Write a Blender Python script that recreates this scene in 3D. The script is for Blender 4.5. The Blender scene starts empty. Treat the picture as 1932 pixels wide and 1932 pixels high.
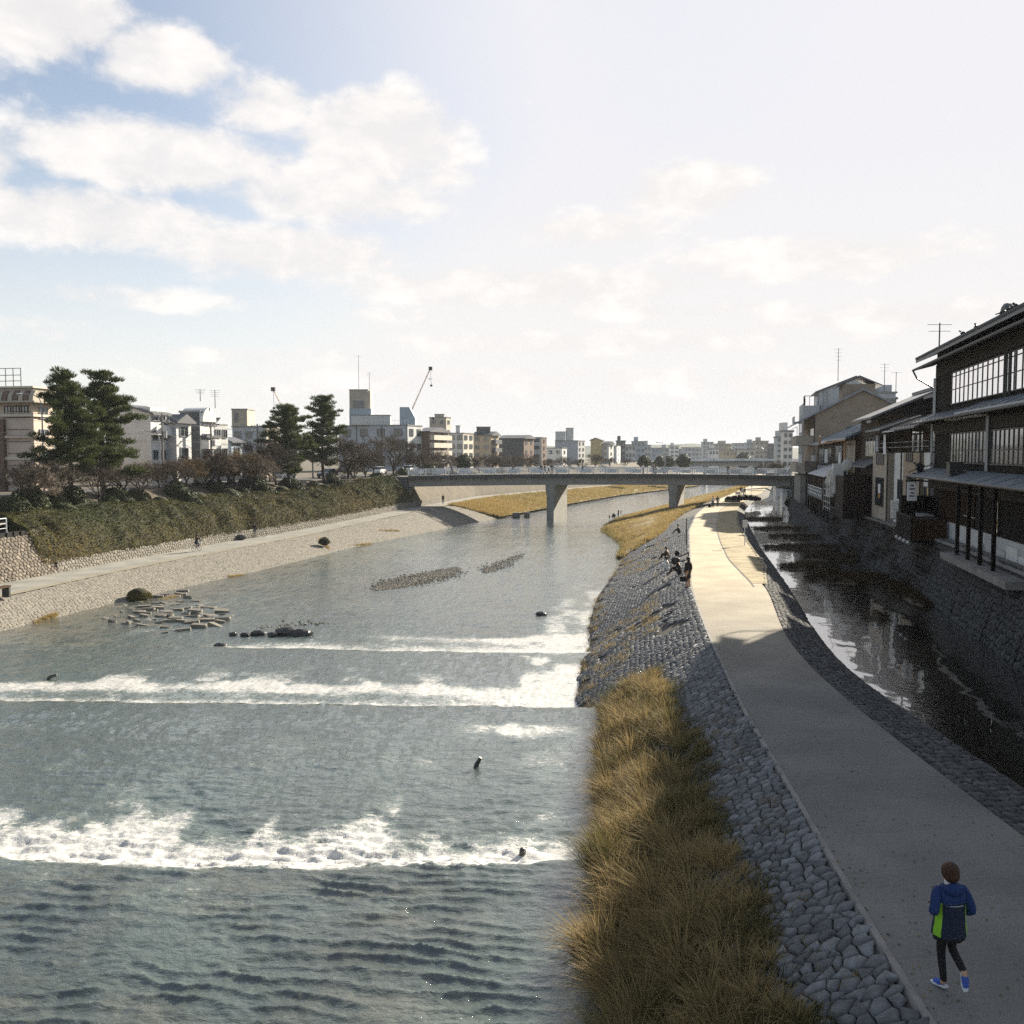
import bpy, math, random
import numpy as np
from mathutils import Vector
R = math.radians
random.seed(7); rng = np.random.default_rng(11)
SC = bpy.context.scene; COL = SC.collection

# ---------------------------------------------------------------- camera
CAM_Z = 7.0; FPX = 1750.0; HALF = 966.0; PITCH = math.atan(109.0/1750.0)
cd = bpy.data.cameras.new('camera'); cam = bpy.data.objects.new('camera', cd); COL.objects.link(cam)
cd.sensor_fit = 'HORIZONTAL'; cd.sensor_width = 56.0; cd.lens = 56.0*FPX/(2*HALF)
cd.clip_start = 0.1; cd.clip_end = 6000
cam.location = (0, 0, CAM_Z); cam.rotation_euler = (R(90)-PITCH, 0, 0)
SC.camera = cam

# ---------------------------------------------------------------- exposure
SC.view_settings.view_transform = 'Standard'; SC.view_settings.look = 'None'
SC.view_settings.gamma = 1.0; SC.view_settings.use_curve_mapping = False
SC.view_settings.exposure = 1.48
SC.render.engine = 'CYCLES'
SC.cycles.use_denoising = False
SC.cycles.max_bounces = 6; SC.cycles.diffuse_bounces = 3; SC.cycles.glossy_bounces = 3
SC.cycles.transparent_max_bounces = 8; SC.cycles.volume_bounces = 0
SC.cycles.sample_clamp_indirect = 6.0
SC.cycles.caustics_reflective = False; SC.cycles.caustics_refractive = False

# ---------------------------------------------------------------- sun: ahead, to the right, low
SUN_H = Vector((0.605, 0.796)).normalized(); SUN_EL = R(24.0)
SUN_DIR = Vector((SUN_H.x*math.cos(SUN_EL), SUN_H.y*math.cos(SUN_EL), math.sin(SUN_EL)))
sl = bpy.data.lights.new('sun', 'SUN'); sl.energy = 5.0; sl.angle = R(0.55); sl.color = (1.0, 0.90, 0.74)
so = bpy.data.objects.new('sun', sl); COL.objects.link(so)
so.rotation_euler = (-SUN_DIR).to_track_quat('-Z', 'Y').to_euler()

# ---------------------------------------------------------------- world: sky with a winter cloud deck
def build_world():
    w = bpy.data.worlds.new('World'); SC.world = w; w.use_nodes = True
    nt = w.node_tree; nt.nodes.clear(); L = nt.links.new
    def N(t, **kw):
        n = nt.nodes.new(t)
        for k, v in kw.items(): setattr(n, k, v)
        return n
    def put(sock, v):
        if hasattr(v, 'is_linked') or isinstance(v, bpy.types.NodeSocket): L(v, sock)
        else: sock.default_value = v
    def mth(op, a, b=0.0, c=None, clamp=False):
        n = N('ShaderNodeMath', operation=op, use_clamp=clamp); put(n.inputs[0], a); put(n.inputs[1], b)
        if c is not None: put(n.inputs[2], c)
        return n.outputs[0]
    def vec(op, a, b):
        n = N('ShaderNodeVectorMath', operation=op); put(n.inputs[0], a); put(n.inputs[1], b)
        return n.outputs['Value'] if op in ('LENGTH', 'DOT_PRODUCT') else n.outputs[0]
    def sm(v, a, b, lo=0.0, hi=1.0):
        n = N('ShaderNodeMapRange', interpolation_type='SMOOTHSTEP'); put(n.inputs[0], v)
        for i, q in enumerate((a, b, lo, hi)): n.inputs[1+i].default_value = q
        return n.outputs[0]
    def mix(f, a, b):
        n = N('ShaderNodeMix', data_type='RGBA'); put(n.inputs[0], f); put(n.inputs[6], a); put(n.inputs[7], b)
        return n.outputs[2]
    sky = N('ShaderNodeTexSky', sky_type='NISHITA'); sky.sun_disc = False
    sky.sun_elevation = SUN_EL; sky.sun_rotation = math.atan2(SUN_H.x, SUN_H.y)
    sky.air_density = 1.0; sky.dust_density = .6; sky.ozone_density = .7; sky.altitude = 60
    tc = N('ShaderNodeTexCoord'); d = vec('NORMALIZE', tc.outputs['Generated'], (0, 0, 0))
    sx = N('ShaderNodeSeparateXYZ'); L(d, sx.inputs[0])
    az = mth('ARCTAN2', sx.outputs[0], sx.outputs[1]); el = mth('ARCSINE', sx.outputs[2])
    cb = N('ShaderNodeCombineXYZ'); L(az, cb.inputs[0]); L(el, cb.inputs[1]); ae = cb.outputs[0]
    # cloud masses: azimuth, elevation, half extents (radians), weight
    blobs = [(-.455,.395,.095,.050,1.0),(-.355,.370,.085,.036,.9),(-.255,.340,.07,.034,.8),(-.14,.318,.10,.055,1.0),
             (-.085,.290,.06,.040,.7),(-.36,.285,.17,.040,.9),(-.19,.262,.16,.036,.85),(-.42,.225,.16,.034,.9),
             (-.24,.205,.16,.034,.9),(-.52,.262,.05,.04,.9),(-.53,.345,.03,.04,.8),(.185,.268,.085,.032,.95),(.09,.232,.10,.022,.8),
             (.30,.195,.20,.026,.8),(.02,.175,.27,.026,.85),(-.38,.152,.13,.016,.6),(-.12,.145,.08,.014,.5),(-.48,.118,.14,.014,.5),
             (.12,.118,.30,.016,.7),(.38,.135,.18,.018,.75),(.05,.078,.5,.02,.6),(.16,.150,.16,.012,.7),(-.25,.10,.2,.012,.6)]
    nz = N('ShaderNodeTexNoise'); nz.inputs['Scale'].default_value = 13.0; nz.inputs['Detail'].default_value = 9.0
    nz.inputs['Roughness'].default_value = .6; nz.inputs['Distortion'].default_value = .15
    mp = N('ShaderNodeMapping'); mp.inputs['Scale'].default_value = (1.0, 1.7, 1.0); L(ae, mp.inputs[0]); L(mp.outputs[0], nz.inputs['Vector'])
    nz2 = N('ShaderNodeTexNoise'); nz2.inputs['Scale'].default_value = 2.6; nz2.inputs['Detail'].default_value = 4.0
    L(mp.outputs[0], nz2.inputs['Vector'])
    cov = None
    for a, e, ra, re, wt in blobs:
        v = vec('MULTIPLY', vec('SUBTRACT', ae, (a, e, 0)), (1/ra, 1/re, 0))
        g = sm(vec('LENGTH', v, (0, 0, 0)), 1.5, .25, 0.0, wt)
        cov = g if cov is None else mth('MAXIMUM', cov, g)
    # beyond the view the deck goes on as broken cloud
    off = sm(mth('ABSOLUTE', az), .60, .95)
    cov = mth('MAXIMUM', cov, mth('MULTIPLY', off, sm(nz2.outputs[0], .52, .72, 0, .7)))
    den = sm(mth('ADD', cov, mth('MULTIPLY', mth('SUBTRACT', nz.outputs[0], .5), 1.9)), .24, .80)
    # thin high veil: thickest towards the sun and the horizon
    sd = vec('DOT_PRODUCT', d, tuple(SUN_DIR))
    veil = mth('ADD', sm(sd, .55, .95, 0, .95), mth('MULTIPLY', sm(el, .34, .02, 0, .62), sm(sd, -.3, .6, .25, 1.0)), clamp=True)
    veil = mth('ADD', veil, .22, clamp=True); veil = mth('MULTIPLY', veil, sm(nz2.outputs[0], .2, .7, .92, 1.0))
    cap = N('ShaderNodeMix', data_type='RGBA', blend_type='DARKEN'); cap.inputs[0].default_value = 1.0; L(sky.outputs[0], cap.inputs[6]); cap.inputs[7].default_value = (6.9, 6.8, 6.8, 1)
    base = mix(veil, cap.outputs[2], mix(sm(el, .36, .08), VEIL_HI, VEIL_COL))
    lit = sm(nz.outputs[0], .40, .72)
    ccol = mix(lit, CLOUD_DARK, CLOUD_LIT)
    col = mix(mth('MULTIPLY', den, .92), base, ccol)
    col = mix(sm(el, -.01, -.10), col, (1.2, 1.15, 1.1, 1))
    bg = N('ShaderNodeBackground'); L(col, bg.inputs[0]); bg.inputs[1].default_value = SKY_S
    out = N('ShaderNodeOutputWorld'); L(bg.outputs[0], out.inputs[0])
SKY_S = 0.05
HAZE = 0.00014
VEIL_COL = (6.75, 6.6, 6.5, 1); VEIL_HI = (6.3, 6.3, 6.65, 1); CLOUD_DARK = (6.5, 6.3, 6.2, 1); CLOUD_LIT = (7.8, 7.5, 7.2, 1)
build_world()
# ================================================================ helpers
WL = {}                                   # world origin of every thing and part
def at_z(px, py, z):                      # a point of the ground plane seen along a bearing
    u = (px-HALF)/FPX; v = (HALF-py)/FPX; c, s = math.cos(PITCH), math.sin(PITCH)
    dx, dy, dz = u, c+v*s, -s+v*c
    zf = z if callable(z) else (lambda D: z)
    zz = zf(40.0)
    for _ in range(40):
        t = (zz-CAM_Z)/dz; zz = .5*zz+.5*float(zf(dy*t))
    t = (zz-CAM_Z)/dz
    return Vector((dx*t, dy*t, zz))
def at_d(px, py, D):                      # the point at distance D along a bearing
    u = (px-HALF)/FPX; v = (HALF-py)/FPX; c, s = math.cos(PITCH), math.sin(PITCH)
    t = D/(c+v*s)
    return Vector((u*t, D, CAM_Z+(-s+v*c)*t))

def new_mat(name):
    m = bpy.data.materials.new(name); m.use_nodes = True
    nt = m.node_tree
    return m, nt, nt.nodes['Principled BSDF'], nt.links.new
def mat(name, col, rough=.8, var=.18, scale=2.0, bump=0.0, bscale=25.0, spec=.3, col2=None, metal=0.0, detail=5, stretch=(1, 1, 1), tint=None):
    m, nt, bs, L = new_mat(name)
    tc = nt.nodes.new('ShaderNodeTexCoord'); mp = nt.nodes.new('ShaderNodeMapping'); mp.inputs['Scale'].default_value = stretch
    L(tc.outputs['Object'], mp.inputs[0])
    nz = nt.nodes.new('ShaderNodeTexNoise'); nz.inputs['Scale'].default_value = scale; nz.inputs['Detail'].default_value = detail
    nz.inputs['Roughness'].default_value = .65
    L(mp.outputs[0], nz.inputs['Vector'])
    cr = nt.nodes.new('ShaderNodeValToRGB'); L(nz.outputs[0], cr.inputs[0])
    c1 = [max(0, c*(1-var)) for c in col]; c2 = col2 if col2 else [min(1, c*(1+var)) for c in col]
    cr.color_ramp.elements[0].position = .32; cr.color_ramp.elements[0].color = (*c1, 1)
    cr.color_ramp.elements[1].position = .68; cr.color_ramp.elements[1].color = (*c2, 1)
    src = cr.outputs[0]
    if tint:
        a = nt.nodes.new('ShaderNodeAttribute'); a.attribute_name = tint
        mx = nt.nodes.new('ShaderNodeMix'); mx.data_type = 'RGBA'; mx.blend_type = 'MULTIPLY'; mx.inputs[0].default_value = 1.0
        L(src, mx.inputs[6]); L(a.outputs['Color'], mx.inputs[7]); src = mx.outputs[2]
    L(src, bs.inputs['Base Color'])
    bs.inputs['Roughness'].default_value = rough; bs.inputs['Metallic'].default_value = metal
    bs.inputs['Specular IOR Level'].default_value = spec
    if bump:
        n2 = nt.nodes.new('ShaderNodeTexNoise'); n2.inputs['Scale'].default_value = bscale; n2.inputs['Detail'].default_value = 4
        L(mp.outputs[0], n2.inputs['Vector'])
        bp = nt.nodes.new('ShaderNodeBump'); bp.inputs['Strength'].default_value = bump; bp.inputs['Distance'].default_value = .03
        L(n2.outputs[0], bp.inputs['Height']); L(bp.outputs[0], bs.inputs['Normal'])
    return m
def leaf_mat(name, c1, c2, trans=.25, rough=.6):          # colour by the per-leaf attribute 'tint'
    m, nt, bs, L = new_mat(name)
    a = nt.nodes.new('ShaderNodeAttribute'); a.attribute_name = 'tint'
    mx = nt.nodes.new('ShaderNodeMix'); mx.data_type = 'RGBA'; L(a.outputs['Fac'], mx.inputs[0])
    mx.inputs[6].default_value = (*c1, 1); mx.inputs[7].default_value = (*c2, 1)
    L(mx.outputs[2], bs.inputs['Base Color']); bs.inputs['Roughness'].default_value = rough
    bs.inputs['Specular IOR Level'].default_value = .08
    tr = nt.nodes.new('ShaderNodeBsdfTranslucent'); L(mx.outputs[2], tr.inputs[0])
    ms = nt.nodes.new('ShaderNodeMixShader'); ms.inputs[0].default_value = trans
    L(bs.outputs[0], ms.inputs[1]); L(tr.outputs[0], ms.inputs[2])
    L(ms.outputs[0], nt.nodes['Material Output'].inputs[0])
    return m

class MB:                                  # gathers shapes for ONE mesh, in world coordinates
    def __init__(s): s.v = []; s.f = []; s.m = []; s.mi = 0; s.fr = None
    def P(s, p):
        if s.fr is None: return tuple(p)
        o, a, b = s.fr
        return (o[0]+a[0]*p[0]+b[0]*p[1], o[1]+a[1]*p[0]+b[1]*p[1], o[2]+p[2])
    def add(s, vs, fs):
        k = len(s.v); s.v += [s.P(p) for p in vs]; s.f += [tuple(i+k for i in f) for f in fs]; s.m += [s.mi]*len(fs); return s
    def box(s, x0, y0, z0, x1, y1, z1):
        return s.add([(x0,y0,z0),(x1,y0,z0),(x1,y1,z0),(x0,y1,z0),(x0,y0,z1),(x1,y0,z1),(x1,y1,z1),(x0,y1,z1)],
                     [(0,3,2,1),(4,5,6,7),(0,1,5,4),(1,2,6,5),(2,3,7,6),(3,0,4,7)])
    def prism(s, poly, z0, z1):            # plan polygon raised from z0 to z1
        n = len(poly)
        return s.add([(x,y,z0) for x,y in poly]+[(x,y,z1) for x,y in poly],
                     [tuple(range(n-1,-1,-1)), tuple(range(n,2*n))]+[(i,(i+1)%n,n+(i+1)%n,n+i) for i in range(n)])
    def wedge(s, prof, y0, y1):            # an (x, z) profile pushed along y
        n = len(prof)
        return s.add([(x,y0,z) for x,z in prof]+[(x,y1,z) for x,z in prof],
                     [tuple(range(n)), tuple(range(2*n-1,n-1,-1))]+[(i,n+i,n+(i+1)%n,(i+1)%n) for i in range(n)])
    def wedge_a(s, prof, x0, x1):          # a (y, z) profile pushed along x
        n = len(prof)
        return s.add([(x0,y,z) for y,z in prof]+[(x1,y,z) for y,z in prof],
                     [tuple(range(n-1,-1,-1)), tuple(range(n,2*n))]+[(i,(i+1)%n,n+(i+1)%n,n+i) for i in range(n)])
    def tube(s, p0, p1, r0, r1=None, n=6, cap=True):
        r1 = r0 if r1 is None else r1
        p0 = Vector(p0); p1 = Vector(p1); d = (p1-p0)
        if d.length < 1e-6: return s
        d.normalize(); a = d.orthogonal().normalized(); b = d.cross(a)
        vs = []
        for p, r in ((p0, r0), (p1, r1)):
            for i in range(n):
                t = 2*math.pi*i/n; vs.append(tuple(p+a*(r*math.cos(t))+b*(r*math.sin(t))))
        fs = [(i, (i+1) % n, n+(i+1) % n, n+i) for i in range(n)]
        if cap: fs += [tuple(range(n-1, -1, -1)), tuple(range(n, 2*n))]
        return s.add(vs, fs)
    def path(s, pts, rs, n=6):
        for i in range(len(pts)-1): s.tube(pts[i], pts[i+1], rs[i], rs[i+1], n, cap=(i in (0, len(pts)-2)))
        return s
    def ball(s, c, r, nu=8, nv=6, sq=(1, 1, 1)):
        vs = [(c[0], c[1], c[2]-r*sq[2])]
        for j in range(1, nv):
            ph = -math.pi/2+math.pi*j/nv
            for i in range(nu):
                t = 2*math.pi*i/nu
                vs.append((c[0]+r*sq[0]*math.cos(ph)*math.cos(t), c[1]+r*sq[1]*math.cos(ph)*math.sin(t), c[2]+r*sq[2]*math.sin(ph)))
        vs.append((c[0], c[1], c[2]+r*sq[2])); e = len(vs)-1
        fs = [(0, 1+(i+1) % nu, 1+i) for i in range(nu)]
        for j in range(nv-2):
            for i in range(nu):
                a = 1+j*nu+i; b = 1+j*nu+(i+1) % nu; fs.append((a, b, b+nu, a+nu))
        k = 1+(nv-2)*nu
        fs += [(e, k+i, k+(i+1) % nu) for i in range(nu)]
        return s.add(vs, fs)
    def data(s, name, mats, off=(0, 0, 0), smooth=False):
        me = bpy.data.meshes.new(name)
        me.from_pydata([(p[0]-off[0], p[1]-off[1], p[2]-off[2]) for p in s.v], [], s.f)
        for m in (mats if isinstance(mats, (list, tuple)) else [mats]): me.materials.append(m)
        if len(me.polygons):
            me.polygons.foreach_set('material_index', s.m)
            me.polygons.foreach_set('use_smooth', [smooth]*len(me.polygons))
        return me

def tag(o, label=None, cat=None, group=None, kind=None):
    if label: o['label'] = label
    if cat: o['category'] = cat
    if group: o['group'] = group
    if kind: o['kind'] = kind
    return o
def link(name, data, parent=None, loc=(0, 0, 0)):
    o = bpy.data.objects.new(name, data); COL.objects.link(o)
    if parent is not None: o.parent = parent; WL[o] = WL[parent]
    else: o.location = loc; WL[o] = Vector(loc)
    return o
def thing(name, loc, label, cat, group=None, rz=0.0):       # an Empty at the base of a thing
    o = link(name, None, None, loc); o.empty_display_size = .3; o.rotation_euler[2] = rz
    return tag(o, label, cat, group)
def part(name, mb, mats, parent=None, loc=None, smooth=False, label=None):
    if parent is not None: off = WL[parent]
    else:
        off = Vector(loc) if loc is not None else Vector((0, 0, 0))
    o = link(name, mb.data(name, mats, off, smooth), parent, off if parent is None else (0, 0, 0))
    if label: o['label'] = label
    return o
def np_obj(name, V, F, mats, parent=None, attrs=None, smooth=False, loc=(0, 0, 0), data_only=False):
    off = np.array(WL[parent] if parent is not None else loc, float)
    V = np.asarray(V, np.float32)-off.astype(np.float32); F = np.asarray(F, np.int32); k = F.shape[1]
    me = bpy.data.meshes.new(name); me.vertices.add(len(V)); me.vertices.foreach_set('co', V.ravel())
    me.loops.add(F.size); me.loops.foreach_set('vertex_index', F.ravel())
    me.polygons.add(len(F)); me.polygons.foreach_set('loop_start', np.arange(0, F.size, k, dtype=np.int32))
    me.update(calc_edges=True)
    me.polygons.foreach_set('use_smooth', np.full(len(F), smooth))
    for m in (mats if isinstance(mats, (list, tuple)) else [mats]): me.materials.append(m)
    for n, a in (attrs or {}).items():
        at = me.attributes.new(n, 'FLOAT', 'POINT'); at.data.foreach_set('value', np.asarray(a, np.float32).ravel())
    if data_only: return me
    return link(name, me, parent, tuple(off))
def grid_faces(nr, nc):
    i = np.arange(nr-1)[:, None]*nc+np.arange(nc-1)[None, :]
    return np.stack([i, i+1, i+1+nc, i+nc], -1).reshape(-1, 4)
def dup(root, loc, rz=0.0, sc=1.0, label=None, group=None):   # copies a thing, its parts and their sub-parts
    r = root.copy(); COL.objects.link(r); r.location = loc; r.rotation_euler[2] = rz
    r.scale = (sc, sc, sc) if not isinstance(sc, tuple) else sc
    if label: r['label'] = label
    if group: r['group'] = group
    WL[r] = Vector(loc)
    for ch in list(root.children):
        c = ch.copy(); COL.objects.link(c); c.parent = r; WL[c] = WL[r]
        for g in list(ch.children):
            d = g.copy(); COL.objects.link(d); d.parent = c; WL[d] = WL[r]
    return r

def _h(ix, iy, s):
    n = (ix.astype(np.int64)*374761393+iy.astype(np.int64)*668265263+s*982451653) & 0x7fffffff
    n = ((n ^ (n >> 13))*1274126177) & 0x7fffffff
    return ((n ^ (n >> 16)) & 0xffff)/65535.0
def vnoise(x, y, s=0):
    x = np.asarray(x, float); y = np.asarray(y, float); ix = np.floor(x); iy = np.floor(y); fx = x-ix; fy = y-iy
    fx = fx*fx*(3-2*fx); fy = fy*fy*(3-2*fy)
    a = _h(ix, iy, s); b = _h(ix+1, iy, s); c = _h(ix, iy+1, s); d = _h(ix+1, iy+1, s)
    return (a*(1-fx)+b*fx)*(1-fy)+(c*(1-fx)+d*fx)*fy
def fbm(x, y, s=0, o=4):
    t = 0; a = .5; w = 0
    for i in range(o):
        t = t+a*vnoise(x, y, s+i*17); w += a; a *= .5; x = x*2.03+3.1; y = y*2.03+1.7
    return t/w
def sstep(x, a, b):
    t = np.clip((np.asarray(x, float)-a)/(b-a), 0, 1); return t*t*(3-2*t)
def curve(pts, win=5.0):                   # X as a smooth function of the distance D
    d = np.array([p[0] for p in pts], float); x = np.array([p[1] for p in pts], float)
    g = np.arange(-20, 1000, .5); y = np.interp(g, d, x)
    lo = g < d[0]; y[lo] = x[0]+(g[lo]-d[0])*(x[1]-x[0])/(d[1]-d[0])*.6
    hi = g > d[-1]; y[hi] = x[-1]+(g[hi]-d[-1])*(x[-1]-x[-2])/(d[-1]-d[-2])
    k = int(win/.5); ker = np.ones(k)/k
    y2 = np.convolve(np.pad(y, (k, k), 'edge'), ker, 'same')[k:-k]
    y2 = np.convolve(np.pad(y2, (k, k), 'edge'), ker, 'same')[k:-k]
    return lambda D: np.interp(D, g, y2)
# ================================================================ the lie of the land (metres; D = distance ahead)
path_z = lambda D: np.interp(D, [45, 110, 200, 400, 900], [0, -1, -1.6, -2.4, -4.5])
water_z = lambda D: np.interp(D, [20.9, 21.5, 34.5, 35.2, 46, 48, 130, 300, 900], [-2, -2.5, -2.55, -3.2, -3.25, -3.6, -4.1, -5, -7])
bank_z = lambda D: np.interp(D, [50, 90, 112, 150, 200, 400], [-2.2, -2.6, -2.6, -1.8, -2.2, -4])
canal_z = lambda D: path_z(D)-0.75
XA = curve([(4,5.0),(11.0,5.2),(13.1,5.4),(15.1,5.6),(18.5,5.9),(20.9,6.1),(23.4,6.3),(26.5,6.6),(29.9,7.1),(32.2,7.3),(36.6,7.9),(42.6,8.7),(49.2,9.7),(94.1,18.2),(124,24.8),(142,29.6),(165,36.1),(184,42.3),(214,51.7),(240,60.3),(263,68.1),(300,79),(500,131),(900,228)])
XB = curve([(4,9.3),(16.7,9.4),(19.7,9.4),(25.2,9.55),(29.5,9.8),(33.5,10.3),(37.6,11.1),(42.9,12.3),(48.5,13.5),(63.2,15.5),(79.2,18.5),(103,23.3),(134.8,30.9),(154.5,37.0),(184,46),(214,55.5),(263,72),(300,83),(500,135),(900,232)])
XC = curve([(4,11.6),(20.8,11.6),(27.9,11.5),(32.2,11.8),(38.4,12.8),(43.7,13.9),(55.8,16.6),(84.3,22.5),(122.6,31.1),(147.2,36.9),(184,48),(202,56),(263,73.5),(300,84.5),(500,136.5),(900,233.5)])
XE = curve([(4,11.8),(33.2,18.3),(62.7,25.3),(74.1,27.4),(90.6,30.9),(120.5,37.6),(170.5,49.9),(211,62.6),(263,78),(300,90),(500,142),(900,240)])
XR = curve([(4,1.2),(14.1,1.5),(16.8,1.7),(19.7,1.9),(24,2.4),(29.9,2.8),(33.4,3.5),(35.2,2.6),(37.4,2.5),(42.5,3.0),(50.9,4.2),(56.7,4.6),(68.9,6.2),(87.1,9.8),(109.5,13.4),(125,13.6),(135,13.4),(143.6,15.0),(160,18.5),(228.7,42.3),(273,59.1),(331,81),(400,101),(500,127),(700,172),(900,222)], 2.0)
XL = curve([(4,-35.5),(55,-30.6),(60.4,-29.6),(65.8,-28.4),(75.6,-25.8),(83.8,-23.6),(94.9,-21),(103.8,-19.6),(112.2,-17.6),(141.4,-8.9),(203,10.8),(228.7,19.4),(261.6,30.6),(310,51.6),(350,70),(500,108),(700,150),(900,186)])
XLO = curve([(4,-39.5),(59.8,-33.6),(71.7,-32.4),(85,-30.4),(98,-27.4),(118.9,-22.4),(140,-16.4),(155,-12.6),(166,-10.6),(204,-3),(262,19),(310,38),(350,56),(500,94),(900,172)])
XLI = curve([(4,-43.6),(66.8,-37.0),(74.1,-36.0),(85,-34.4),(99.2,-31.8),(105.5,-29.8),(125.4,-23.8),(140,-19.8),(155,-15.9),(166.4,-14.2),(204,-7.5),(262,14),(310,33),(350,51),(500,89),(900,167)])
STREET_Z = 3.2
def facade_x(D): return XE(D)+1.8

# ---------------------------------------------------------------- materials of the ground
M_EARTH = mat('earth', (.10, .085, .06), .95, .3, .6, .5, 6)
M_MORTAR = mat('mortar', (.075, .07, .06), .95, .3, 3, .4, 30)
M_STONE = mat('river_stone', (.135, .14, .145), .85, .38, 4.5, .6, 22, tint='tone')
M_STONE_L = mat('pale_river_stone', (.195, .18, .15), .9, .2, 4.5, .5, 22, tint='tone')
M_STONE_A = mat('shade_toned_apron_stone', (.080, .080, .078), .9, .35, 4.5, .5, 22, tint='tone')  # river stone in a darker copy: shade on the apron put into the colour
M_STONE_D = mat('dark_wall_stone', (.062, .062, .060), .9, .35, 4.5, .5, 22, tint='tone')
M_STONE_B = mat('brown_wall_stone', (.17, .145, .115), .9, .3, 3, .5, 22, tint='tone')
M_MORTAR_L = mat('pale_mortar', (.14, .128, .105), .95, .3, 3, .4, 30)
M_CONC = mat('concrete', (.36, .345, .31), .85, .15, 1.5, .25, 30)
M_CONC_D = mat('weathered_concrete', (.21, .20, .185), .88, .25, 1.2, .3, 20)
M_ASPH = mat('asphalt', (.055, .055, .055), .9, .2, 3, .2, 60)
M_SAND = mat('sandy_soil', (.20, .165, .085), .95, .2, .9, .3, 20, col2=(.40, .33, .20))
M_DRYG = mat('dry_turf', (.21, .165, .08), .95, .3, 1.5, .5, 12)
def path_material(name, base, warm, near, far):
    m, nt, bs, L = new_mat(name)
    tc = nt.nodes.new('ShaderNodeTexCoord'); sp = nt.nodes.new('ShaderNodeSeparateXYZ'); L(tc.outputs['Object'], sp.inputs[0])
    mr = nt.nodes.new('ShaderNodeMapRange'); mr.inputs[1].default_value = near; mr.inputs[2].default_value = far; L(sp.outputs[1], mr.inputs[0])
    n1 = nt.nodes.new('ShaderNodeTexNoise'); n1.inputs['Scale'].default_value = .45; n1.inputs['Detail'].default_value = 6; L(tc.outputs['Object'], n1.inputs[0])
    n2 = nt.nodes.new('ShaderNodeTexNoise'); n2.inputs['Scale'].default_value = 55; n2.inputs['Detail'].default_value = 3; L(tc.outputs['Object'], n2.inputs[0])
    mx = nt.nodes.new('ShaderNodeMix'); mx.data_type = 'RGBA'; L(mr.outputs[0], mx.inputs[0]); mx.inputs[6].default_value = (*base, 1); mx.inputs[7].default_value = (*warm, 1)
    def mul(sock, nz, lo, hi, a=.3, b=.7):
        r = nt.nodes.new('ShaderNodeMapRange'); r.inputs[1].default_value = a; r.inputs[2].default_value = b; r.inputs[3].default_value = lo; r.inputs[4].default_value = hi; L(nz, r.inputs[0])
        k = nt.nodes.new('ShaderNodeVectorMath'); k.operation = 'SCALE'; L(sock, k.inputs[0]); L(r.outputs[0], k.inputs['Scale']); return k.outputs[0]
    c = mul(mx.outputs[2], n1.outputs[0], .78, 1.16); c = mul(c, n2.outputs[0], .72, 1.3)
    # cross grooves left by the paving screed: fade out where the surface turns to sand
    wv = nt.nodes.new('ShaderNodeTexWave'); wv.wave_type = 'BANDS'; wv.bands_direction = 'Y'; wv.inputs['Scale'].default_value = .62; wv.inputs['Distortion'].default_value = .5
    wv.inputs['Detail'].default_value = 3; wv.inputs['Detail Scale'].default_value = 2.5
    mp = nt.nodes.new('ShaderNodeMapping'); mp.inputs['Rotation'].default_value = (0, 0, -.13); L(tc.outputs['Object'], mp.inputs[0]); L(mp.outputs[0], wv.inputs[0])
    gr = nt.nodes.new('ShaderNodeMapRange'); gr.inputs[1].default_value = .0; gr.inputs[2].default_value = .10; gr.inputs[3].default_value = .0; gr.inputs[4].default_value = 1.0; L(wv.outputs['Fac'], gr.inputs[0])
    nm = nt.nodes.new('ShaderNodeMath'); nm.operation = 'MULTIPLY'; L(gr.outputs[0], nm.inputs[0]); nm.inputs[1].default_value = 1.2
    ad = nt.nodes.new('ShaderNodeMath'); ad.operation = 'MULTIPLY_ADD'; L(n2.outputs[0], ad.inputs[0]); ad.inputs[1].default_value = .8; L(nm.outputs[0], ad.inputs[2])
    bp = nt.nodes.new('ShaderNodeBump'); bp.inputs['Strength'].default_value = .55; bp.inputs['Distance'].default_value = .012; L(ad.outputs[0], bp.inputs['Height'])
    L(bp.outputs[0], bs.inputs['Normal']); L(c, bs.inputs['Base Color']); bs.inputs['Roughness'].default_value = .9; bs.inputs['Specular IOR Level'].default_value = .25
    return m
M_PATH = path_material('path_paving', (.155, .152, .142), (.40, .34, .235), 26, 56)  # grey paving to sand; near end also darkened to paint in the house shade

# ---------------------------------------------------------------- strips of ground, each a lofted sheet
def drange(a, b, s0=.6, k=.02):
    o = [a]
    while o[-1] < b: o.append(o[-1]+max(s0, o[-1]*k))
    o[-1] = b
    return np.array(o)
def loft(name, D, cols, m, kind='structure', smooth=True, sub=None):
    # cols: list of (X(D) array, Z(D) array)
    X = np.stack([c[0] for c in cols], 1); Z = np.stack([np.broadcast_to(c[1], D.shape) for c in cols], 1)
    V = np.stack([X, np.repeat(D[:, None], X.shape[1], 1), Z], -1).reshape(-1, 3)
    o = np_obj(name, V, grid_faces(len(D), X.shape[1]), m, smooth=smooth)
    o['kind'] = kind
    return o
D = drange(2, 900)
# the ground under everything, to the horizon
gx = 3200
ground = MB().add([(-gx, -400, -9), (gx, -400, -9), (gx, 3200, -9), (-gx, 3200, -9)], [(0, 1, 2, 3)])
tag(part('ground', ground, M_EARTH), kind='structure')
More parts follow.
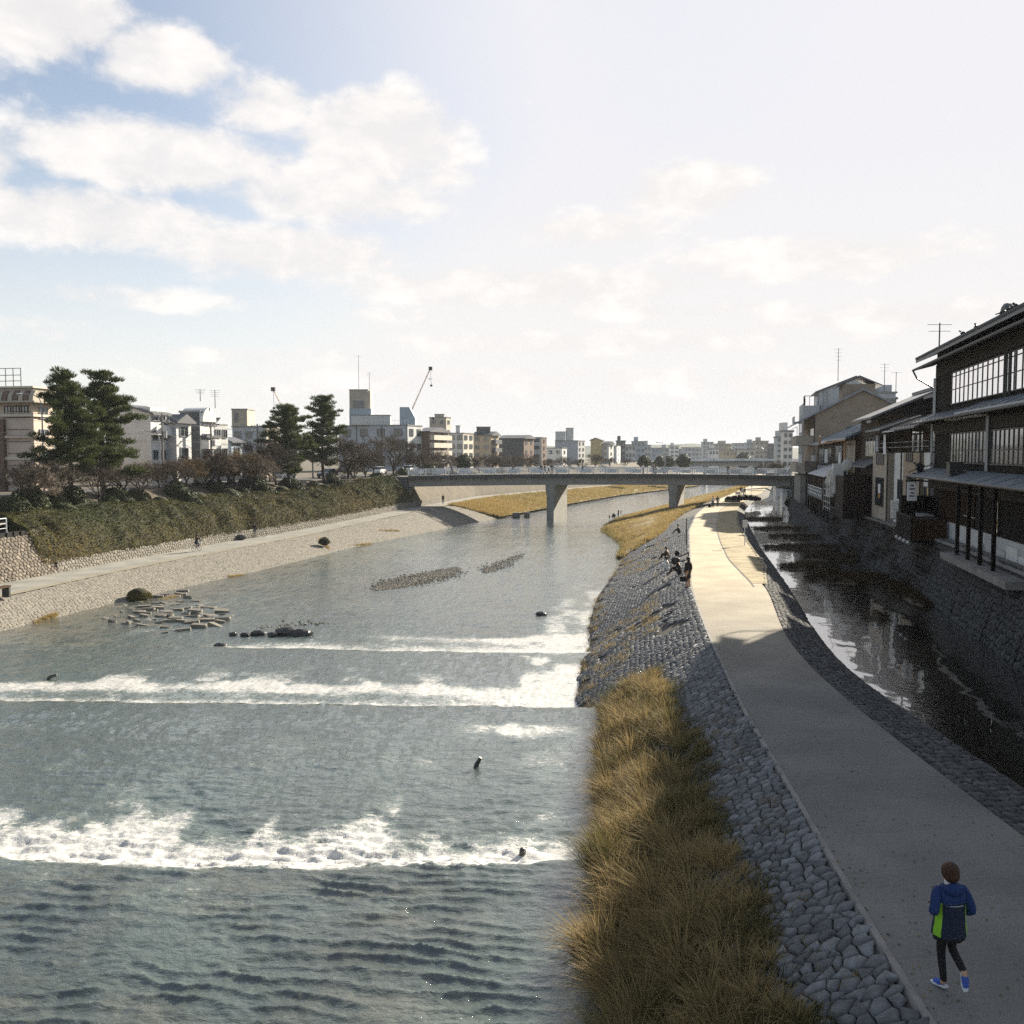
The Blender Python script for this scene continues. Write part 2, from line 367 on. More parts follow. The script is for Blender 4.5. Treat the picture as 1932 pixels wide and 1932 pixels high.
# right side: path, dirt verge, stone apron, canal bed
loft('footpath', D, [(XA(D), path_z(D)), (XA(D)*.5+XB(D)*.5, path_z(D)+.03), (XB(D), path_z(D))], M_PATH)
Dk = drange(8, 150)
kerb = loft('path_kerb', Dk, [(XA(Dk)-.14, path_z(Dk)-.12), (XA(Dk)-.10, path_z(Dk)+.012), (XA(Dk)-.002, path_z(Dk)+.012), (XA(Dk)-.002, path_z(Dk)-.02)], M_CONC_D, smooth=False)
CX = lambda D: XC(D)-.9                    # where the apron starts to fall to the canal
def apron_x(D, t): return XB(D)*(1-t)+(XC(D)+.25)*t
def apron_t0(D): return np.interp(D, [49, 60], [0, .55])
Dv = drange(50.5, 900); VX = lambda D: apron_x(D, apron_t0(D))+.18
loft('dirt_verge', Dv, [(XB(Dv)-.50, path_z(Dv)+.017), (XB(Dv)*.5+VX(Dv)*.5, path_z(Dv)+.012), (VX(Dv), path_z(Dv)-.02)], M_SAND)
loft('apron_slope', D, [(apron_x(D, apron_t0(D)), path_z(D)-.03), (apron_x(D, .75), path_z(D)-.36), (apron_x(D, 1.0), canal_z(D)-.08), (apron_x(D, 1.0)+.2, canal_z(D)-.4)], M_MORTAR)
# right river bank: falls from the path to the water
BW = lambda D: XA(D)-XR(D)
def bank_pt(D, t):                         # t = 0 path edge ... 1 water edge
    zp = path_z(D)-.02; zw = water_z(D)-.06
    return XA(D)-.14-(BW(D)-.14)*t, zp+(zw-zp)*(.86*t+.14*t*t)
TT = np.linspace(0, 1.12, 14)
loft('river_bank', D, [(bank_pt(D, t)[0], bank_pt(D, t)[1]-.05) for t in TT], M_MORTAR)
# left bank: paved slope, path, foot of the wall
def lbank(D, t): return XL(D)+(XLO(D)-XL(D))*t, water_z(D)-.1+(bank_z(D)-water_z(D)+.1)*(1-(1-np.clip(t, -.2, 1))**1.25 if np.isscalar(t) and t > 0 else t)
loft('left_embankment', D, [(lbank(D, t)[0], lbank(D, t)[1]-.05) for t in (-.12, .001, .2, .4, .6, .8, 1.0)], M_MORTAR_L)
M_LPATH = path_material('riverside_path_paving', (.23, .225, .20), (.23, .225, .20), 45, 60)
loft('riverside_path', D, [(XLO(D)+.25, bank_z(D)), (XLO(D), bank_z(D)+.004), (XLI(D), bank_z(D)+.02), (XLI(D)-.4, bank_z(D)+.02)], M_LPATH)
loft('grass_edge', drange(30, 170), [(XLO(drange(30, 170))+.30, bank_z(drange(30, 170))-.01), (XLO(drange(30, 170))-.25, bank_z(drange(30, 170))+.012)], M_DRYG)
# left terrace and street
UP = lambda D: np.interp(D, [66, 74], [1.0, 2.0])            # height of the ground behind wall and hedge
loft('upper_terrace', D, [(XLI(D)-np.interp(D, [66, 74], [1.3, 3.4]), UP(D)), (XLI(D)-6, UP(D)+.1), (XLI(D)-9, np.full_like(D, STREET_Z)), (XLI(D)-9.2, np.full_like(D, STREET_Z)), (XLI(D)-420, np.full_like(D, STREET_Z))], M_EARTH)
loft('street', drange(60, 320), [(XLI(drange(60, 320))-9.4, np.full_like(drange(60, 320), STREET_Z+.004)), (XLI(drange(60, 320))-16, np.full_like(drange(60, 320), STREET_Z+.004))], M_ASPH)
# right side behind the canal wall
loft('town_ground', D, [(XE(D)+.9, 1.9+0*D), (XE(D)+3, 2.0+0*D), (XE(D)+300, 2.0+0*D)], M_EARTH)

# ---------------------------------------------------------------- water
def water_mat(name, deep, foamy=True, rough=.06, bs1=2.2, bstr=.26, ior=1.55, coat=.75):
    m, nt, bs, L = new_mat(name)
    def N(t, **k):
        n = nt.nodes.new(t)
        for a, b in k.items(): setattr(n, a, b)
        return n
    tc = N('ShaderNodeTexCoord')
    def noise(sc, det, stretch=(1, 1, 1), rgh=.6, dist=0):
        mp = N('ShaderNodeMapping'); mp.inputs['Scale'].default_value = stretch; L(tc.outputs['Object'], mp.inputs[0])
        n = N('ShaderNodeTexNoise'); n.inputs['Scale'].default_value = sc; n.inputs['Detail'].default_value = det
        n.inputs['Roughness'].default_value = rgh; n.inputs['Distortion'].default_value = dist; L(mp.outputs[0], n.inputs['Vector']); return n.outputs[0]
    def mth(op, a, b, cl=False):
        n = N('ShaderNodeMath', operation=op, use_clamp=cl)
        for i, q in enumerate((a, b)):
            if isinstance(q, (int, float)): n.inputs[i].default_value = q
            else: L(q, n.inputs[i])
        return n.outputs[0]
    def mr(v, a, b, c, d, s='SMOOTHSTEP'):
        n = N('ShaderNodeMapRange', interpolation_type=s); L(v, n.inputs[0])
        for i, q in enumerate((a, b, c, d)): n.inputs[1+i].default_value = q
        return n.outputs[0]
    def mix(f, a, b):
        n = N('ShaderNodeMix', data_type='RGBA')
        if isinstance(f, float): n.inputs[0].default_value = f
        else: L(f, n.inputs[0])
        for i, q in ((6, a), (7, b)):
            if isinstance(q, tuple): n.inputs[i].default_value = (*q, 1)
            else: L(q, n.inputs[i])
        return n.outputs[2]
    at = N('ShaderNodeAttribute'); at.attribute_name = 'foam'; fo = at.outputs['Fac']
    ash = N('ShaderNodeAttribute'); ash.attribute_name = 'shallow'; sh = ash.outputs['Fac']
    big = noise(.22, 4, (1, .6, 1)); patch = noise(1.1, 5, (.55, 1.2, 1))
    col = mix(mr(big, .35, .65, 0, 1), deep, tuple(c*1.45 for c in deep))
    bed = mix(mr(patch, .38, .62, 0, 1), (.035, .028, .017), (.13, .10, .055))
    col = mix(mth('MULTIPLY', sh, mr(patch, .3, .7, .4, 1.0)), col, bed)
    hb = mth('MULTIPLY', noise(bs1, 6, (.7, 1.3, 1), .62, .4), 1.0)
    hb = mth('ADD', hb, mth('MULTIPLY', noise(bs1*5.5, 4, (.75, 1.2, 1), .6, .2), .22))
    bp = N('ShaderNodeBump'); bp.inputs['Strength'].default_value = bstr; bp.inputs['Distance'].default_value = .10
    L(hb, bp.inputs['Height'])
    rg = None
    if foamy:
        fn = mth('ADD', mth('MULTIPLY', noise(2.2, 9, (.7, 1.0, 1), .74, 1.2), .5), mth('MULTIPLY', noise(12, 7, (.8, 1, 1), .78, .9), .5))
        v = mth('ADD', fn, mth('MULTIPLY', fo, .42))
        fm = mr(v, .66, .81, 0, 1)
        fm = mth('MULTIPLY', fm, mr(fo, .01, .12, 0, 1))
        aer_glare = mr(fo, .02, .7, 0, .6)                             # air in the water, paler round foam; also paints far sky glare
        col = mix(aer_glare, col, (.185, .232, .20))
        col = mix(fm, col, mix(mr(noise(7, 6, (1, 1, 1), .7), .3, .7, 0, 1), (.36, .37, .35), (.66, .64, .60)))
        bs_r = mth('MULTIPLY_ADD', fm, .5); nt.nodes[-1].inputs[2].default_value = rough
        L(bs_r, bs.inputs['Roughness'])
    else: bs.inputs['Roughness'].default_value = rough
    L(col, bs.inputs['Base Color']); L(bp.outputs[0], bs.inputs['Normal'])
    bs.inputs['Coat Weight'].default_value = coat; bs.inputs['Coat IOR'].default_value = min(ior, 2.2); bs.inputs['Coat Roughness'].default_value = .03
    if foamy and coat < 1: L(bp.outputs[0], bs.inputs['Coat Normal'])
    bs.inputs['IOR'].default_value = ior; bs.inputs['Specular IOR Level'].default_value = .5
    return m
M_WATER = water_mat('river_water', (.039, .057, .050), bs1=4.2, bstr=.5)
M_CANAL = water_mat('canal_water', (.010, .010, .008), foamy=True, rough=.04, bs1=4.5, bstr=.15, ior=2.3, coat=1.0)

W1 = lambda X: 20.5+.25*np.sin(X*.35)+.5*(fbm(X*.5, X*0, 5)-.5)
W2 = lambda X: 34.6+np.maximum(0, 2.0-X)*.045
W3 = lambda X: 47.5+np.maximum(0, -X-2)*.10
def river():
    rows = [3.0]
    while rows[-1] < 150: rows.append(rows[-1]+max(.035, .00018*rows[-1]**2))
    while rows[-1] < 900: rows.append(rows[-1]*1.02)
    rows = np.array(rows); nc = 560
    XX = []
    for d in rows:
        l = max(XL(d)-.9, -(.72*d+11)) if d < 60 else XL(d)-.9
        r = XR(d)+.9
        s = np.linspace(0, 1, nc); XX.append(l+(r-l)*s)
    X = np.array(XX); Dm = np.repeat(rows[:, None], nc, 1)
    # the sill lines bend a little, so the level is read at a shifted distance
    lv = np.interp(Dm-(W1(X)-20.9)*sstep(Dm, 12, 20)*(Dm < 27), [20.3, 21.7], [-2.0, -2.5])
    t2 = Dm-W2(X); t3 = Dm-W3(X)
    lv = np.where(Dm > 27, np.interp(t2, [-7, 0, .12, .9], [-2.5, -2.54, -2.75, -3.2]), lv)
    lv = np.where(t2 > 5, np.interp(t3, [-7, 0, 1.6], [-3.2, -3.24, -3.6]), lv)
    lv = np.where(Dm > 52, np.minimum(np.interp(Dm, [52, 130, 300, 900], [-3.62, -4.1, -5, -7]), lv), lv)
    right = XR(Dm)-X                                              # distance from the right edge
    left = X-XL(Dm)
    calm = sstep(right, .2, 2.6)
    # standing waves: crests lie across the stream
    wx = fbm(X*.45, Dm*.35, 3)*3.2+fbm(X*1.5, Dm*1.1, 4)*.9
    wx2 = fbm(X*.9, Dm*.5, 13, 4); ph = (Dm+.12*X)*2*np.pi/.40+wx*2.6+wx2*9.5
    ridge = 1-np.abs(np.sin(ph*.5)); ridge = ridge**1.5
    n1 = fbm(X*1.1, Dm*2.2, 21, 4)-.5; n2 = fbm(X*3.0, Dm*4.5, 31, 4)-.5
    t1 = Dm-W1(X)
    env = np.interp(Dm, [9, 12, 16, 20.5, 21.5, 30, 34, 60, 150], [.020, .034, .048, .054, .03, .024, .022, .018, .012])
    env = env*(.25+.75*calm)*(2.2*sstep(fbm(X*.55, Dm*.8, 9, 3), .25, .85))
    turb = .16*np.exp(-np.maximum(t1, 0)/1.6)*sstep(t1, -.5, .1)+.14*np.exp(-np.maximum(t2, 0)/3.2)*sstep(t2, -.02, .15)+.05*np.exp(-np.maximum(t3, 0)/3.5)*sstep(t3, -.4, .3)
    ripl = np.interp(Dm, [9, 13, 20, 40, 80, 150], [.05, .06, .075, .05, .03, .02])
    H = env*(ridge-.35)*.95+n1*(ripl+1.6*turb)+n2*(.055+1.3*turb)*(.35+.65*calm)
    H = H+.034*(fbm(X*6.5, Dm*8.5, 61, 3)-.5)*(Dm < 34)*(.4+.6*calm)
    H = np.where(Dm > 150, H*.4, H)
    Z = lv+H
    # foam, and over the far water sky glare painted in as paler colour
    pat = fbm(X*.8, Dm*.5, 41, 4); pat2 = fbm(X*.35, Dm*.25, 42, 3)
    j1 = fbm(X*1.6, X*0+3, 44, 3)
    f1 = sstep(t1, -.5+.9*(j1-.5), .05+.9*(j1-.5))*(1-sstep(t1, -.2, 2.4+4.4*pat*(.3+j1)))**.8*(.55+.75*fbm(X*1.4, Dm*1.6, 45, 3))*1.2
    f2 = sstep(t2, .0, .1)*(np.exp(-np.maximum(t2-1.5, 0)/.9)*1.05+(.35+.75*pat)*np.exp(-((t2-4.6-1.6*(pat2-.5))/.9)**2)+.30*np.exp(-np.maximum(t2-1.5, 0)/3.5))
    f2 = f2+.55*sstep(t2, 5, 6)*np.exp(-np.maximum(t2-6, 0)/4.)*sstep(pat, .46, .68)
    f3 = sstep(t3, -.3, .6)*np.exp(-np.maximum(t3-1.2, 0)/2.6)*sstep(X, -20, -13)*(.40+.8*pat)+.55*np.exp(-((t3-5.5-2*(pat2-.5))/.9)**2)*sstep(X, -12, -4)*(.3+pat)
    edge = np.exp(-(np.maximum(right-1.4, 0)/2.4)**2)
    f4 = edge*sstep(Dm, 35, 38)*(1-sstep(Dm, 66, 92))*(.34+.26*sstep(pat, .35, .65))
    f5 = np.exp(-(((X-.9)/1.9)**2+((Dm-31.6)/.9)**2))*.75*(.5+pat)
    f6 = np.exp(-(np.abs(left-7)/5)**2)*sstep(Dm, 52, 55)*(1-sstep(Dm, 66, 74))*.42*sstep(pat, .45, .65)
    f7 = .26*sstep(ridge*env, .055, .10)*sstep(Dm, 14, 18)*(Dm < 21)
    f8 = .30*sstep(pat, .42, .75)*sstep(t1, .5, 2)*(1-sstep(t1, 5, 10))+.30*sstep(pat, .5, .7)*sstep(-t2, .5, 2)*(1-sstep(-t2, 6, 9))*(Dm > 26)+.30*(Dm < 21)*sstep(Dm, 15, 19)*sstep(pat, .5, .7)
    foam = np.clip(f1*(.65+.35*calm)+f2+f3+f4+f5+f6+f7+f8, 0, 1)*(Dm < 150)
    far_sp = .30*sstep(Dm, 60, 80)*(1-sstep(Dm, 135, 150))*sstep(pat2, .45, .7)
    foam = np.maximum(foam, far_sp); foam = np.maximum(foam, .19*sstep(t1, 0, 1.5)*(1+.9*sstep(Dm, 55, 115))*(.7+.6*pat2)*(Dm < 150))  # floor rises with distance: sky glare on far water painted as paler colour
    sh = np.clip(1-left/9, 0, 1)*sstep(Dm, 48, 56)*(1-sstep(Dm, 92, 104))
    sh = np.maximum(sh, .30*(1-sstep(Dm, 17, 27))*sstep(right, .8, 4)*sstep(pat2, .25, .6))
    bar = np.exp(-(((X+13)-(Dm-76)*.25)/5)**2-((Dm-76)/12)**2)
    sh = np.maximum(sh, .55*bar)
    V = np.stack([X, Dm, Z], -1).reshape(-1, 3)
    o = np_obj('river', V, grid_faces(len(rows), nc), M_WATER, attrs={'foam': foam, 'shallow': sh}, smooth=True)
    o['kind'] = 'structure'
river()
def canal():
    rows = drange(2, 330, .18, .007); nc = 90
    s = np.linspace(0, 1, nc); X = (XC(rows)-.2)[:, None]*(1-s)+(XE(rows)+.3)[:, None]*s; Dm = np.repeat(rows[:, None], nc, 1)
    steps = sum(.0*sstep(Dm, a, a+.5) for a in (40, 60))
    Z = canal_z(Dm)-steps+.012*(fbm(X*1.2, Dm*1.5, 51)-.5)+.004*(fbm(X*4, Dm*5, 52)-.5)
    rough_zone = 1-sstep(Dm, 14, 25)
    Z = Z+rough_zone*.035*(fbm(X*3.2, Dm*3.5, 53)-.5)
    foam = rough_zone*.30*sstep(fbm(X*1.4, Dm*1.4, 54), .5, .75)
    V = np.stack([X, Dm, Z], -1).reshape(-1, 3)
    o = np_obj('canal', V, grid_faces(len(rows), nc), M_CANAL, attrs={'foam': foam, 'shallow': foam*0}, smooth=True)
    o['kind'] = 'structure'
canal()

Dw = drange(150, 430, .8, .01); loft('terrace_slope', Dw, [(XLI(Dw)-.1, bank_z(Dw)+.02), (XLI(Dw)-.4, bank_z(Dw)+.9), (XLI(Dw)-3.5, 2.02+0*Dw)], M_EARTH)
# ================================================================ stone pitching: every stone is its own solid
def hex_cells(s0, s1, l0, l1, w, h, seed, jit=.30):
    nj = int((l1-l0)/(h*.75))+2; ni = int((s1-s0)/w)+2
    i, j = np.meshgrid(np.arange(ni), np.arange(nj), indexing='ij'); i = i.ravel(); j = j.ravel()
    cx = s0+(i+.5*(j % 2))*w; cy = l0+j*h*.75
    ox = np.array([0, .5, .5, 0, -.5, -.5])*w; oy = np.array([.5, .25, -.25, -.5, -.25, .25])*h
    vx = cx[:, None]+ox; vy = cy[:, None]+oy
    kx = np.rint(vx/w*4).astype(int); ky = np.rint(vy/h*8).astype(int)
    vx = vx+(_h(kx, ky, seed)-.5)*2*jit*w; vy = vy+(_h(kx, ky, seed+1)-.5)*2*jit*h
    return vx, vy
def stone_solids(vx, vy, surf, height, seed, gap=.90):
    # surf(s, l) -> points (n,3), normals (n,3)
    r = np.random.default_rng(seed); n = len(vx)
    cx = vx.mean(1, keepdims=True); cy = vy.mean(1, keepdims=True)
    g = gap-r.random((n, 1))*.05
    hh = height*(.75+.4*r.random((n, 1))); tlx = (r.random((n, 1))-.5)*.16; tly = (r.random((n, 1))-.5)*.16
    rings = []
    for k, hk in ((1.0, -.35), (.90, .66), (.58, 1.0)):
        x = cx+(vx-cx)*g*k*(1+(r.random(vx.shape)-.5)*.10*(k > .5)); y = cy+(vy-cy)*g*k*(1+(r.random(vy.shape)-.5)*.10)
        z = hh*hk+(0 if hk < 0 else 1)*(((x-cx)*tlx+(y-cy)*tly)*.35+(r.random(vx.shape)-.5)*hh*.22)
        rings.append((x, y, z))
    rings.append((cx, cy, hh*(1.0+.25*(r.random((n, 1))-.3))))
    X = np.concatenate([q[0] for q in rings], 1); Y = np.concatenate([q[1] for q in rings], 1); Z = np.concatenate([q[2] for q in rings], 1)
    P, Nn = surf(X.ravel(), Y.ravel())
    V = (P+Nn*Z.reshape(-1, 1)).reshape(n, 19, 3)
    f = []
    for a in range(6):
        b = (a+1) % 6
        f += [(a, b, 6+b), (a, 6+b, 6+a), (6+a, 6+b, 12+b), (6+a, 12+b, 12+a), (12+a, 12+b, 18)]
    return V, np.array(f), (.62+.62*r.random(n)**1.2 if height > .03 else .82+.3*r.random(n))
def lay(name_all, parent, surf, s0, s1, l0, l1, w, h, height, seed, m, keep=None, nobj=0, gap=.90, jit=.30, flip=False):
    vx, vy = hex_cells(s0, s1, l0, l1, w, h, seed, jit)
    if keep is not None:
        k = keep(vx.mean(1), vy.mean(1)); vx = vx[k]; vy = vy[k]
    V, f, tone = stone_solids(vx, vy, surf, height, seed, gap)
    if flip: f = f[:, ::-1]
    c = V.mean(1); dist = np.linalg.norm(c-np.array([0, 0, CAM_Z]), axis=1)
    # the ones that show largest (inside the picture, nearest) are objects of their own
    px = np.abs(c[:, 0])/np.maximum(c[:, 1], .1); py = (CAM_Z-c[:, 2])/np.maximum(c[:, 1], .1)
    dist = np.where((px < .57) & (py < .66), dist, 1e6)
    order = np.argsort(dist); one = order[:nobj]; rest = order[nobj:]
    for q in one:
        np_obj('stone', V[q], f, m, parent, {'tone': np.full(19, tone[q])}, smooth=True)
    F = (f[None]+np.arange(len(rest))[:, None, None]*19).reshape(-1, 3)
    o = np_obj(name_all, V[rest].reshape(-1, 3), F, m, parent, {'tone': np.repeat(tone[rest], 19)}, smooth=True)
    o['kind'] = 'stuff'
def surf_from(fn, ref=(0, 0, 1), e=.05):
    def s(u, l):
        p = np.stack(fn(u, l), -1); pu = np.stack(fn(u+e, l), -1)-p; pl = np.stack(fn(u, l+e), -1)-p
        n = np.cross(pu, pl); n /= np.linalg.norm(n, axis=1, keepdims=True)+1e-9
        return p, n*np.sign(n @ np.array(ref, float))[:, None]
    return s
BANK = bpy.data.objects['river_bank']; APRON = bpy.data.objects['apron_slope']; LEMB = bpy.data.objects['left_embankment']
def f_bank(u, l):
    b = np.maximum(BW(u)*1.15, .5); t = l/b; x, z = bank_pt(u, t); return x, u, z
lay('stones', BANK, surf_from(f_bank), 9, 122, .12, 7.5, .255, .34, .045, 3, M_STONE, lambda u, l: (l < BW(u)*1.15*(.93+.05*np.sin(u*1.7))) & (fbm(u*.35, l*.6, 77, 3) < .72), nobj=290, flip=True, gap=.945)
def f_apron(u, l):
    t0 = apron_t0(u); wd = np.maximum(XC(u)+.25-XB(u), .3)
    t = np.clip(t0+l/wd*(1-0), 0, 1.05)
    z = np.where(t < .75, path_z(u)-.03-(.33)*np.maximum(t-t0, 0)/np.maximum(.75-t0, .05), path_z(u)-.36+(canal_z(u)-.08-path_z(u)+.36)*(t-.75)/.25)
    return apron_x(u, t), u, z
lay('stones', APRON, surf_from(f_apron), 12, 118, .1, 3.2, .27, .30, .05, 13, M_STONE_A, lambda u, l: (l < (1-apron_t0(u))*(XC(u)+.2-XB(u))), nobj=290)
def f_lemb(u, l):
    t = l/np.maximum(XL(u)-XLO(u), .5); x, z = lbankn(u, t); return x, u, z
def lbankn(u, t): return XL(u)+(XLO(u)-XL(u))*t, water_z(u)-.1+(bank_z(u)-water_z(u)+.1)*(1-(1-np.clip(t, 0, 1))**1.25)
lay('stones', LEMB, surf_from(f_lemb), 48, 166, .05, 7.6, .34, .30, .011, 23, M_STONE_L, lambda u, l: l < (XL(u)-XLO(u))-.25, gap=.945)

# ---- the battered stone wall and the low wall along the left path
def wall_thing(name, label, cat, fn, u0, u1, H, m, seed, w, h, nobj, core_m=M_MORTAR_L, loc=None, gap=.93, flip=False, keep=None, height=.09):
    u = np.linspace(u0, u1, int(u1-u0)); ls = np.linspace(0, H, 5)
    p = fn((u0+u1)/2*np.ones(1), np.zeros(1)); root = thing(name, (float(p[0][0]), (u0+u1)/2, float(p[2][0])), label, cat)
    U, Lg = np.meshgrid(u, ls, indexing='ij'); x, y, z = fn(U.ravel(), Lg.ravel())
    V = np.stack([x, y, z], -1); n = len(u)
    sgn = -1.0 if not flip else 1.0
    back = V.copy(); back[:, 0] += sgn*.8; back[:, 2] -= .05
    top = np.concatenate([V.reshape(n, 5, 3)[:, -1:], back.reshape(n, 5, 3)[:, -1:]], 1).reshape(-1, 3)
    V = V.copy(); V[:, 2] -= .02; V[:, 0] += sgn*.04
    F = np.concatenate([grid_faces(n, 5), grid_faces(n, 2)+len(V)])
    np_obj('core', np.concatenate([V, top]), F, core_m, root)
    lay('stones', root, surf_from(fn, (-1, 0, .3) if flip else (1, 0, .3)), u0, u1, .1, H-.05, w, h, height, seed, m, keep, nobj=nobj, gap=gap, flip=flip)
    return root
f_brown = lambda u, l: (XLI(u)-l*.42, u, bank_z(u)+l*.92)
wall_thing('stone_wall', 'steep sloping brown stone wall beside the riverside path, under the terrace railing', 'stone wall', f_brown, 40, 73.5, 3.5, M_STONE_B, 31, .42, .36, 150, height=.045)
f_low = lambda u, l: (XLI(u)-.05-l*.16, u, bank_z(u)+l)
wall_thing('low_stone_wall', 'long low pale stone wall at the foot of the ivy hedge', 'stone wall', f_low, 73.6, 172, .85, M_STONE_L, 33, .40, .34, 0, height=.03)
f_canal = lambda u, l: (XE(u)+l*.36, u, canal_z(u)-.25+l*.98)
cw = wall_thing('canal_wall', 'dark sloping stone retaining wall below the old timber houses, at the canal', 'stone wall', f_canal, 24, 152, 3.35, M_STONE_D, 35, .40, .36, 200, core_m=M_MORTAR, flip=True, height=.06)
rib = MB()
for u in (33.5, 38, 43.5, 49.5, 55, 60.5, 66, 71, 76, 81, 86, 92, 99, 107, 116, 126, 137):
    a = f_canal(np.array([u]), np.array([.1])); b = f_canal(np.array([u+.35]), np.array([3.30]))
    r_ = MB(); r_.tube((a[0][0]-.03, u, a[2][0]), (b[0][0]+.03, u+.35, b[2][0]), .07, .07, 4); part('wall_rib', r_, M_STONE_D, cw)
cop = MB()
for u in np.arange(24, 151, 2.0):
    a = f_canal(np.array([u]), np.array([3.33])); b = f_canal(np.array([u+1.96]), np.array([3.33]))
    q = MB().add([(a[0][0]-.1, u, a[2][0]), (a[0][0]+.9, u, a[2][0]), (b[0][0]+.9, u+1.96, b[2][0]), (b[0][0]-.1, u+1.96, b[2][0]),
                  (a[0][0]-.1, u, a[2][0]+.14), (a[0][0]+.9, u, a[2][0]+.14), (b[0][0]+.9, u+1.96, b[2][0]+.14), (b[0][0]-.1, u+1.96, b[2][0]+.14)],
                 [(0,3,2,1),(4,5,6,7),(0,1,5,4),(1,2,6,5),(2,3,7,6),(3,0,4,7)])
    part('coping_stone', q, M_CONC_D, cw)
# ================================================================ bridges
M_BRG = mat('bridge_concrete', (.29, .28, .255), .85, .16, .7, .2, 14)
M_BRGD = mat('bridge_fascia', (.085, .09, .09), .8, .2, .8)
M_RAIL = mat('pale_rail_paint', (.60, .63, .65), .5, .08, 2)
M_STEEL = mat('grey_steel', (.32, .33, .34), .45, .15, 3, metal=.3)
M_DARKM = mat('dark_metal', (.035, .035, .035), .5, .2, 4)
M_WHITE = mat('white_paint', (.72, .71, .68), .6, .08, 3)
def bridge(label, Dn, x0, x1, ztop, depth, width, piers, pz, npan, loc):
    b = thing('bridge', loc, label, 'bridge')
    camber = lambda x: .35*(1-((x-(x0+x1)/2)/((x1-x0)/2))**2)
    n = 24; xs = np.linspace(x0, x1, n+1)
    gs = [MB() for _ in range(4)]; d = MB(); f = MB()
    for i in range(n):
        xa, xb = xs[i], xs[i+1]; za, zb = ztop+camber(xa), ztop+camber(xb)
        def slab(mb, y0, y1, t0, t1):
            mb.add([(xa,y0,za-t1),(xb,y0,zb-t1),(xb,y1,zb-t1),(xa,y1,za-t1),(xa,y0,za-t0),(xb,y0,zb-t0),(xb,y1,zb-t0),(xa,y1,za-t0)],
                   [(0,3,2,1),(4,5,6,7),(0,1,5,4),(2,3,7,6)]+([(3,0,4,7)] if i == 0 else [])+([(1,2,6,5)] if i == n-1 else []))
        slab(d, Dn, Dn+width, 0, .22); slab(f, Dn-.06, Dn+.3, -.12, .42)
        for k in range(4):
            y = Dn+.7+k*(width-2.0)/3; slab(gs[k], y, y+.6, .225, depth)
    part('deck', d, M_CONC_D, b); part('fascia', f, M_BRGD, b); [part('girder', g, M_BRG, b) for g in gs]
    for y in (Dn+.08, Dn+width-.08):
        for i in range(npan+1):
            x = x0+(x1-x0)*i/npan; z = ztop+camber(x)
            part('rail_post', MB().box(x-.07, y-.06, z+.12, x+.07, y+.06, z+1.12), M_RAIL, b)
        for h, r_ in ((1.12, .055), (.78, .03), (.46, .03)):
            m = MB(); pts = [(x, y, ztop+camber(x)+h) for x in xs]
            m.path(pts, [r_]*len(pts), 5); part('rail', m, M_RAIL, b)
        bal = MB()
        for i in range(int((x1-x0)/.30)):
            x = x0+.15+i*.30; z = ztop+camber(x); bal.box(x-.012, y-.012, z+.13, x+.012, y+.012, z+1.1)
        o = part('balusters', bal, M_RAIL, b); o['kind'] = 'stuff'
        for i in range(npan):
            if i % 2 == 0:
                x = x0+(x1-x0)*(i+.12)/npan; xx = x0+(x1-x0)*(i+.88)/npan; z = ztop+camber(x)
                part('rail_panel', MB().box(x, y-.02, z+.3, xx, y+.02, z+.9), M_RAIL, b)
    for X, zb, sk in piers:
        ax = np.array([sk, 1.0]); ax /= np.linalg.norm(ax); nx = np.array([ax[1], -ax[0]])
        zt = ztop+camber(X)-depth+.02; p = MB()
        p.fr = ((X, Dn+.2, 0), (nx[0], nx[1], 0), (ax[0], ax[1], 0))
        L = width-.6
        def ring(w, l0, l1, z): return [(-w*.5, l0+.35, z), (0, l0, z), (w*.5, l0+.35, z), (w*.5, l1, z), (-w*.5, l1, z)]
        rg = ring(1.25, 0.1, L, zb-.5)+ring(1.25, .1, L, zt-1.9)+ring(1.55, -.05, L, zt-.8)+ring(1.6, -.05, L, zt)
        p.add(rg, [tuple(range(4, -1, -1)), tuple(range(15, 20))]+[(k*5+i, k*5+(i+1) % 5, k*5+5+(i+1) % 5, k*5+5+i) for k in range(3) for i in range(5)])
        part('pier', p, M_BRG, b)
    return b, camber
BR, CAMB = bridge('long low concrete road bridge with pale railings on two piers, crossing river and path', 156, -17.5, 49.0, 3.25, 1.75, 9.0, [(6.3, -4.3, .36), (27.0, -3.9, .36)], 0, 32, (7, 156, -4.2))
ab = MB(); ab.box(-32, 155.6, -4, -17.2, 165.5, 1.4); ab.box(-32, 155.9, 1.41, -17.55, 165.2, 3.2); part('abutment', ab, M_BRGD, BR)
ab = MB(); ab.box(47.0, 155.8, 1.0, 60, 165.2, 3.2); part('abutment', ab, M_BRGD, BR)
q = MB(); q.wedge([(-14.6, -1.75), (-8.9, -4.6), (-8.0, -4.6), (-13.2, -1.6)], 148.5, 150.2); part('river_stairs', q, M_CONC_D, BR)
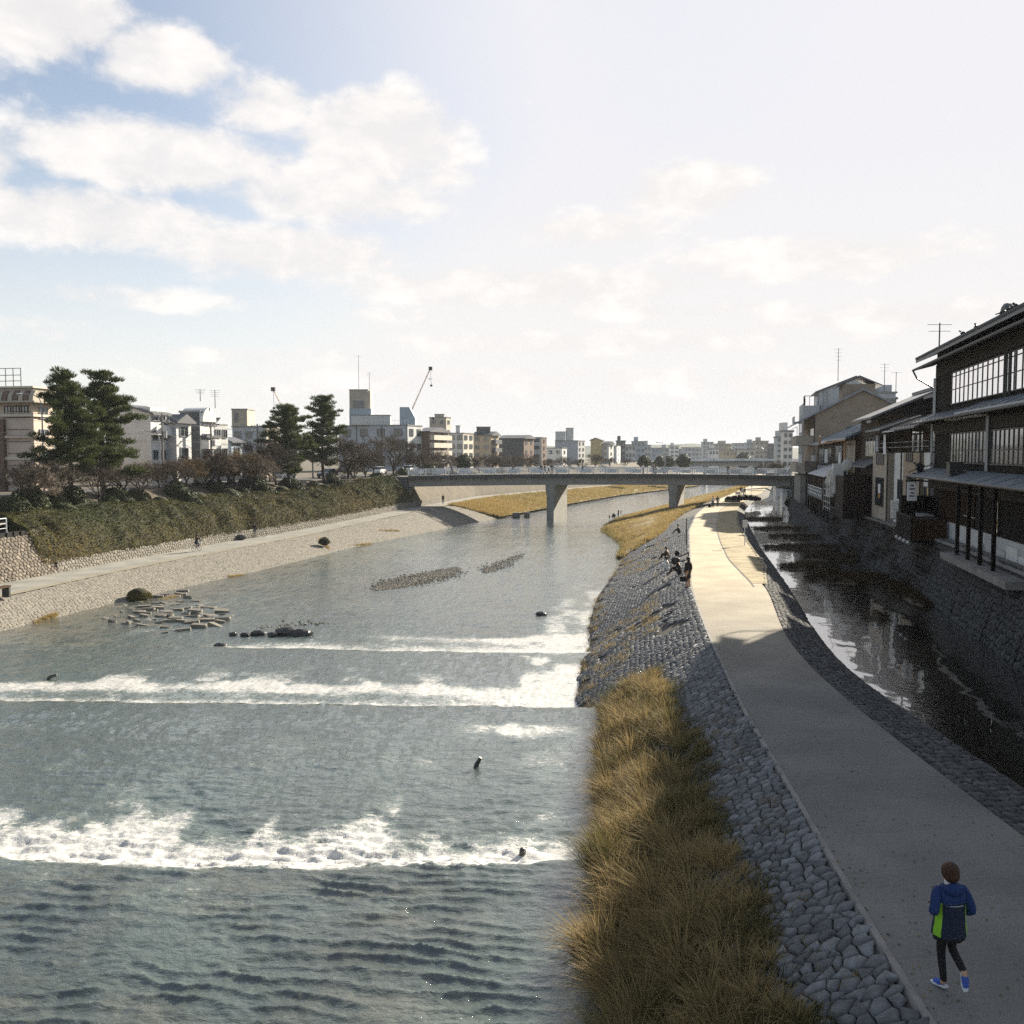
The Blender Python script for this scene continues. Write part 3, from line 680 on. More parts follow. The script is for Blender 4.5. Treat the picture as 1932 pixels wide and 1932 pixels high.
for (X, h) in ((-10.7, 2.3), (8.0, 3.4), (27.1, 5.2), (44.5, 4.6)):
    z = 3.25+CAMB(X); lp = thing('street_lamp', (X, 164.4, z), 'x', 'street lamp', 'lamps on the bridge')
    m = MB(); m.tube((X, 164.4, z), (X, 164.4, z+h), .075, .05); part('pole', m, M_STEEL, lp)
    a = MB(); a.path([(X, 164.4, z+h), (X-.4, 164.4, z+h+.25), (X-1.3, 164.3, z+h+.35)], [.05, .04, .035], 5); part('arm', a, M_STEEL, lp)
    q = MB(); q.ball((X-1.45, 164.3, z+h+.33), .2, 7, 5, (1.2, .6, .45)); part('lamp_head', q, M_WHITE, lp)
    lp['label'] = {-10.7: 'short grey street lamp at the left end of the concrete bridge', 8.0: 'grey street lamp on the bridge above the pier standing in the river',
                   27.1: 'tall thin street lamp on the bridge above the pier in the golden grass', 44.5: 'street lamp at the far end of the bridge beside the old houses'}[X]
BR2, C2 = bridge('distant hazy road bridge crossing the river farther downstream', 400, 58, 140, 3.6, 2.0, 10, [(83, -5.6, .3), (104.5, -5.6, .3), (124, -4, .3)], 0, 26, (95, 400, -5))
# concrete blocks and old posts in the river
for i, (px, py, s) in enumerate(((974, 978, 1.5), (994, 977, 1.15))):
    p = at_z(px, py, lambda D: water_z(D)-.1); m = MB(); m.box(p.x-s/2*.9, p.y, p.z-.3, p.x+s/2*.9, p.y+1.2, p.z+.95); m.box(p.x-s/2*.9+.1, p.y+.1, p.z+.95, p.x+s/2*.9-.1, p.y+1.1, p.z+1.02)
    o = part('concrete_block', m, M_CONC_D, None, (p.x, p.y, p.z)); tag(o, ['larger square concrete block in shallow water before the bridge, beside a smaller one', 'smaller concrete block in shallow water just nearer the bridge pier'][i], 'concrete block', 'concrete blocks by the far bank')
for i, (px, py, h, w) in enumerate(((1149, 977, .45, .22), (1157, 975, .6, .6), (1166, 972, .95, .3), (1171, 968, .5, .22))):
    p = at_z(px, py, lambda D: water_z(D)-.05); m = MB(); m.tube((p.x, p.y, p.z-.3), (p.x+.1, p.y, p.z+h), w*.5, w*.42, 7)
    if i == 1: m.tube((p.x-.3, p.y, p.z+.05), (p.x+.55, p.y+.1, p.z+.25), .16, .1, 6)
    o = part('wooden_stake', m, M_DARKM, None, (p.x, p.y, p.z)); tag(o, ['thin short dark stake in the water, nearest the open river', 'dark stump with a leaning limb in the water off the grassy tip', 'tallest dark stake in the water off the grassy tip', 'short dark stake in the water closest to the grassy tip'][i], 'stake', 'old stakes in the river')
# ================================================================ buildings on the far-left street and the distant town
def wallmat(name, c, sc=.5, b=.1): return mat(name, c, .85, .10, sc, b, 9)
W_GREY = wallmat('grey_blue_render', (.40, .42, .44)); W_LGREY = wallmat('pale_grey_render', (.52, .53, .52)); W_CREAM = wallmat('cream_render', (.60, .55, .45))
W_WHITE = wallmat('white_render', (.68, .67, .64)); W_TAN = wallmat('tan_render', (.42, .34, .24)); W_BROWN = wallmat('brown_tile_cladding', (.17, .115, .085))
W_DARK = wallmat('dark_cladding', (.10, .105, .11)); W_BEIGE = wallmat('beige_concrete', (.40, .36, .29)); W_YELLOW = wallmat('yellow_ochre_render', (.48, .40, .22)); W_BLUE = wallmat('bluish_metal_cladding', (.33, .39, .44))
W_PINK = wallmat('pinkish_stone_cladding', (.58, .48, .40))
M_TILE = mat('grey_roof_tile', (.10, .105, .115), .5, .25, 6, .3, 25); M_FLAT = mat('flat_roof_felt', (.25, .25, .24), .9, .2, 1)
M_FRAME = mat('window_frame', (.28, .29, .30), .5, .1, 5); M_FRAMED = mat('dark_window_frame', (.05, .045, .04), .55, .15, 5)
def glass_mat(name, c, rough=.06, spec=.9):
    m, nt, bs, L = new_mat(name); bs.inputs['Base Color'].default_value = (*c, 1); bs.inputs['Roughness'].default_value = rough
    bs.inputs['Specular IOR Level'].default_value = spec; bs.inputs['IOR'].default_value = 1.5; return m
M_GLASS = glass_mat('window_glass', (.035, .045, .05)); M_GLASSL = glass_mat('curtained_window_glass', (.20, .20, .19))
_wc = {}
def win_data(w, h, frame=None, glass=None, mull=1, rail=0):
    frame = frame or M_FRAME; glass = glass or M_GLASS
    k = (round(w, 2), round(h, 2), frame.name, glass.name, mull, rail)
    if k not in _wc:
        m = MB(); t = .07; m.mi = 0
        m.box(-w/2, -.10, -h/2, -w/2+t, .0, h/2); m.box(w/2-t, -.10, -h/2, w/2, .0, h/2)
        m.box(-w/2+t, -.10, h/2-t, w/2-t, .0, h/2); m.box(-w/2+t, -.13, -h/2, w/2-t, .0, -h/2+t)
        for i in range(mull):
            x = -w/2+w*(i+1)/(mull+1); m.box(x-t*.4, -.085, -h/2+t, x+t*.4, -.01, h/2-t)
        for i in range(rail):
            z = -h/2+h*(i+1)/(rail+1); m.box(-w/2+t, -.08, z-t*.4, w/2-t, -.012, z+t*.4)
        m.mi = 1; m.box(-w/2+t, -.04, -h/2+t, w/2-t, -.008, h/2-t)
        _wc[k] = m.data('window', [frame, glass])
    return _wc[k]
def put_win(B, p, ang, data, name='window'):
    o = link(name, data, B); o.location = Vector(p)-WL[B]; o.rotation_euler[2] = ang; return o
def lbuild(name, label, cat, xl, xc, xr, ytop, off, mside, mfront, floors=3, scols=2, fcols=2, roof='flat', z0=STREET_Z, ww=1.3, wh=1.2, frame=None, glass=None, swin=True, Dfix=None):
    if Dfix is None:
        Ds = np.arange(60, 620, .2); f = (XLI(Ds)-off)/Ds*FPX+HALF-xc
        Dc = float(Ds[np.argmax(f > 0)])
    else: Dc = Dfix
    X0 = (xc-HALF)/FPX*Dc; e = 3.0
    t = np.array([float(XLI(Dc+e)-XLI(Dc-e)), 2*e]); t /= np.linalg.norm(t); nrm = np.array([t[1], -t[0]])   # outward, to the river
    kr = (xr-HALF)/FPX; Lf = (kr*Dc-X0)/(t[0]-kr*t[1]) if (t[0]-kr*t[1]) > .02 else 10
    Lf = float(np.clip(Lf, 3, 26)); kl = (xl-HALF)/FPX; s = -nrm
    W = (kl*Dc-X0)/(s[0]-kl*s[1]); W = float(np.clip(W, 3, 40))
    zt = float(at_d(xc, ytop, Dc).z); H = zt-z0
    B = thing(name, (X0, Dc, z0), label, cat)
    fr = ((X0, Dc, 0), (t[0], t[1], 0), (s[0], s[1], 0))
    m = MB(); m.fr = fr; m.mi = 0; m.box(0, 0, z0-.5, Lf, W, zt)
    # the front face takes its own material through a thin facing slab
    fa = MB(); fa.fr = fr; fa.box(.003, -.06, z0-.5, Lf-.003, .001, zt-.02)
    part('wall', m, mside, B); part('facade', fa, mfront, B)
    r = MB(); r.fr = fr
    if roof == 'flat':
        r.box(-.12, -.18, zt, Lf+.12, W+.12, zt+.25); part('roof', r, M_FLAT, B)
    elif roof == 'gable':      # ridge across, gable towards us
        a = W/2; rise = min(2.2, W*.22)
        r.wedge_a([(-.5, zt-.05), (a, zt+rise), (W+.5, zt-.05), (W+.5, zt+.12), (a, zt+rise+.2), (-.5, zt+.12)], -.4, Lf+.4)
        part('roof', r, M_TILE, B)
        for q in (.01, Lf-.01): g = MB(); g.fr = fr; g.add([(q, 0, zt), (q, W, zt), (q, a, zt+rise*.97)], [(0, 2, 1)]); part('gable', g, mside, B)
    elif roof == 'shed':
        r.wedge([(-.4, zt-.1), (Lf*.35, zt+.9), (Lf*.35, zt+1.05), (-.4, zt+.08)], -.3, W*.5); part('roof', r, M_TILE, B)
        q = MB(); q.fr = fr; q.box(Lf*.35, -.1, zt+.0, Lf, W, zt+.2); part('roof', q, M_FLAT, B)
    elif roof == 'eave':
        r.wedge([(-.4, zt-.1), (Lf+.4, zt-.1), (Lf+.4, zt+.1), (Lf*.5, zt+1.1), (-.4, zt+.1)], -.6, W+.4); part('roof', r, M_TILE, B)
    fh = H/floors; wh_ = min(wh, fh*.55)
    af = math.atan2(t[1], t[0]); asd = math.atan2(nrm[1], nrm[0])
    def wp(a, b, z): return (X0+t[0]*a+s[0]*b, Dc+t[1]*a+s[1]*b, z)
    for k in range(floors):
        zc = z0+fh*(k+.56)
        for i in range(fcols):
            w_ = min(ww, Lf/fcols*.7)
            put_win(B, wp(Lf*(i+.5)/fcols, -.062, zc), af, win_data(w_, wh_, frame, glass))
        if swin:
            for i in range(scols):
                w_ = min(ww, W/scols*.6)
                put_win(B, wp(-.003, W*(i+.5)/scols, zc), asd, win_data(w_, wh_, frame, glass))
    return dict(B=B, fr=fr, L=Lf, W=W, zt=zt, z0=z0, D=Dc, t=t, s=s, n=nrm, af=af, asd=asd, wp=wp, fh=fh)
def roofbox(b, xl, xr, yt, mt, name='rooftop_room', zb=None, back=2.5, dep=4.5, cap=True, win=None):
    Dd = b['D']+back; p0 = at_d(xl, yt, Dd); p1 = at_d(xr, yt, Dd); zb = b['zt']+.25 if zb is None else zb
    m = MB(); m.box(p0.x, Dd, zb, p1.x, Dd+dep, p0.z); o = part(name, m, mt, b['B'])
    if cap: part('parapet', MB().box(p0.x-.1, Dd-.1, p0.z, p1.x+.1, Dd+dep+.1, p0.z+.18), M_FLAT, b['B'])
    if win:
        for q in win: put_win(b['B'], (p0.x+(p1.x-p0.x)*q[0], Dd-.003, zb+(p0.z-zb)*q[1]), 0, win_data(q[2], q[3]))
    return p0, p1, Dd
def balconies(b, floors, m, dep=1.2, h=1.0, a0=.04, a1=.96):
    for k in floors:
        z = b['z0']+b['fh']*k
        q = MB(); q.fr = b['fr']; L = b['L']
        q.box(L*a0, -dep-.065, z-.15, L*a1, -.065, z); q.box(L*a0, -dep-.065, z+.001, L*a1, -dep+.05, z+h); q.box(L*a0, -dep+.051, z+.001, L*a0+.1, -.065, z+h); q.box(L*a1-.1, -dep+.051, z+.001, L*a1, -.065, z+h)
        part('balcony', q, m, b['B'])
def antenna(loc, h, label, n=4):
    a = thing('aerial', loc, label, 'aerial', 'roof aerials'); m = MB(); x, y, z = loc
    m.tube(loc, (x, y, z+h), .055, .04, 5); part('mast', m, M_DARKM, a)
    e = MB()
    for k in range(n):
        zz = z+h*(.97-.11*k); w = .75-.08*k; e.tube((x-w, y, zz), (x+w, y, zz), .018, .018, 4)
    part('elements', e, M_DARKM, a); return a

# --- the ornate hotel at the left edge
h1 = lbuild('hotel', 'ornate pinkish hotel with a scalloped fan roof and rooftop railing beside the pines', 'hotel', -190, 66, 84, 760, 17, W_PINK, W_PINK, 4, 0, 1, 'none', swin=False)
B = h1['B']; fr = h1['fr']; zt = h1['zt']; W = h1['W']; Lf = h1['L']
for k in range(5):
    z = h1['z0']+1.0+k*h1['fh']*.98
    part('cornice', (lambda q: (setattr(q, 'fr', fr), q.box(-.30, -.3, z, Lf+.2, W, z+.28))[1])(MB()), W_CREAM if k % 2 else W_PINK, B)
for k in range(12):
    z = h1['z0']+2.6+k*.62
    if k not in (3, 7, 11): part('groove_band', (lambda q: (setattr(q, 'fr', fr), q.box(-.05, .3, z, -.004, 3.0, z+.08))[1])(MB()), W_BROWN, B)
part('pilaster', (lambda q: (setattr(q, 'fr', fr), q.box(-.45, 3.2, h1['z0'], -.004, 4.0, zt-1.6))[1])(MB()), W_BROWN, B)
for k in range(4):
    for i in range(8):
        put_win(B, h1['wp'](-.006, 5.2+i*1.55, h1['z0']+h1['fh']*(k+.5)), h1['asd'], win_data(1.25, 1.8, M_FRAMED, M_GLASS if (i+k) % 3 else M_GLASSL, 1, 1))
for i in range(3): put_win(B, h1['wp'](-.006, .9+i*1.0, zt-.9), h1['asd'], win_data(.8, 1.2, M_FRAMED, M_GLASSL))
rf = MB(); rf.fr = fr; rf.box(-1.0, -1.0, zt, Lf+.6, W, zt+.18); rf.box(-.5, -.5, zt+.181, Lf, W, zt+1.5); part('roof', rf, W_BEIGE, B)
for i in range(22):
    v = MB(); v.fr = fr; y = -.85+i*.62
    v.wedge([(-1.0, zt+.18), (-.92, zt+.7), (-.55, zt+1.2), (-.5, zt+1.25), (-.5, zt+.18)], y, y+.5); part('roof_scallop', v, W_BROWN if i % 2 else W_BEIGE, B)
part('roof_cap', (lambda q: (setattr(q, 'fr', fr), q.box(-.75, -.7, zt+1.5, Lf, W, zt+1.68))[1])(MB()), W_CREAM, B)
rl = MB(); rl.fr = fr
for i in range(14):
    y = 1.5+i*.9; rl.tube((.3, y, zt+1.68), (.3, y, zt+3.6), .04, .04, 5)
for z in (2.3, 2.9, 3.6): rl.tube((.3, 1.5, zt+z), (.3, 13.2, zt+z), .035, .035, 5)
part('roof_railing', rl, M_DARKM, B)

b2 = lbuild('apartment_building', 'tall pale grey gabled building with a plain windowless side wall, behind the big pines', 'building', 205, 286, 313, 768, 17, W_LGREY, W_WHITE, 4, 1, 2, 'none', swin=False)
q = MB(); q.fr = b2['fr']; q.wedge_a([(-.7, b2['zt']-.7), (3.2, b2['zt']+.35), (b2['W'], b2['zt']+.3), (b2['W'], b2['zt']+.1), (3.2, b2['zt']+.12), (-.7, b2['zt']-.95)], -.3, b2['L']+.3); part('roof', q, M_TILE, b2['B'])
q = MB(); q.fr = b2['fr']; q.box(-.02, -.95, b2['zt']-3.4, b2['L'], -.065, b2['zt']-3.2); q.box(-.02, -.95, b2['zt']-3.2, b2['L'], -.9, b2['zt']-2.2); part('balcony', q, W_WHITE, b2['B'])
b3 = lbuild('house', 'narrow three-storey grey house with white front, between plain gabled building and dark building', 'house', 318, 334, 357, 797, 15.5, W_GREY, W_WHITE, 3, 1, 1, 'eave', ww=1.6, swin=False)
b4 = lbuild('apartment_building', 'dark blue-grey building with an arched white gable top facing the river', 'building', 350, 379, 404, 778, 16, W_DARK, W_WHITE, 4, 1, 1, 'flat', ww=2.0, swin=False)
ar = MB(); ar.fr = b4['fr']; L4 = b4['L']; z4 = b4['zt']
prof = [(L4*.5+L4*.5*math.cos(a), z4-1.2+1.9*math.sin(a)) for a in np.linspace(0, math.pi, 12)]
ar.wedge(prof, -.5, 3.0); part('arched_gable', ar, W_WHITE, b4['B']); balconies(b4, (1, 2), W_WHITE)
q = MB(); q.fr = b4['fr']; q.wedge([(-.3, z4-3.3), (L4+.3, z4-3.3), (L4+.1, z4-3.0), (-.1, z4-3.0)], -1.2, -.07); part('canopy', q, M_TILE, b4['B'])
b5 = lbuild('house', 'pale grey town house with a small balcony beside the arched building', 'house', 398, 406, 431, 802, 16, W_GREY, W_LGREY, 3, 1, 2, 'shed', swin=False); balconies(b5, (1,), W_LGREY)
b6 = lbuild('house', 'small blue gabled house behind bare trees', 'house', 425, 437, 458, 835, 20, W_BLUE, W_BLUE, 2, 1, 1, 'gable')
b7 = lbuild('apartment_building', 'low beige building with a concrete water tower on its roof', 'building', 440, 503, 528, 806, 24, W_GREY, W_BEIGE, 3, 3, 1, 'flat')
roofbox(b7, 437, 466, 773, W_BEIGE, 'water_tower', back=1.5, win=[(.3, .55, .7, 1.6)])
b8 = lbuild('office_building', 'large blue-grey office block with windows in rows, white rooftop boxes and a square tower', 'building', 640, 769, 797, 803, 19, W_GREY, W_LGREY, 3, 4, 2, 'flat', ww=1.9, wh=1.7, frame=M_FRAMED)
for a in (.0, .36, .73):
    q = MB(); q.fr = b8['fr']; y = b8['W']*a+.02; q.tube((-.1, y, b8['z0']), (-.1, y, b8['zt']), .07, .07, 5); part('downpipe', q, M_FRAMED, b8['B'])
roofbox(b8, 662, 734, 784, W_LGREY, 'rooftop_box', back=3)
roofbox(b8, 659, 700, 771, W_BLUE, 'tower_base', back=4, cap=False)
p0, p1, dd = roofbox(b8, 659, 694, 736, W_BEIGE, 'rooftop_tower', back=5, dep=4, win=[(.5, .60, 2.6, 1.7)])
roofbox(b8, 690, 699, 737, W_CREAM, 'tower_side', back=5.6, dep=3.6, cap=False)
q = MB(); z8 = b8['zt']+.25; a0 = at_d(754, 768, b8['D']+4); a1 = at_d(772, 768, b8['D']+4); a2 = at_d(783, 768, b8['D']+4)
q.wedge([(a0.x, z8), (a0.x, a0.z), (a1.x, a1.z), (a2.x, a1.z-2.6), (a2.x, z8)], b8['D']+4, b8['D']+8); part('stair_tower', q, W_BLUE, b8['B'])
rl = MB()
for i in range(16):
    x = a0.x-9+i*.75; rl.tube((x, b8['D']+1, z8), (x, b8['D']+1, z8+1.0), .03, .03, 4)
rl.tube((a0.x-9, b8['D']+1, z8+1.0), (a0.x+2.3, b8['D']+1, z8+1.0), .035, .035, 4); part('roof_railing', rl, M_WHITE, b8['B'])
b9 = lbuild('apartment_building', 'brown five-storey apartment block with white balconies facing the river', 'building', 797, 809, 846, 814, 17, W_BROWN, W_BROWN, 5, 1, 3, 'eave', ww=1.6, swin=False); balconies(b9, (1, 2, 3, 4), W_CREAM)
b10 = lbuild('apartment_building', 'olive beige tower block rising behind the brown balconied apartments', 'building', 811, 842, 851, 788, 40, W_BEIGE, W_CREAM, 5, 2, 1, 'flat'); roofbox(b10, 820, 838, 782, W_BEIGE, back=1.5, dep=3)
b11 = lbuild('apartment_building', 'cream four-storey apartment block with square windows beside the brown block', 'building', 847, 874, 893, 818, 18, W_LGREY, W_CREAM, 4, 2, 2, 'flat', frame=M_FRAMED, ww=1.9); roofbox(b11, 860, 868, 804, W_LGREY, back=1.5, dep=3)
b12 = lbuild('apartment_building', 'tan apartment block with dark rooftop room and corner balconies', 'building', 892, 926, 941, 821, 18, W_TAN, W_TAN, 4, 2, 1, 'eave'); roofbox(b12, 899, 925, 806, W_DARK, back=2, dep=4); balconies(b12, (1, 2, 3), W_DARK, a0=.1, a1=.9)
b13 = lbuild('apartment_building', 'long dark grey building with a sloping roof behind brown bare trees', 'building', 941, 988, 1007, 827, 18, W_DARK, W_BROWN, 3, 0, 2, 'eave', swin=False)
b14 = lbuild('apartment_building', 'pale block with dark bands and a brick-red corner strip', 'building', 1003, 1021, 1031, 826, 17, W_LGREY, W_BROWN, 4, 0, 1, 'flat', swin=False)
for k in (1.2, 2.4, 3.4):
    q = MB(); q.fr = b14['fr']; z = b14['z0']+b14['fh']*k; q.box(-.05, .6, z, -.004, b14['W'], z+1.1); part('dark_band', q, W_DARK, b14['B'])
b15 = lbuild('house', 'low white house with two small windows behind the bridge trees', 'house', 1031, 1060, 1069, 846, 15, W_WHITE, W_WHITE, 2, 2, 1, 'flat')
b16 = lbuild('apartment_building', 'tall blue-grey windowless block with two rooftop rooms', 'building', 1047, 1090, 1103, 832, 24, W_GREY, W_LGREY, 4, 0, 2, 'flat', swin=False); roofbox(b16, 1049, 1067, 815, W_LGREY, back=2, dep=5); roofbox(b16, 1069, 1082, 808, W_LGREY, back=2, dep=5)
b17 = lbuild('house', 'tall narrow yellow ochre house with a gabled top', 'house', 1114, 1133, 1138, 831, 16, W_YELLOW, W_YELLOW, 3, 0, 1, 'gable', swin=False)
b18 = lbuild('house', 'pale house with a lean-to tiled roof next to the yellow gabled house', 'house', 1137, 1148, 1157, 838, 13, W_LGREY, W_WHITE, 3, 1, 1, 'eave')
b19 = lbuild('house', 'mid-sized white house beyond the lean-to roofed house', 'house', 1152, 1163, 1170, 842, 16, W_LGREY, W_WHITE, 3, 1, 1, 'flat')
# --- the distant town: each block stands where it is seen, faded by the air between
far = [  # xl, xr, ytop, distance, material, rows, cols, label
 (1164,1180,833,430,W_DARK,4,2,'dark far block with a small roof hut, nearest of the hazy row'),(1180,1199,840,440,W_LGREY,3,3,'low pale far block beyond the dark one'),
 (1194,1217,834,470,W_BLUE,4,3,'broad bluish far block with a stepped top'),(1216,1228,841,480,W_GREY,3,2,'narrow grey far block at the end of the left row'),
 (1230,1249,846,620,W_BLUE,3,3,'low hazy bluish block, leftmost in the skyline gap'),(1248,1262,846,640,W_GREY,3,2,'low hazy grey block beside the slim white tower'),(1264,1281,842,680,W_WHITE,4,2,'slim hazy white tower in the skyline'),
 (1290,1327,845,720,W_GREY,3,5,'long low hazy block in the middle of the skyline'),(1326,1346,835,640,W_LGREY,6,3,'tall pale block with many rows of windows in the skyline'),(1350,1386,838,700,W_BEIGE,5,7,'long beige slab block in the skyline'),
 (1386,1410,837,690,W_LGREY,5,4,'pale slab block joined to the beige slab in the skyline'),(1409,1428,836,640,W_GREY,5,3,'grey far block with a roof box in the skyline'),(1425,1450,833,560,W_BEIGE,5,3,'broad beige far block above the second bridge'),
 (1452,1471,838,520,W_DARK,4,3,'dark far block close to the right riverside'),(1466,1492,826,330,W_LGREY,6,3,'stepped pale block next to the tall gabled house'),(1478,1496,815,250,W_WHITE,6,2,'pale multi-storey block just beyond the tall gabled house'),
 (1281,1296,848,760,W_DARK,2,2,'small dark far roof in the skyline gap'),(1338,1356,848,520,W_WHITE,2,3,'low white far house in front of the tall pale block'),(1362,1392,850,540,W_TAN,2,4,'low brownish far house below the slab blocks'),(1396,1424,849,500,W_CREAM,2,3,'low cream far house right of the brownish one')]
for i, (xl, xr, yt, Df, m_, rows, cols, lab) in enumerate(far):
    a = at_d(xl, yt, Df); b = at_d(xr, yt, Df); z0 = 1.5; dp = (b.x-a.x)*.8
    B = thing('far_building', ((a.x+b.x)/2, Df, z0), lab, 'building', 'distant buildings of the skyline')
    part('wall', MB().box(a.x, Df, z0-6, b.x, Df+dp, a.z), m_, B); part('roof', MB().box(a.x-.3, Df-.3, a.z, b.x+.3, Df+dp, a.z+.5), M_FLAT, B)
    if i % 3 != 1: part('rooftop_room', MB().box(a.x+(b.x-a.x)*.2, Df+1, a.z+.5, a.x+(b.x-a.x)*(.45+.1*(i % 2)), Df+6, a.z+2.6), m_, B)
    w_ = (b.x-a.x)/cols*.62; fh = (a.z-z0)/rows
    for r_ in range(rows):
        for c in range(cols):
            put_win(B, (a.x+(b.x-a.x)*(c+.5)/cols, Df-.01, z0+fh*(r_+.55)), 0, win_data(w_, min(1.7, fh*.5)))
# low hill line at the horizon
hx = np.linspace(-1500, 2200, 90); hz = 6+26*fbm(hx*.004, hx*0, 91, 4)
V = np.concatenate([np.stack([hx, 0*hx+1500, 0*hx-9], 1), np.stack([hx, 0*hx+1700, hz], 1), np.stack([hx, 0*hx+1950, hz*.3], 1)]).reshape(3, 90, 3).transpose(1, 0, 2).reshape(-1, 3)
o = np_obj('hills', V, grid_faces(90, 3), mat('wooded_hill', (.05, .06, .04), .95, .3, .02), smooth=True); o['kind'] = 'structure'
# cranes
def crane(label, x0, y0, x1, y1, Dc):
    a = at_d(x0, y0, Dc); b = at_d(x1, y1, Dc); r = thing('tower_crane', (a.x, Dc, STREET_Z), label, 'crane', 'cranes above the roofs')
    part('mast', MB().tube((a.x, Dc, STREET_Z), (a.x, Dc, a.z), .7, .7, 4), M_STEEL, r)
    j = MB(); d = b-a; nseg = 12; o3 = [Vector((0, 0, .45)), Vector((0, .5, -.35)), Vector((0, -.5, -.35))]
    for k in o3: j.tube(a+k, b+k*.5, .09, .07, 4)
    for i in range(nseg):
        p = a+d*(i/nseg); q = a+d*((i+1)/nseg)
        for k in range(3): j.tube(p+o3[k], q+o3[(k+1) % 3], .05, .05, 3)
    part('jib', j, M_CRANE, r); part('jib_head', MB().box(b.x-.5, Dc-.4, b.z-.6, b.x+.6, Dc+.4, b.z+.5), M_DARKM, r)
    part('hook_line', MB().tube(b, (b.x+.25, Dc, b.z-5), .05, .05, 3).box(b.x-.1, Dc-.3, b.z-5.6, b.x+.6, Dc+.3, b.z-5), M_DARKM, r)
M_CRANE = mat('red_and_white_crane_paint', (.55, .36, .30), .6, .3, .25, col2=(.7, .68, .64))
crane('taller crane with a reddish white jib leaning to the right above the office block', 765, 800, 812, 695, 290)
crane('shorter crane with a jib leaning to the left behind the dark pines', 545, 790, 515, 734, 260)
antenna((h1['fr'][0][0]-5, h1['D'], zt+1.7), 4, 'rooftop aerial on the ornate hotel')
antenna(tuple(at_d(406, 770, b4['D']+2)), 2.4, 'aerial above the arched building'); antenna(tuple(at_d(378, 757, b4['D']+3)), 1.6, 'aerial behind the plain gabled building')
antenna(tuple(at_d(677, 735, b8['D']+7)), 8, 'tall thin aerial on the square rooftop tower', 1); antenna(tuple(at_d(697, 735, b8['D']+7)), 4, 'short aerial at the edge of the square rooftop tower', 2)
# ================================================================ the row of old houses along the canal
M_WOOD = mat('blackened_timber', (.013, .010, .008), .85, .35, 2.5, .35, 14, spec=.12, stretch=(1, 1, .25))
M_WOODB = mat('brown_timber', (.045, .027, .015), .8, .35, 2.5, .35, 14, spec=.15, stretch=(1, 1, .25))
M_WOODL = mat('weathered_boards', (.040, .034, .029), .85, .35, 2.5, .35, 14, spec=.15, stretch=(1, 1, .3))
M_PLY = mat('orange_brown_boards', (.30, .16, .06), .7, .25, 2, .2, 12)
M_SHEET = mat('bluish_sheet_roof', (.20, .225, .25), .42, .15, 1.5, .1, 10, spec=.5)
M_SHEETW = mat('pale_sheet_roof', (.42, .43, .44), .45, .15, 1.5, .1, 10, spec=.5)
M_BTILE = mat('blue_glazed_tile', (.07, .11, .16), .4, .25, 5, .3, 20, spec=.5)
M_RTAN = mat('tan_stucco', (.33, .26, .19), .9, .14, 1.2, .2, 20); M_RCREAM = mat('grey_cream_stucco', (.38, .33, .27), .9, .14, 1.2, .2, 20)
M_RWHITE = mat('white_siding', (.62, .62, .61), .7, .08, 1.2); M_RGREY = mat('pale_grey_siding', (.46, .47, .47), .8, .10, .7, .1, 12)
M_RBEIGE = mat('brown_beige_stucco', (.27, .215, .165), .9, .12, .8, .15, 14)
M_AC = mat('off_white_metal', (.55, .55, .53), .5, .08, 3); M_PLASTIC = mat('milky_plastic_sheet', (.50, .50, .48), .35, .2, 3, .6, 6, spec=.5)
M_REED = mat('brown_reed_screen', (.020, .012, .008), .9, .35, 3, .5, 18, stretch=(1, 1, .3))
M_CLOTH = mat('white_cloth', (.68, .67, .68), .85, .1, 4); M_CLOTHG = mat('grey_cloth', (.34, .36, .40), .85, .2, 3)
M_BRIGHT = glass_mat('sky_reflecting_glass', (.50, .50, .50), .03, 1.0); M_BRIGHT.node_tree.nodes['Principled BSDF'].inputs['Metallic'].default_value = .85
M_BRIGHT.node_tree.nodes['Principled BSDF'].inputs['Base Color'].default_value = (.86, .85, .86, 1)
M_OLDG = glass_mat('old_wavy_glass', (.16, .155, .14), .12, 1.0)
M_INK = mat('black_ink', (.02, .02, .03), .7, .1, 3)
Z2 = 2.0
def RF(D0, D1, setb=0.0):
    p = Vector((float(facade_x(D0)), D0)); q = Vector((float(facade_x(D1)), D1)); a = (q-p); L = a.length; a.normalize(); b = Vector((a.y, -a.x))
    p = p+b*setb
    return ((p.x, p.y, 0), (a.x, a.y, 0), (b.x, b.y, 0)), L
def FM(fr): m = MB(); m.fr = fr; return m
def fpart(name, fr, parent, m_, *boxes):
    m = FM(fr)
    for b in boxes: m.box(*b)
    return part(name, m, m_, parent)
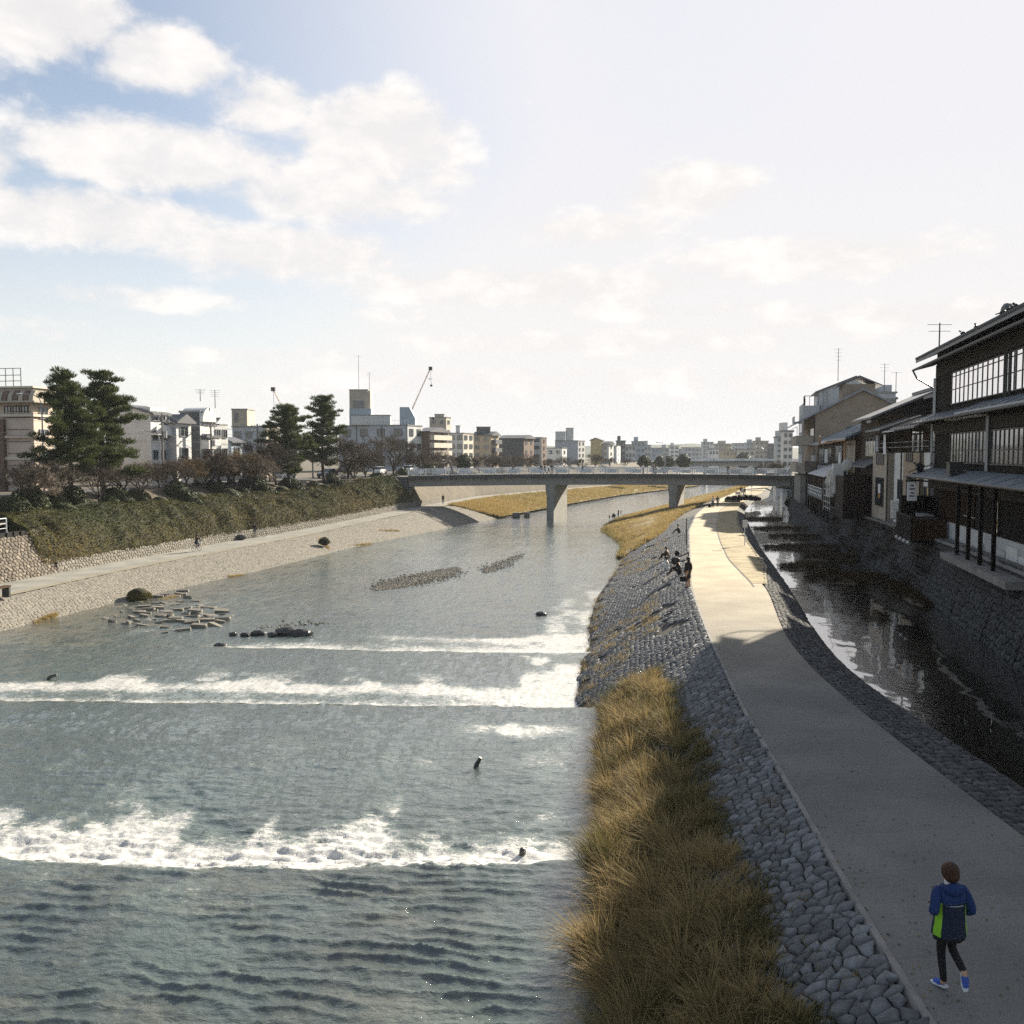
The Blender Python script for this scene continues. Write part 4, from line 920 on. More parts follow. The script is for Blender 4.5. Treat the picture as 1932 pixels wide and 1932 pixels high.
def fwin(parent, fr, a0, a1, z0, z1, cols, rows, proud=.05, fm=None, gm=None, t=.05, name='window', split=None):
    fm = fm or M_FRAMED; gm = gm or M_GLASS; y0 = -proud; m = FM(fr)
    m.box(a0, y0, z0, a0+t, .0, z1); m.box(a1-t, y0, z0, a1, .0, z1); m.box(a0+t, y0, z1-t, a1-t, 0, z1); m.box(a0+t, y0-.04, z0, a1-t, 0, z0+t)
    cw_ = (a1-a0-2*t)/cols; ch = (z1-z0-2*t)/rows; s = split or [k/rows for k in range(rows+1)]
    for i in range(1, cols): m.box(a0+t+cw_*i-t*.45, y0+.006, z0+t, a0+t+cw_*i+t*.45, -.001, z1-t)
    for k in range(1, len(s)-1): z = z0+t+(z1-z0-2*t)*s[k]; m.box(a0+t, y0+.012, z-t*.4, a1-t, -.002, z+t*.4)
    w = part(name, m, fm, parent)
    for i in range(cols):
        for k in range(len(s)-1):
            g = gm if not isinstance(gm, (list, tuple)) else gm[(i*3+k*5) % len(gm)]
            za = z0+t+(z1-z0-2*t)*s[k]; zb = z0+t+(z1-z0-2*t)*s[k+1]
            fpart('pane', fr, w, g, (a0+t+cw_*i+t*.45+.001, y0*.5, za+.01, a0+t+cw_*(i+1)-t*.45-.001, -.004, zb-.01))
    return w
def pent(parent, fr, a0, a1, zw, ze, out, m_, thick=.10, seams=0, name='pent_roof', inb=0.0):
    m = FM(fr); m.wedge_a([(inb, zw), (-out, ze), (-out, ze-thick), (inb, zw-thick*1.2)], a0, a1); r = part(name, m, m_, parent)
    for i in range(seams):
        a = a0+(a1-a0)*(i+.5)/seams; s = FM(fr); s.wedge_a([(inb-.02, zw+.035), (-out, ze+.035), (-out, ze+.002), (inb-.02, zw+.002)], a-.03, a+.03); part('roof_seam', s, m_, r)
    return r
def boards(parent, fr, a0, a1, z0, z1, n, m_, y=-.045, name='board'):
    w = (a1-a0)/n
    for i in range(n): fpart(name, fr, parent, m_, (a0+w*i+.006, y-.008*(i % 3), z0, a0+w*(i+1)-.006, -.001, z1))
def pipe(parent, fr, pts, r, m_, name='downpipe'):
    m = FM(fr); m.path(pts, [r]*len(pts), 6); return part(name, m, m_, parent)
def gable_roof(parent, fr, a0, a1, w, ze, rise, m_, over=.6, th=.16, gm=None):   # ridge parallel to the river
    m = FM(fr); h = w/2; k = rise/h
    m.wedge_a([(-over, ze-over*k), (h, ze+rise), (w+over, ze-over*k), (w+over, ze-over*k+th), (h, ze+rise+th*1.2), (-over, ze-over*k+th)], a0-over*.7, a1+over*.7)
    part('roof', m, m_, parent); m = FM(fr); m.box(a0-over*.7, h-.18, ze+rise+th, a1+over*.7, h+.18, ze+rise+th+.25); part('ridge', m, m_, parent)
    if gm:
        for aa in (a0+.01, a1-.01):
            g = FM(fr); g.add([(aa, 0, ze), (aa, w, ze), (aa, h, ze+rise)], [(0, 2, 1)]); part('gable', g, gm, parent)

# ---------------- 1  the great black timber house in front
fr, L = RF(24.0, 55.7)
TH = thing('timber_house', (fr[0][0]+6, 42, Z2), 'great black three-storey timber house with long window bands and tiled eaves above the canal', 'house')
A = lambda D: (D-24.0)/(55.7-24.0)*L
fpart('wall', fr, TH, M_WOOD, (0, .0, 3.25, L, 12, 12.3)); fpart('foundation', fr, TH, M_RGREY, (0, .05, Z2-1, L, 12, 3.248))
m = FM(fr); m.wedge_a([(-1.05, 12.5), (6, 15.5), (13.2, 12.5), (13.2, 12.75), (6, 15.8), (-1.05, 12.75)], -1, L+.75); part('roof', m, M_TILE, TH)
m = FM(fr)
for i in range(int((L+1.7)/.30)): m.tube((-.9+i*.30, -1.12, 12.72), (-.9+i*.30, -.9, 12.81), .075, .075, 6)
o = part('eave_tiles', m, M_TILE, TH); o['kind'] = 'stuff'
# the lower second eave and its gutter
fpart('attic_wall', fr, TH, M_WOOD, (0, .001, 12.3, L, .3, 12.94)); m = FM(fr); m.add([(L, 0, 12.3), (L, 12, 12.3), (L, 6, 15.46)], [(0, 1, 2)]); part('gable', m, M_WOOD, TH)
pent(TH, fr, -1, L+1.0, 12.42, 12.14, 1.05, M_WOOD, .07, name='lower_eave'); pipe(TH, fr, [(-1, -1.12, 12.1), (L+1.15, -1.12, 12.1)], .075, M_DARKM, 'gutter')
pipe(TH, fr, [(L+1.1, -1.12, 12.06), (L+1.05, -.9, 11.6), (L+.25, -.12, 10.95)], .05, M_DARKM)
m = FM(fr)
for (aa, hh) in ((.0, 1.0), (.35, .8), (.7, .55)): m.ball((A(42.6)+aa, .9-1.2+.5, 13.1+hh*.35), .42*hh, 8, 6, (1, .7, 1))
m.box(A(30), 1.2, 13.4, A(42.6), 1.6, 14.0); m.box(A(30), 1.1, 14.0, A(42.5), 1.7, 14.12); part('ridge_end', m, M_TILE, TH)
for k in range(14): fpart('ridge_tile', fr, TH, M_BTILE, (A(42.2)-.42*k-.36, 1.05, 13.55, A(42.2)-.42*k, 1.13, 13.92))
# top storey: board band, bright window band
boards(TH, fr, 8, L, 11.6, 12.28, 26, M_WOODL); boards(TH, fr, A(52.0), L-.1, 9.6, 11.6, 6, M_WOOD)
boards(TH, fr, 8, L, 8.2, 8.78, 26, M_WOODL, name='board')
fwin(TH, fr, A(33.0), A(51.7), 9.72, 11.5, 21, 3, .07, M_FRAMED, M_BRIGHT, .055, 'window_band', [0, .46, .88, 1])
for d in (41.2, 41.5, 40.7): pipe(TH, fr, [(A(d), -.12, 9.6), (A(d), -.12, 11.6)], .04, M_DARKM, 'pole')
# middle storey
pent(TH, fr, 0, A(46.0), 9.55, 9.05, 1.15, M_SHEET, .08, 12); pent(TH, fr, A(46.02), L+.55, 9.42, 8.92, 1.15, M_SHEET, .08, 10)
pipe(TH, fr, [(0, -1.2, 8.92), (L+.6, -1.2, 8.84)], .06, M_DARKM, 'gutter')
for k in range(12): fpart('rafter_end', fr, TH, M_WHITE if k > 4 else M_WOODB, (L-.7-k*1.05, -.72, 8.80, L-.58-k*1.05, -.20, 8.88))
fwin(TH, fr, A(44.3), A(51.6), 6.5, 8.15, 11, 2, .08, M_FRAMED, [M_OLDG, M_GLASSL, M_OLDG, M_GLASS], .06, 'window_band', [0, .42, 1])
fwin(TH, fr, A(36.0), A(43.6), 6.5, 8.15, 11, 2, .08, M_FRAMED, [M_OLDG, M_GLASSL, M_GLASS], .06, 'window_band', [0, .42, 1])
boards(TH, fr, 8, L-.1, 6.2, 6.45, 26, M_WOOD)
for d, z0, z1 in ((55.6, 9.1, 11.5), (55.4, 9.1, 11.5), (55.2, 9.1, 11.5), (56.0, 6.2, 8.8), (55.8, 6.2, 8.8), (44.0, 6.2, 8.8), (43.8, 6.2, 8.8)):
    pipe(TH, fr, [(A(d), -.14, z0), (A(d), -.14, z1)], .045, M_STEEL)
# lowest pent roof and ground floor
pent(TH, fr, 0, A(43.9), 6.15, 5.72, 1.35, M_SHEET, .07, 9); pent(TH, fr, A(43.92), L+.75, 6.18, 5.75, 1.35, M_SHEET, .07, 9)
pipe(TH, fr, [(0, -1.4, 5.66), (L+.8, -1.4, 5.68)], .06, M_DARKM, 'gutter'); pipe(TH, fr, [(L+.7, -1.4, 5.66), (L+.65, -1.1, 5.45), (L+.1, -.2, 5.35), (L+.1, -.2, 2.2)], .05, M_DARKM)
pipe(TH, fr, [(L+.6, -1.35, 5.9), (L+.1, -.2, 6.35), (L-.05, -.15, 6.5)], .03, M_DARKM, 'cable'); pipe(TH, fr, [(A(44.0), -1.4, 5.66), (A(44.0), -.9, 5.3), (A(44.0), -.35, 5.2), (A(44), -.3, 2.1)], .05, M_DARKM)
boards(TH, fr, 8, L-.2, 5.02, 5.6, 20, M_WOODL, -.35, 'valance_board'); fpart('valance_rail', fr, TH, M_WOOD, (8, -.34, 5.56, L-.2, -.02, 5.66))
m = FM(fr); m.box(A(46.8), -1.1, 5.96, A(47.5), -.45, 6.55); m.box(A(46.76), -1.14, 6.55, A(47.54), -.40, 6.61); part('vent_box', m, M_DARKM, TH); fpart('vent_grille', fr, TH, M_AC, (A(47.501), -1.0, 6.1, A(47.52), -.6, 6.45))
for k in range(22): fpart('lattice_slat', fr, TH, M_WOODB, (A(46.2)+k*.34, -.07, 3.3, A(46.2)+k*.34+.10, -.002, 5.0))
for k in range(4): fpart('ground_post', fr, TH, M_WOOD, (A(38.3+k*2.05), -1.35+.1, Z2-.1, A(38.3+k*2.05)+.16, -1.09, 5.7))
fwin(TH, fr, A(42.0), A(42.5), 3.35, 4.9, 1, 3, .08, M_FRAMED, M_BRIGHT, .05); fpart('bar', fr, TH, M_STEEL, (A(42.2), -1.0, 4.05, A(44.2), -.95, 4.10))
for k in range(6): fpart('base_panel', fr, TH, M_RWHITE if k < 3 else M_RGREY, (A(35.6)+k*1.8, -.06, Z2+.1, A(35.6)+k*1.8+1.6, .045, 3.0-(k % 2)*.3))
fpart('step', fr, TH, M_CONC_D, (A(35), -1.6, Z2-.2, A(46), -.3, Z2+.12))
# balcony box of dark boards
bx = thing('balcony_box', (fr[0][0], 54, Z2), 'dark board-sided balcony box standing on the canal wall under the timber house', 'balcony')
fpart('floor', fr, bx, M_WOOD, (A(51.6), -1.95, Z2+.02, A(56.4), -.05, Z2+.14))
for k in range(24): fpart('slat', fr, bx, M_WOOD, (A(51.7)+k*.198, -1.95, Z2+.15, A(51.7)+k*.198+.17, -1.88, Z2+1.42))
for k in range(9): fpart('slat', fr, bx, M_WOODB, (A(51.62), -1.86+k*.2, Z2+.15, A(51.68), -1.86+k*.2+.175, Z2+1.40))
fpart('top_rail', fr, bx, M_WOODL, (A(51.6), -1.98, Z2+1.43, A(56.4), -1.84, Z2+1.5)); fpart('top_rail', fr, bx, M_WOOD, (A(51.6), -1.83, Z2+1.43, A(51.75), -.05, Z2+1.5))
fpart('planter', fr, bx, M_CONC_D, (A(52.2), -1.2, Z2+1.0, A(54.5), -.6, Z2+1.55)); fpart('back_board', fr, bx, M_WOOD, (A(55.6), -1.8, Z2+.15, A(56.4), -.06, Z2+2.5))
for k in range(4):
    p = (fr[0][0]+fr[1][0]*(A(51.9)+k*1.2)+fr[2][0]*-2.05, fr[0][1]+fr[1][1]*(A(51.9)+k*1.2)+fr[2][1]*-2.05, Z2+.02)
    m = MB(); m.ball(p, .11, 7, 5); m.tube((p[0], p[1], p[2]-.12), (p[0]+.15, p[1], p[2]-.05), .04, .04, 5)
    o = part('flood_lamp', m, M_AC, None, p); tag(o, ['nearest round white lamp under the dark balcony box', 'second round white lamp under the dark balcony box', 'third round white lamp under the dark balcony box', 'farthest round white lamp under the dark balcony box'][k], 'lamp', 'lamps on the canal wall')
# the shop sign lantern at the corner: its writing is too small in the photograph to read
sg = thing('sign_lantern', (fr[0][0]+fr[1][0]*A(55.9), 55.9, Z2+2.4), 'white upright sign board with dark brush marks, between timber house and tan front', 'sign')
fpart('board', fr, sg, M_CLOTH, (A(55.5), -1.5, Z2+2.2, A(55.62), -.95, Z2+3.35)); fpart('cap', fr, sg, M_WOOD, (A(55.45), -1.58, Z2+3.36, A(55.68), -.87, Z2+3.44))
for zz, w in ((.82, .10), (.62, .15), (.38, .11), (.2, .14)): fpart('brush_mark', fr, sg, M_INK, (A(55.5)-.004, -1.23-w, Z2+2.25+zz, A(55.5)-.001, -1.23+w, Z2+2.33+zz))
pl = MB()
for i in range(26):
    a = random.random()*6.28; r_ = .35*random.random(); c = (fr[0][0]+fr[1][0]*A(55.7)-.9*fr[2][0]+r_*math.cos(a), 55.7+r_*math.sin(a), Z2+3.7+random.random()*.8); pl.ball(c, .10+.08*random.random(), 5, 4, (1, 1, .5))
o = part('potted_bush', pl, M_INK, None, (fr[0][0], 55.7, Z2+3.5)); tag(o, 'dark leafy plant above the white sign board at the timber house corner', 'plant')

# ---------------- 2  the row house of narrow cream, white and tan fronts
fr, L = RF(56.6, 75.2)
RH = thing('row_house', (fr[0][0], 66, Z2), 'row house with narrow tan, white and grey-cream fronts and washing on its balconies', 'house')
A = lambda D: (D-56.6)/(75.2-56.6)*L
secs = [(56.7, 58.5, M_RWHITE, .02), (58.6, 63.9, M_RTAN, -.10), (64.4, 68.6, M_RWHITE, .25), (69.3, 75.2, M_RCREAM, -.12)]
for d0, d1, m_, y in secs: fpart('front', fr, RH, m_, (A(d0), y, Z2-.8, A(d1), 4, 7.1))
fpart('wall', fr, RH, M_WOOD, (0, .5, Z2-1, L, 5.2, 6.9)); fpart('set_back_wall', fr, RH, M_WOODB, (0, 1.3, 6.9, L, 5, 9.6)); fpart('top_storey', fr, RH, M_WOOD, (0, 3.2, 8.5, A(70), 11, 11.2))
for d0, d1, z0, z1, g in ((60.0, 62.6, 4.2, 6.0-.5, M_GLASS), (61, 62.9, 6.5, 7.08, M_DARKM), (65.0, 67.2, 3.8, 5.2, M_GLASS), (70.4, 73.6, 3.0, 5.2, M_GLASS), (70.6, 73.6, 6.2, 7.08, M_DARKM), (56.9, 58.2, 3.0, 5.0, M_GLASS)):
    y = [s[3] for s in secs if s[0] <= d0 <= s[1]][0]; f2 = ((fr[0][0]+fr[2][0]*y, fr[0][1]+fr[2][1]*y, 0), fr[1], fr[2]); fwin(RH, f2, A(d0), A(d1), z0, z1, 2 if g is M_GLASS else 3, 1, .06, M_FRAMED, g, .06)
fpart('blind', fr, RH, M_CLOTH, (A(71.4), -.20, 4.0, A(72.3), -.185, 4.7)); fpart('orange_board', fr, RH, M_PLY, (A(71.4), -.20, 3.6, A(72.3), -.185, 3.95))
for d in (58.55, 64.15, 68.95): pipe(RH, fr, [(A(d), -.18, Z2-.2), (A(d), -.18, 7.3)], .055, M_DARKM)
for k in range(16): fpart('siding_board', fr, RH, M_RWHITE, (A(64.42), .235, 4.9+k*.135, A(68.58), .249, 4.9+k*.135+.12))
for d in (57, 59.5, 62.4, 65.2, 68.2, 71, 74.8): fpart('balcony_post', fr, RH, M_WOODL, (A(d), -.05, 7.1, A(d)+.09, .04, 8.8))
for z in (7.5, 7.85): pipe(RH, fr, [(A(57), 0, z), (A(75), 0, z)], .025, M_STEEL, 'rail')
for i in range(5): pipe(RH, fr, [(A(69.4), -.35+.28*i, 8.55-.0*i), (A(75.1), -.35+.28*i, 8.55)], .03, M_WOODL, 'laundry_pole')
fwin(RH, ((fr[0][0]+fr[2][0]*1.3, fr[0][1]+fr[2][1]*1.3, 0), fr[1], fr[2]), A(59), A(62), 7.15, 8.7, 3, 1, .05, M_FRAMED, [M_GLASS, M_GLASSL]); fwin(RH, ((fr[0][0]+fr[2][0]*1.3, fr[0][1]+fr[2][1]*1.3, 0), fr[1], fr[2]), A(64.5), A(68), 7.15, 8.7, 3, 1, .05, M_FRAMED, [M_GLASSL, M_GLASS])
fpart('orange_screen', fr, RH, M_PLY, (A(57.6), 1.15, 7.3, A(58.9), 1.2, 8.6))
pent(RH, fr, A(56.7), A(64.0), 9.75, 8.75, 1.0, M_TILE, .14, 9, inb=1.6); pent(RH, fr, A(64.2), A(68.6), 9.1, 8.65, .7, M_SHEET, .08, 4, inb=1.3); pent(RH, fr, A(69.2), A(75.4), 9.9, 8.9, .7, M_TILE, .14, 7, inb=2.2)
fpart('roof', fr, RH, M_TILE, (-.2, 2.6, 11.2, A(70.3), 11.3, 11.36)); m = FM(fr); m.wedge_a([(2.5, 11.1), (7, 12.2), (11.4, 11.1), (11.4, 11.25), (7, 12.4), (2.5, 11.25)], -.3, A(70.3)); part('top_roof', m, M_TILE, RH)
for k in range(5): fpart('louver_slat', fr, RH, M_WOODL, (A(57.2), 3.1, 10.2+k*.18, A(61.5), 3.17, 10.2+k*.18+.07))
fwin(RH, ((fr[0][0]+fr[2][0]*3.2, fr[0][1]+fr[2][1]*3.2, 0), fr[1], fr[2]), A(57), A(59.4), 9.85, 10.9, 2, 1, .05, M_RGREY, M_GLASS)
def cloth(fr, a, y, z, w, h, m_, label, parent=None):
    V = []; n = 8
    for i in range(n+1):
        for k in range(6):
            aa = a+w*i/n; zz = z-h*k/5; yy = y+.07*math.sin(i*1.7+k*.4)*k/5; V.append((fr[0][0]+fr[1][0]*aa+fr[2][0]*yy, fr[0][1]+fr[1][1]*aa+fr[2][1]*yy, zz))
    V = np.array(V); W2 = V+np.array([fr[2][0]*.015, fr[2][1]*.015, 0]); f = grid_faces(n+1, 6); F = np.concatenate([f, f[:, ::-1]+len(V)])
    o = np_obj('hanging_cloth', np.concatenate([V, W2]), F, m_, None, loc=tuple(V.mean(0)), smooth=True); return tag(o, label, 'laundry', 'washing on the balconies')
cloth(fr, A(73.2), -.15, 8.5, .9, 1.3, M_CLOTHG, 'grey washing hung at the far end of the cream front balcony'); cloth(fr, A(71.6), .1, 8.5, .8, 1.15, M_CLOTHG, 'bluish grey cloth beside the white sheet on the cream front balcony'); cloth(fr, A(69.8), -.2, 8.5, .8, 1.5, M_CLOTH, 'white sheet hung out on the balcony above the cream front')
def ac(p, label, sx=.85, sz=.62, rz=-.21):
    t = thing('air_conditioner', p, label, 'air conditioner', 'air conditioners on the old houses', rz); WL[t] = Vector((0, 0, 0))
    part('case', MB().box(-.16, -sx/2, .05, .16, sx/2, sz+.05), M_AC, t); m = MB(); m.tube((-.165, -.08, sz*.5+.05), (-.175, -.08, sz*.5+.05), .24, .24, 14); part('fan_grille', m, M_STEEL, t)
    part('feet', MB().box(-.15, -sx/2+.05, 0, .15, -sx/2+.13, .05).box(-.15, sx/2-.13, 0, .15, sx/2-.05, .05), M_DARKM, t); WL[t] = Vector(p); return t
def fp(fr, a, y, z): return (fr[0][0]+fr[1][0]*a+fr[2][0]*y, fr[0][1]+fr[1][1]*a+fr[2][1]*y, z)
ac(fp(fr, A(66.6), -.1, Z2+.35), 'tall white outdoor unit at the foot of the white front'); ac(fp(fr, A(66.6), -.1, Z2+1.0), 'white outdoor unit stacked on another before the white front'); ac(fp(fr, A(57.6), 2.2, 9.75), 'white air conditioner on the upper roof by the timber house')

# ---------------- 3  reed screen, tarp-covered frame, dish
fr, L = RF(70.0, 84.0); A = lambda D: (D-70.0)/14*L
s = thing('reed_screen', fp(fr, A(75.5), -1.5, Z2), 'tall dark brown reed screen box beside the grey-cream front', 'screen')
fpart('screen_panel', fr, s, M_REED, (A(75.4), -2.4, Z2-.3, A(75.5), -.05, 5.3)); fpart('screen_panel', fr, s, M_REED, (A(75.52), -2.4, Z2-.3, A(80), -2.32, 5.2))
for k in range(9): fpart('batten', fr, s, M_WOOD, (A(75.36), -2.4+k*.28, Z2-.3, A(75.398), -2.4+k*.28+.05, 5.35))
s = thing('scaffold', fp(fr, A(80), -2.4, Z2), 'metal frame wrapped in milky plastic sheeting, hanging over the canal wall', 'frame')
m = FM(fr); n = 7; 
for i in range(n):
    for j in range(5):
        a0 = A(80.2)+i*.42; z0 = 3.3+j*.48; dz = .10*math.sin(i*2.1+j); m.box(a0, -2.75+.08*math.sin(i*1.3+j*2.0), z0, a0+.44, -2.45+.06*math.sin(j+i), z0+.5)
part('plastic_sheet', m, M_PLASTIC, s); m = FM(fr)
for i in range(8): 
    z0 = 3.6+.32*i; m.box(A(79.6)+.05*i, -2.6+.06*math.sin(i), z0, A(80.6)+.02*i, -1.7+.05*math.cos(i*2), z0+.34)
part('plastic_sheet', m, M_PLASTIC, s); m = FM(fr)
for a in (79.7, 81.0, 82.3, 83.6): m.tube((A(a), -2.85, 2.0), (A(a), -2.85, 4.6), .035, .035, 5)
for z in (2.3, 2.8, 3.3, 3.9, 4.5): m.tube((A(79.7), -2.85, z), (A(83.6), -2.85, z), .03, .03, 5)
part('pipe_frame', m, M_STEEL, s)
d_ = thing('satellite_dish', fp(fr, A(77.5), -1.8, 5.3), 'pale round dish on a pole above the reed screen', 'satellite dish'); p = fp(fr, A(77.5), -1.8, 5.3)
part('pole', MB().tube(p, (p[0], p[1], 6.0), .04, .04, 6), M_STEEL, d_); part('dish', MB().ball((p[0], p[1], 6.1), .48, 12, 6, (1, .22, 1)), M_AC, d_)

# ---------------- 4  dark timber house with tall gable behind the row house
fr, L = RF(75.4, 84.5, .4); A = lambda D: (D-75.4)/(84.5-75.4)*L
H4 = thing('timber_house', fp(fr, 4, 4, Z2), 'dark brown two-storey timber house behind the cream front, with a long sunlit eave edge', 'house')
fpart('wall', fr, H4, M_WOODB, (0, 0, Z2-1, L, 9, 10.2)); boards(H4, fr, 0.02, L-.02, 8.6, 10.1, 12, M_WOODB)
gable_roof(H4, fr, 0, L, 9, 10.2, 1.9, M_TILE, .8, .16, M_WOOD); fwin(H4, fr, A(77), A(82), 6.8, 8.4, 6, 1, .06, M_FRAMED, [M_GLASS, M_OLDG]); fwin(H4, fr, A(76), A(78.5), 3.4, 5.4, 3, 1, .06, M_FRAMED, M_GLASS)
pent(H4, fr, 0, L, 6.6, 6.0, 1.1, M_TILE, .12, 10); m = FM(fr); m.path([(.5, -.6, 9.95), (.5, -.3, 9.7)], [.05, .05]); part('bracket', m, M_DARKM, H4)
for k, a in enumerate((1.0, 2.0)):
    p = fp(fr, a, -.6, 9.7); o = part('globe_lamp', MB().ball(p, .14, 8, 6).tube(p, (p[0], p[1], p[2]+.25), .02, .02, 5), M_AC, None, p); tag(o, ['nearer white globe lamp under the sunlit dark eave', 'farther white globe lamp under the sunlit dark eave'][k], 'lamp', 'globe lamps under the eave')

# ---------------- 5  houses with blue tile roofs
fr, L = RF(85.0, 101.0); A = lambda D: (D-85.0)/16*L
H5 = thing('tiled_house', fp(fr, 8, 4, Z2), 'house with a broad blue tiled roof, eave boards coloured orange as if sunlit and tall windows', 'house')
fpart('wall', fr, H5, M_WOODB, (0, 0, Z2-1, L, 8, 8.6)); fpart('wall_panel', fr, H5, M_RCREAM, (A(85.2), -.04, 5.3, A(91), .001, 8.3)); fpart('corner_board', fr, H5, M_PLY, (A(91.2), -.10, 5.6, A(92.2), .001, 8.4))
gable_roof(H5, fr, 0, L, 8, 8.8, 1.8, M_BTILE, 1.0, .18, M_WOODB)
for k in range(26): m = FM(fr); kk = 1.8/4; y0 = -1.0; m.wedge_a([(y0, 8.8-1.0*kk+.22), (3.9, 8.8+3.9*kk+.22), (3.9, 8.8+3.9*kk+.15), (y0, 8.8-1.0*kk+.15)], -.6+k*L*1.07/26, -.6+k*L*1.07/26+.12); part('tile_row', m, M_BTILE, H5)
fpart('sun_tinted_eave', fr, H5, M_PLY, (-.6, -1.06, 8.22, A(93), -.98, 8.36)); fpart('sun_tinted_eave', fr, H5, M_PLY, (A(93.2), -1.06, 8.12, L+.6, -.98, 8.28))  # orange colour stands in for sunlight on the rafter ends
fwin(H5, fr, A(86), A(90.6), 6.1, 8.0, 5, 1, .07, M_WOODL, [M_GLASS, M_OLDG], .09); fwin(H5, fr, A(93.5), A(99), 5.9, 7.9, 5, 1, .07, M_FRAMED, [M_GLASS, M_GLASSL])
fpart('white_panel', fr, H5, M_CLOTH, (A(93.2), -.25, 5.7, A(94.8), -.18, 7.2)); pent(H5, fr, A(85.5), L, 6.0, 4.95, 2.6, M_SHEETW, .08, 10, name='canopy')
for k in range(9): fpart('veranda_post', fr, H5, M_WOODB, (A(86)+k*1.8, -2.45, Z2, A(86)+k*1.8+.1, -2.33, 5.0))
fpart('veranda_floor', fr, H5, M_WOODB, (A(86), -2.5, 2.5, L, -.01, 2.68))
for z in (3.0, 3.35, 3.7): pipe(H5, fr, [(A(88), -2.55, z), (L, -2.55, z)], .035, M_RAIL, 'rail')
for k in range(13): fpart('rail_post', fr, H5, M_RAIL, (A(88)+k*1.05, -2.58, 2.68, A(88)+k*1.05+.05, -2.52, 3.75))
for k in range(6): fpart('stilt', fr, H5, M_WOOD, (A(86)+k*2.8, -2.3, .6, A(86)+k*2.8+.18, -2.1, 2.5))
fr, L = RF(101.3, 117.0); A = lambda D: (D-101.3)/15.7*L
H6 = thing('tiled_house', fp(fr, 8, 4, Z2), 'smaller dark house with a low blue-grey hipped roof in front of the beige gable', 'house')
fpart('wall', fr, H6, M_WOODB, (0, 0, Z2-1, L, 7, 8.3)); gable_roof(H6, fr, 0, L, 7, 8.5, 1.5, M_BTILE, .9, .18, M_WOODB); fpart('wall_panel', fr, H6, M_RWHITE, (A(106), -.05, 6.0, A(109), .001, 7.6))
fwin(H6, fr, A(102.5), A(105.5), 6.0, 7.7, 3, 1, .06, M_FRAMED, M_GLASS); fwin(H6, fr, A(110), A(115), 5.8, 7.7, 4, 1, .06, M_FRAMED, [M_GLASS, M_GLASSL]); pent(H6, fr, 0, L, 5.7, 5.1, 1.6, M_SHEETW, .08, 8, name='canopy')
fpart('brown_fence', fr, H6, M_REED, (0, -1.7, 4.9, L*.9, -1.6, 6.2)); fpart('base_wall', fr, H6, M_RCREAM, (A(110), -.8, Z2-.5, L, -.001, 4.8))
for k in range(5): fpart('stilt', fr, H6, M_WOOD, (1+k*3.2, -1.6, .5, 1.2+k*3.2, -1.4, 4.9))
m = FM(fr); m.tube((A(103.6), -1.25, 8.5), (A(103.6), -1.1, 8.5), .55, .55, 14); m.tube((A(103.6), -1.27, 8.5), (A(103.6), -1.24, 8.5), .35, .35, 12); part('round_gable_end', m, M_PLY, H6)
ac(fp(fr, L-.8, -.5, 6.0), 'upper of two white air conditioners stacked beside the beige gabled house', 1.0, .8); ac(fp(fr, L-.8, -.5, 4.95), 'lower of two white air conditioners stacked beside the beige gabled house', 1.0, .8)

# ---------------- 6  beige gabled house with balconies
fr, L = RF(121.0, 143.0)
H7 = thing('house', fp(fr, 8, 5, Z2), 'beige-brown gabled house with stacked balconies overlooking the canal', 'house')
zt = 12.2; Wd = 11.5
fpart('wall', fr, H7, M_RBEIGE, (0, 0, Z2-1, L, Wd, zt))
for aa in (.01, L-.01): g = FM(fr); g.add([(aa, 0, zt), (aa, Wd, zt), (aa, Wd*.5, zt+3.0)], [(0, 2, 1)]); part('gable', g, M_RBEIGE, H7)
m = FM(fr); m.wedge_a([(-2.6, zt-1.35), (Wd*.5, zt+3.0), (Wd+1, zt-.5), (Wd+1, zt-.3), (Wd*.5, zt+3.25), (-2.6, zt-1.15)], -.5, L+.4); part('roof', m, M_SHEET, H7)
m = FM(fr); m.box(3, 3.6, zt+2.0, 8, 7.6, zt+4.0); part('roof_lantern', m, M_RBEIGE, H7); m = FM(fr); m.wedge_a([(2.8, zt+3.7), (5.6, zt+4.9), (8.4, zt+3.7), (8.4, zt+3.85), (5.6, zt+5.1), (2.8, zt+3.85)], 2.5, 8.5); part('lantern_roof', m, M_TILE, H7)
for z in (8.4, 4.8):
    fpart('balcony', fr, H7, M_RCREAM, (1.0, -2.3, z-.2, 14, -.001, z), (1.0, -2.3, z+.001, 14, -2.2, z+1.05), (1.0, -2.199, z+.001, 1.1, -.001, z+1.05))
    fwin(H7, fr, 2, 8, z+.1, z+2.1, 4, 1, .06, M_FRAMED, [M_GLASS, M_GLASSL])
pipe(H7, fr, [(.3, -.1, Z2), (.3, -.1, zt-.6)], .06, M_DARKM); m = FM(fr); m.tube((1.0, -2.2, 9.5), (1.0, -2.2, 10.6), .04, .04, 5); m.tube((1, -2.2, 10.6), (14, -2.2, 10.6), .04, .04, 5); part('clothes_rail', m, M_STEEL, H7)
fpart('base_wall', fr, H7, M_CONC_D, (2, -1.6, Z2-1.5, 16, -.002, 4.2))
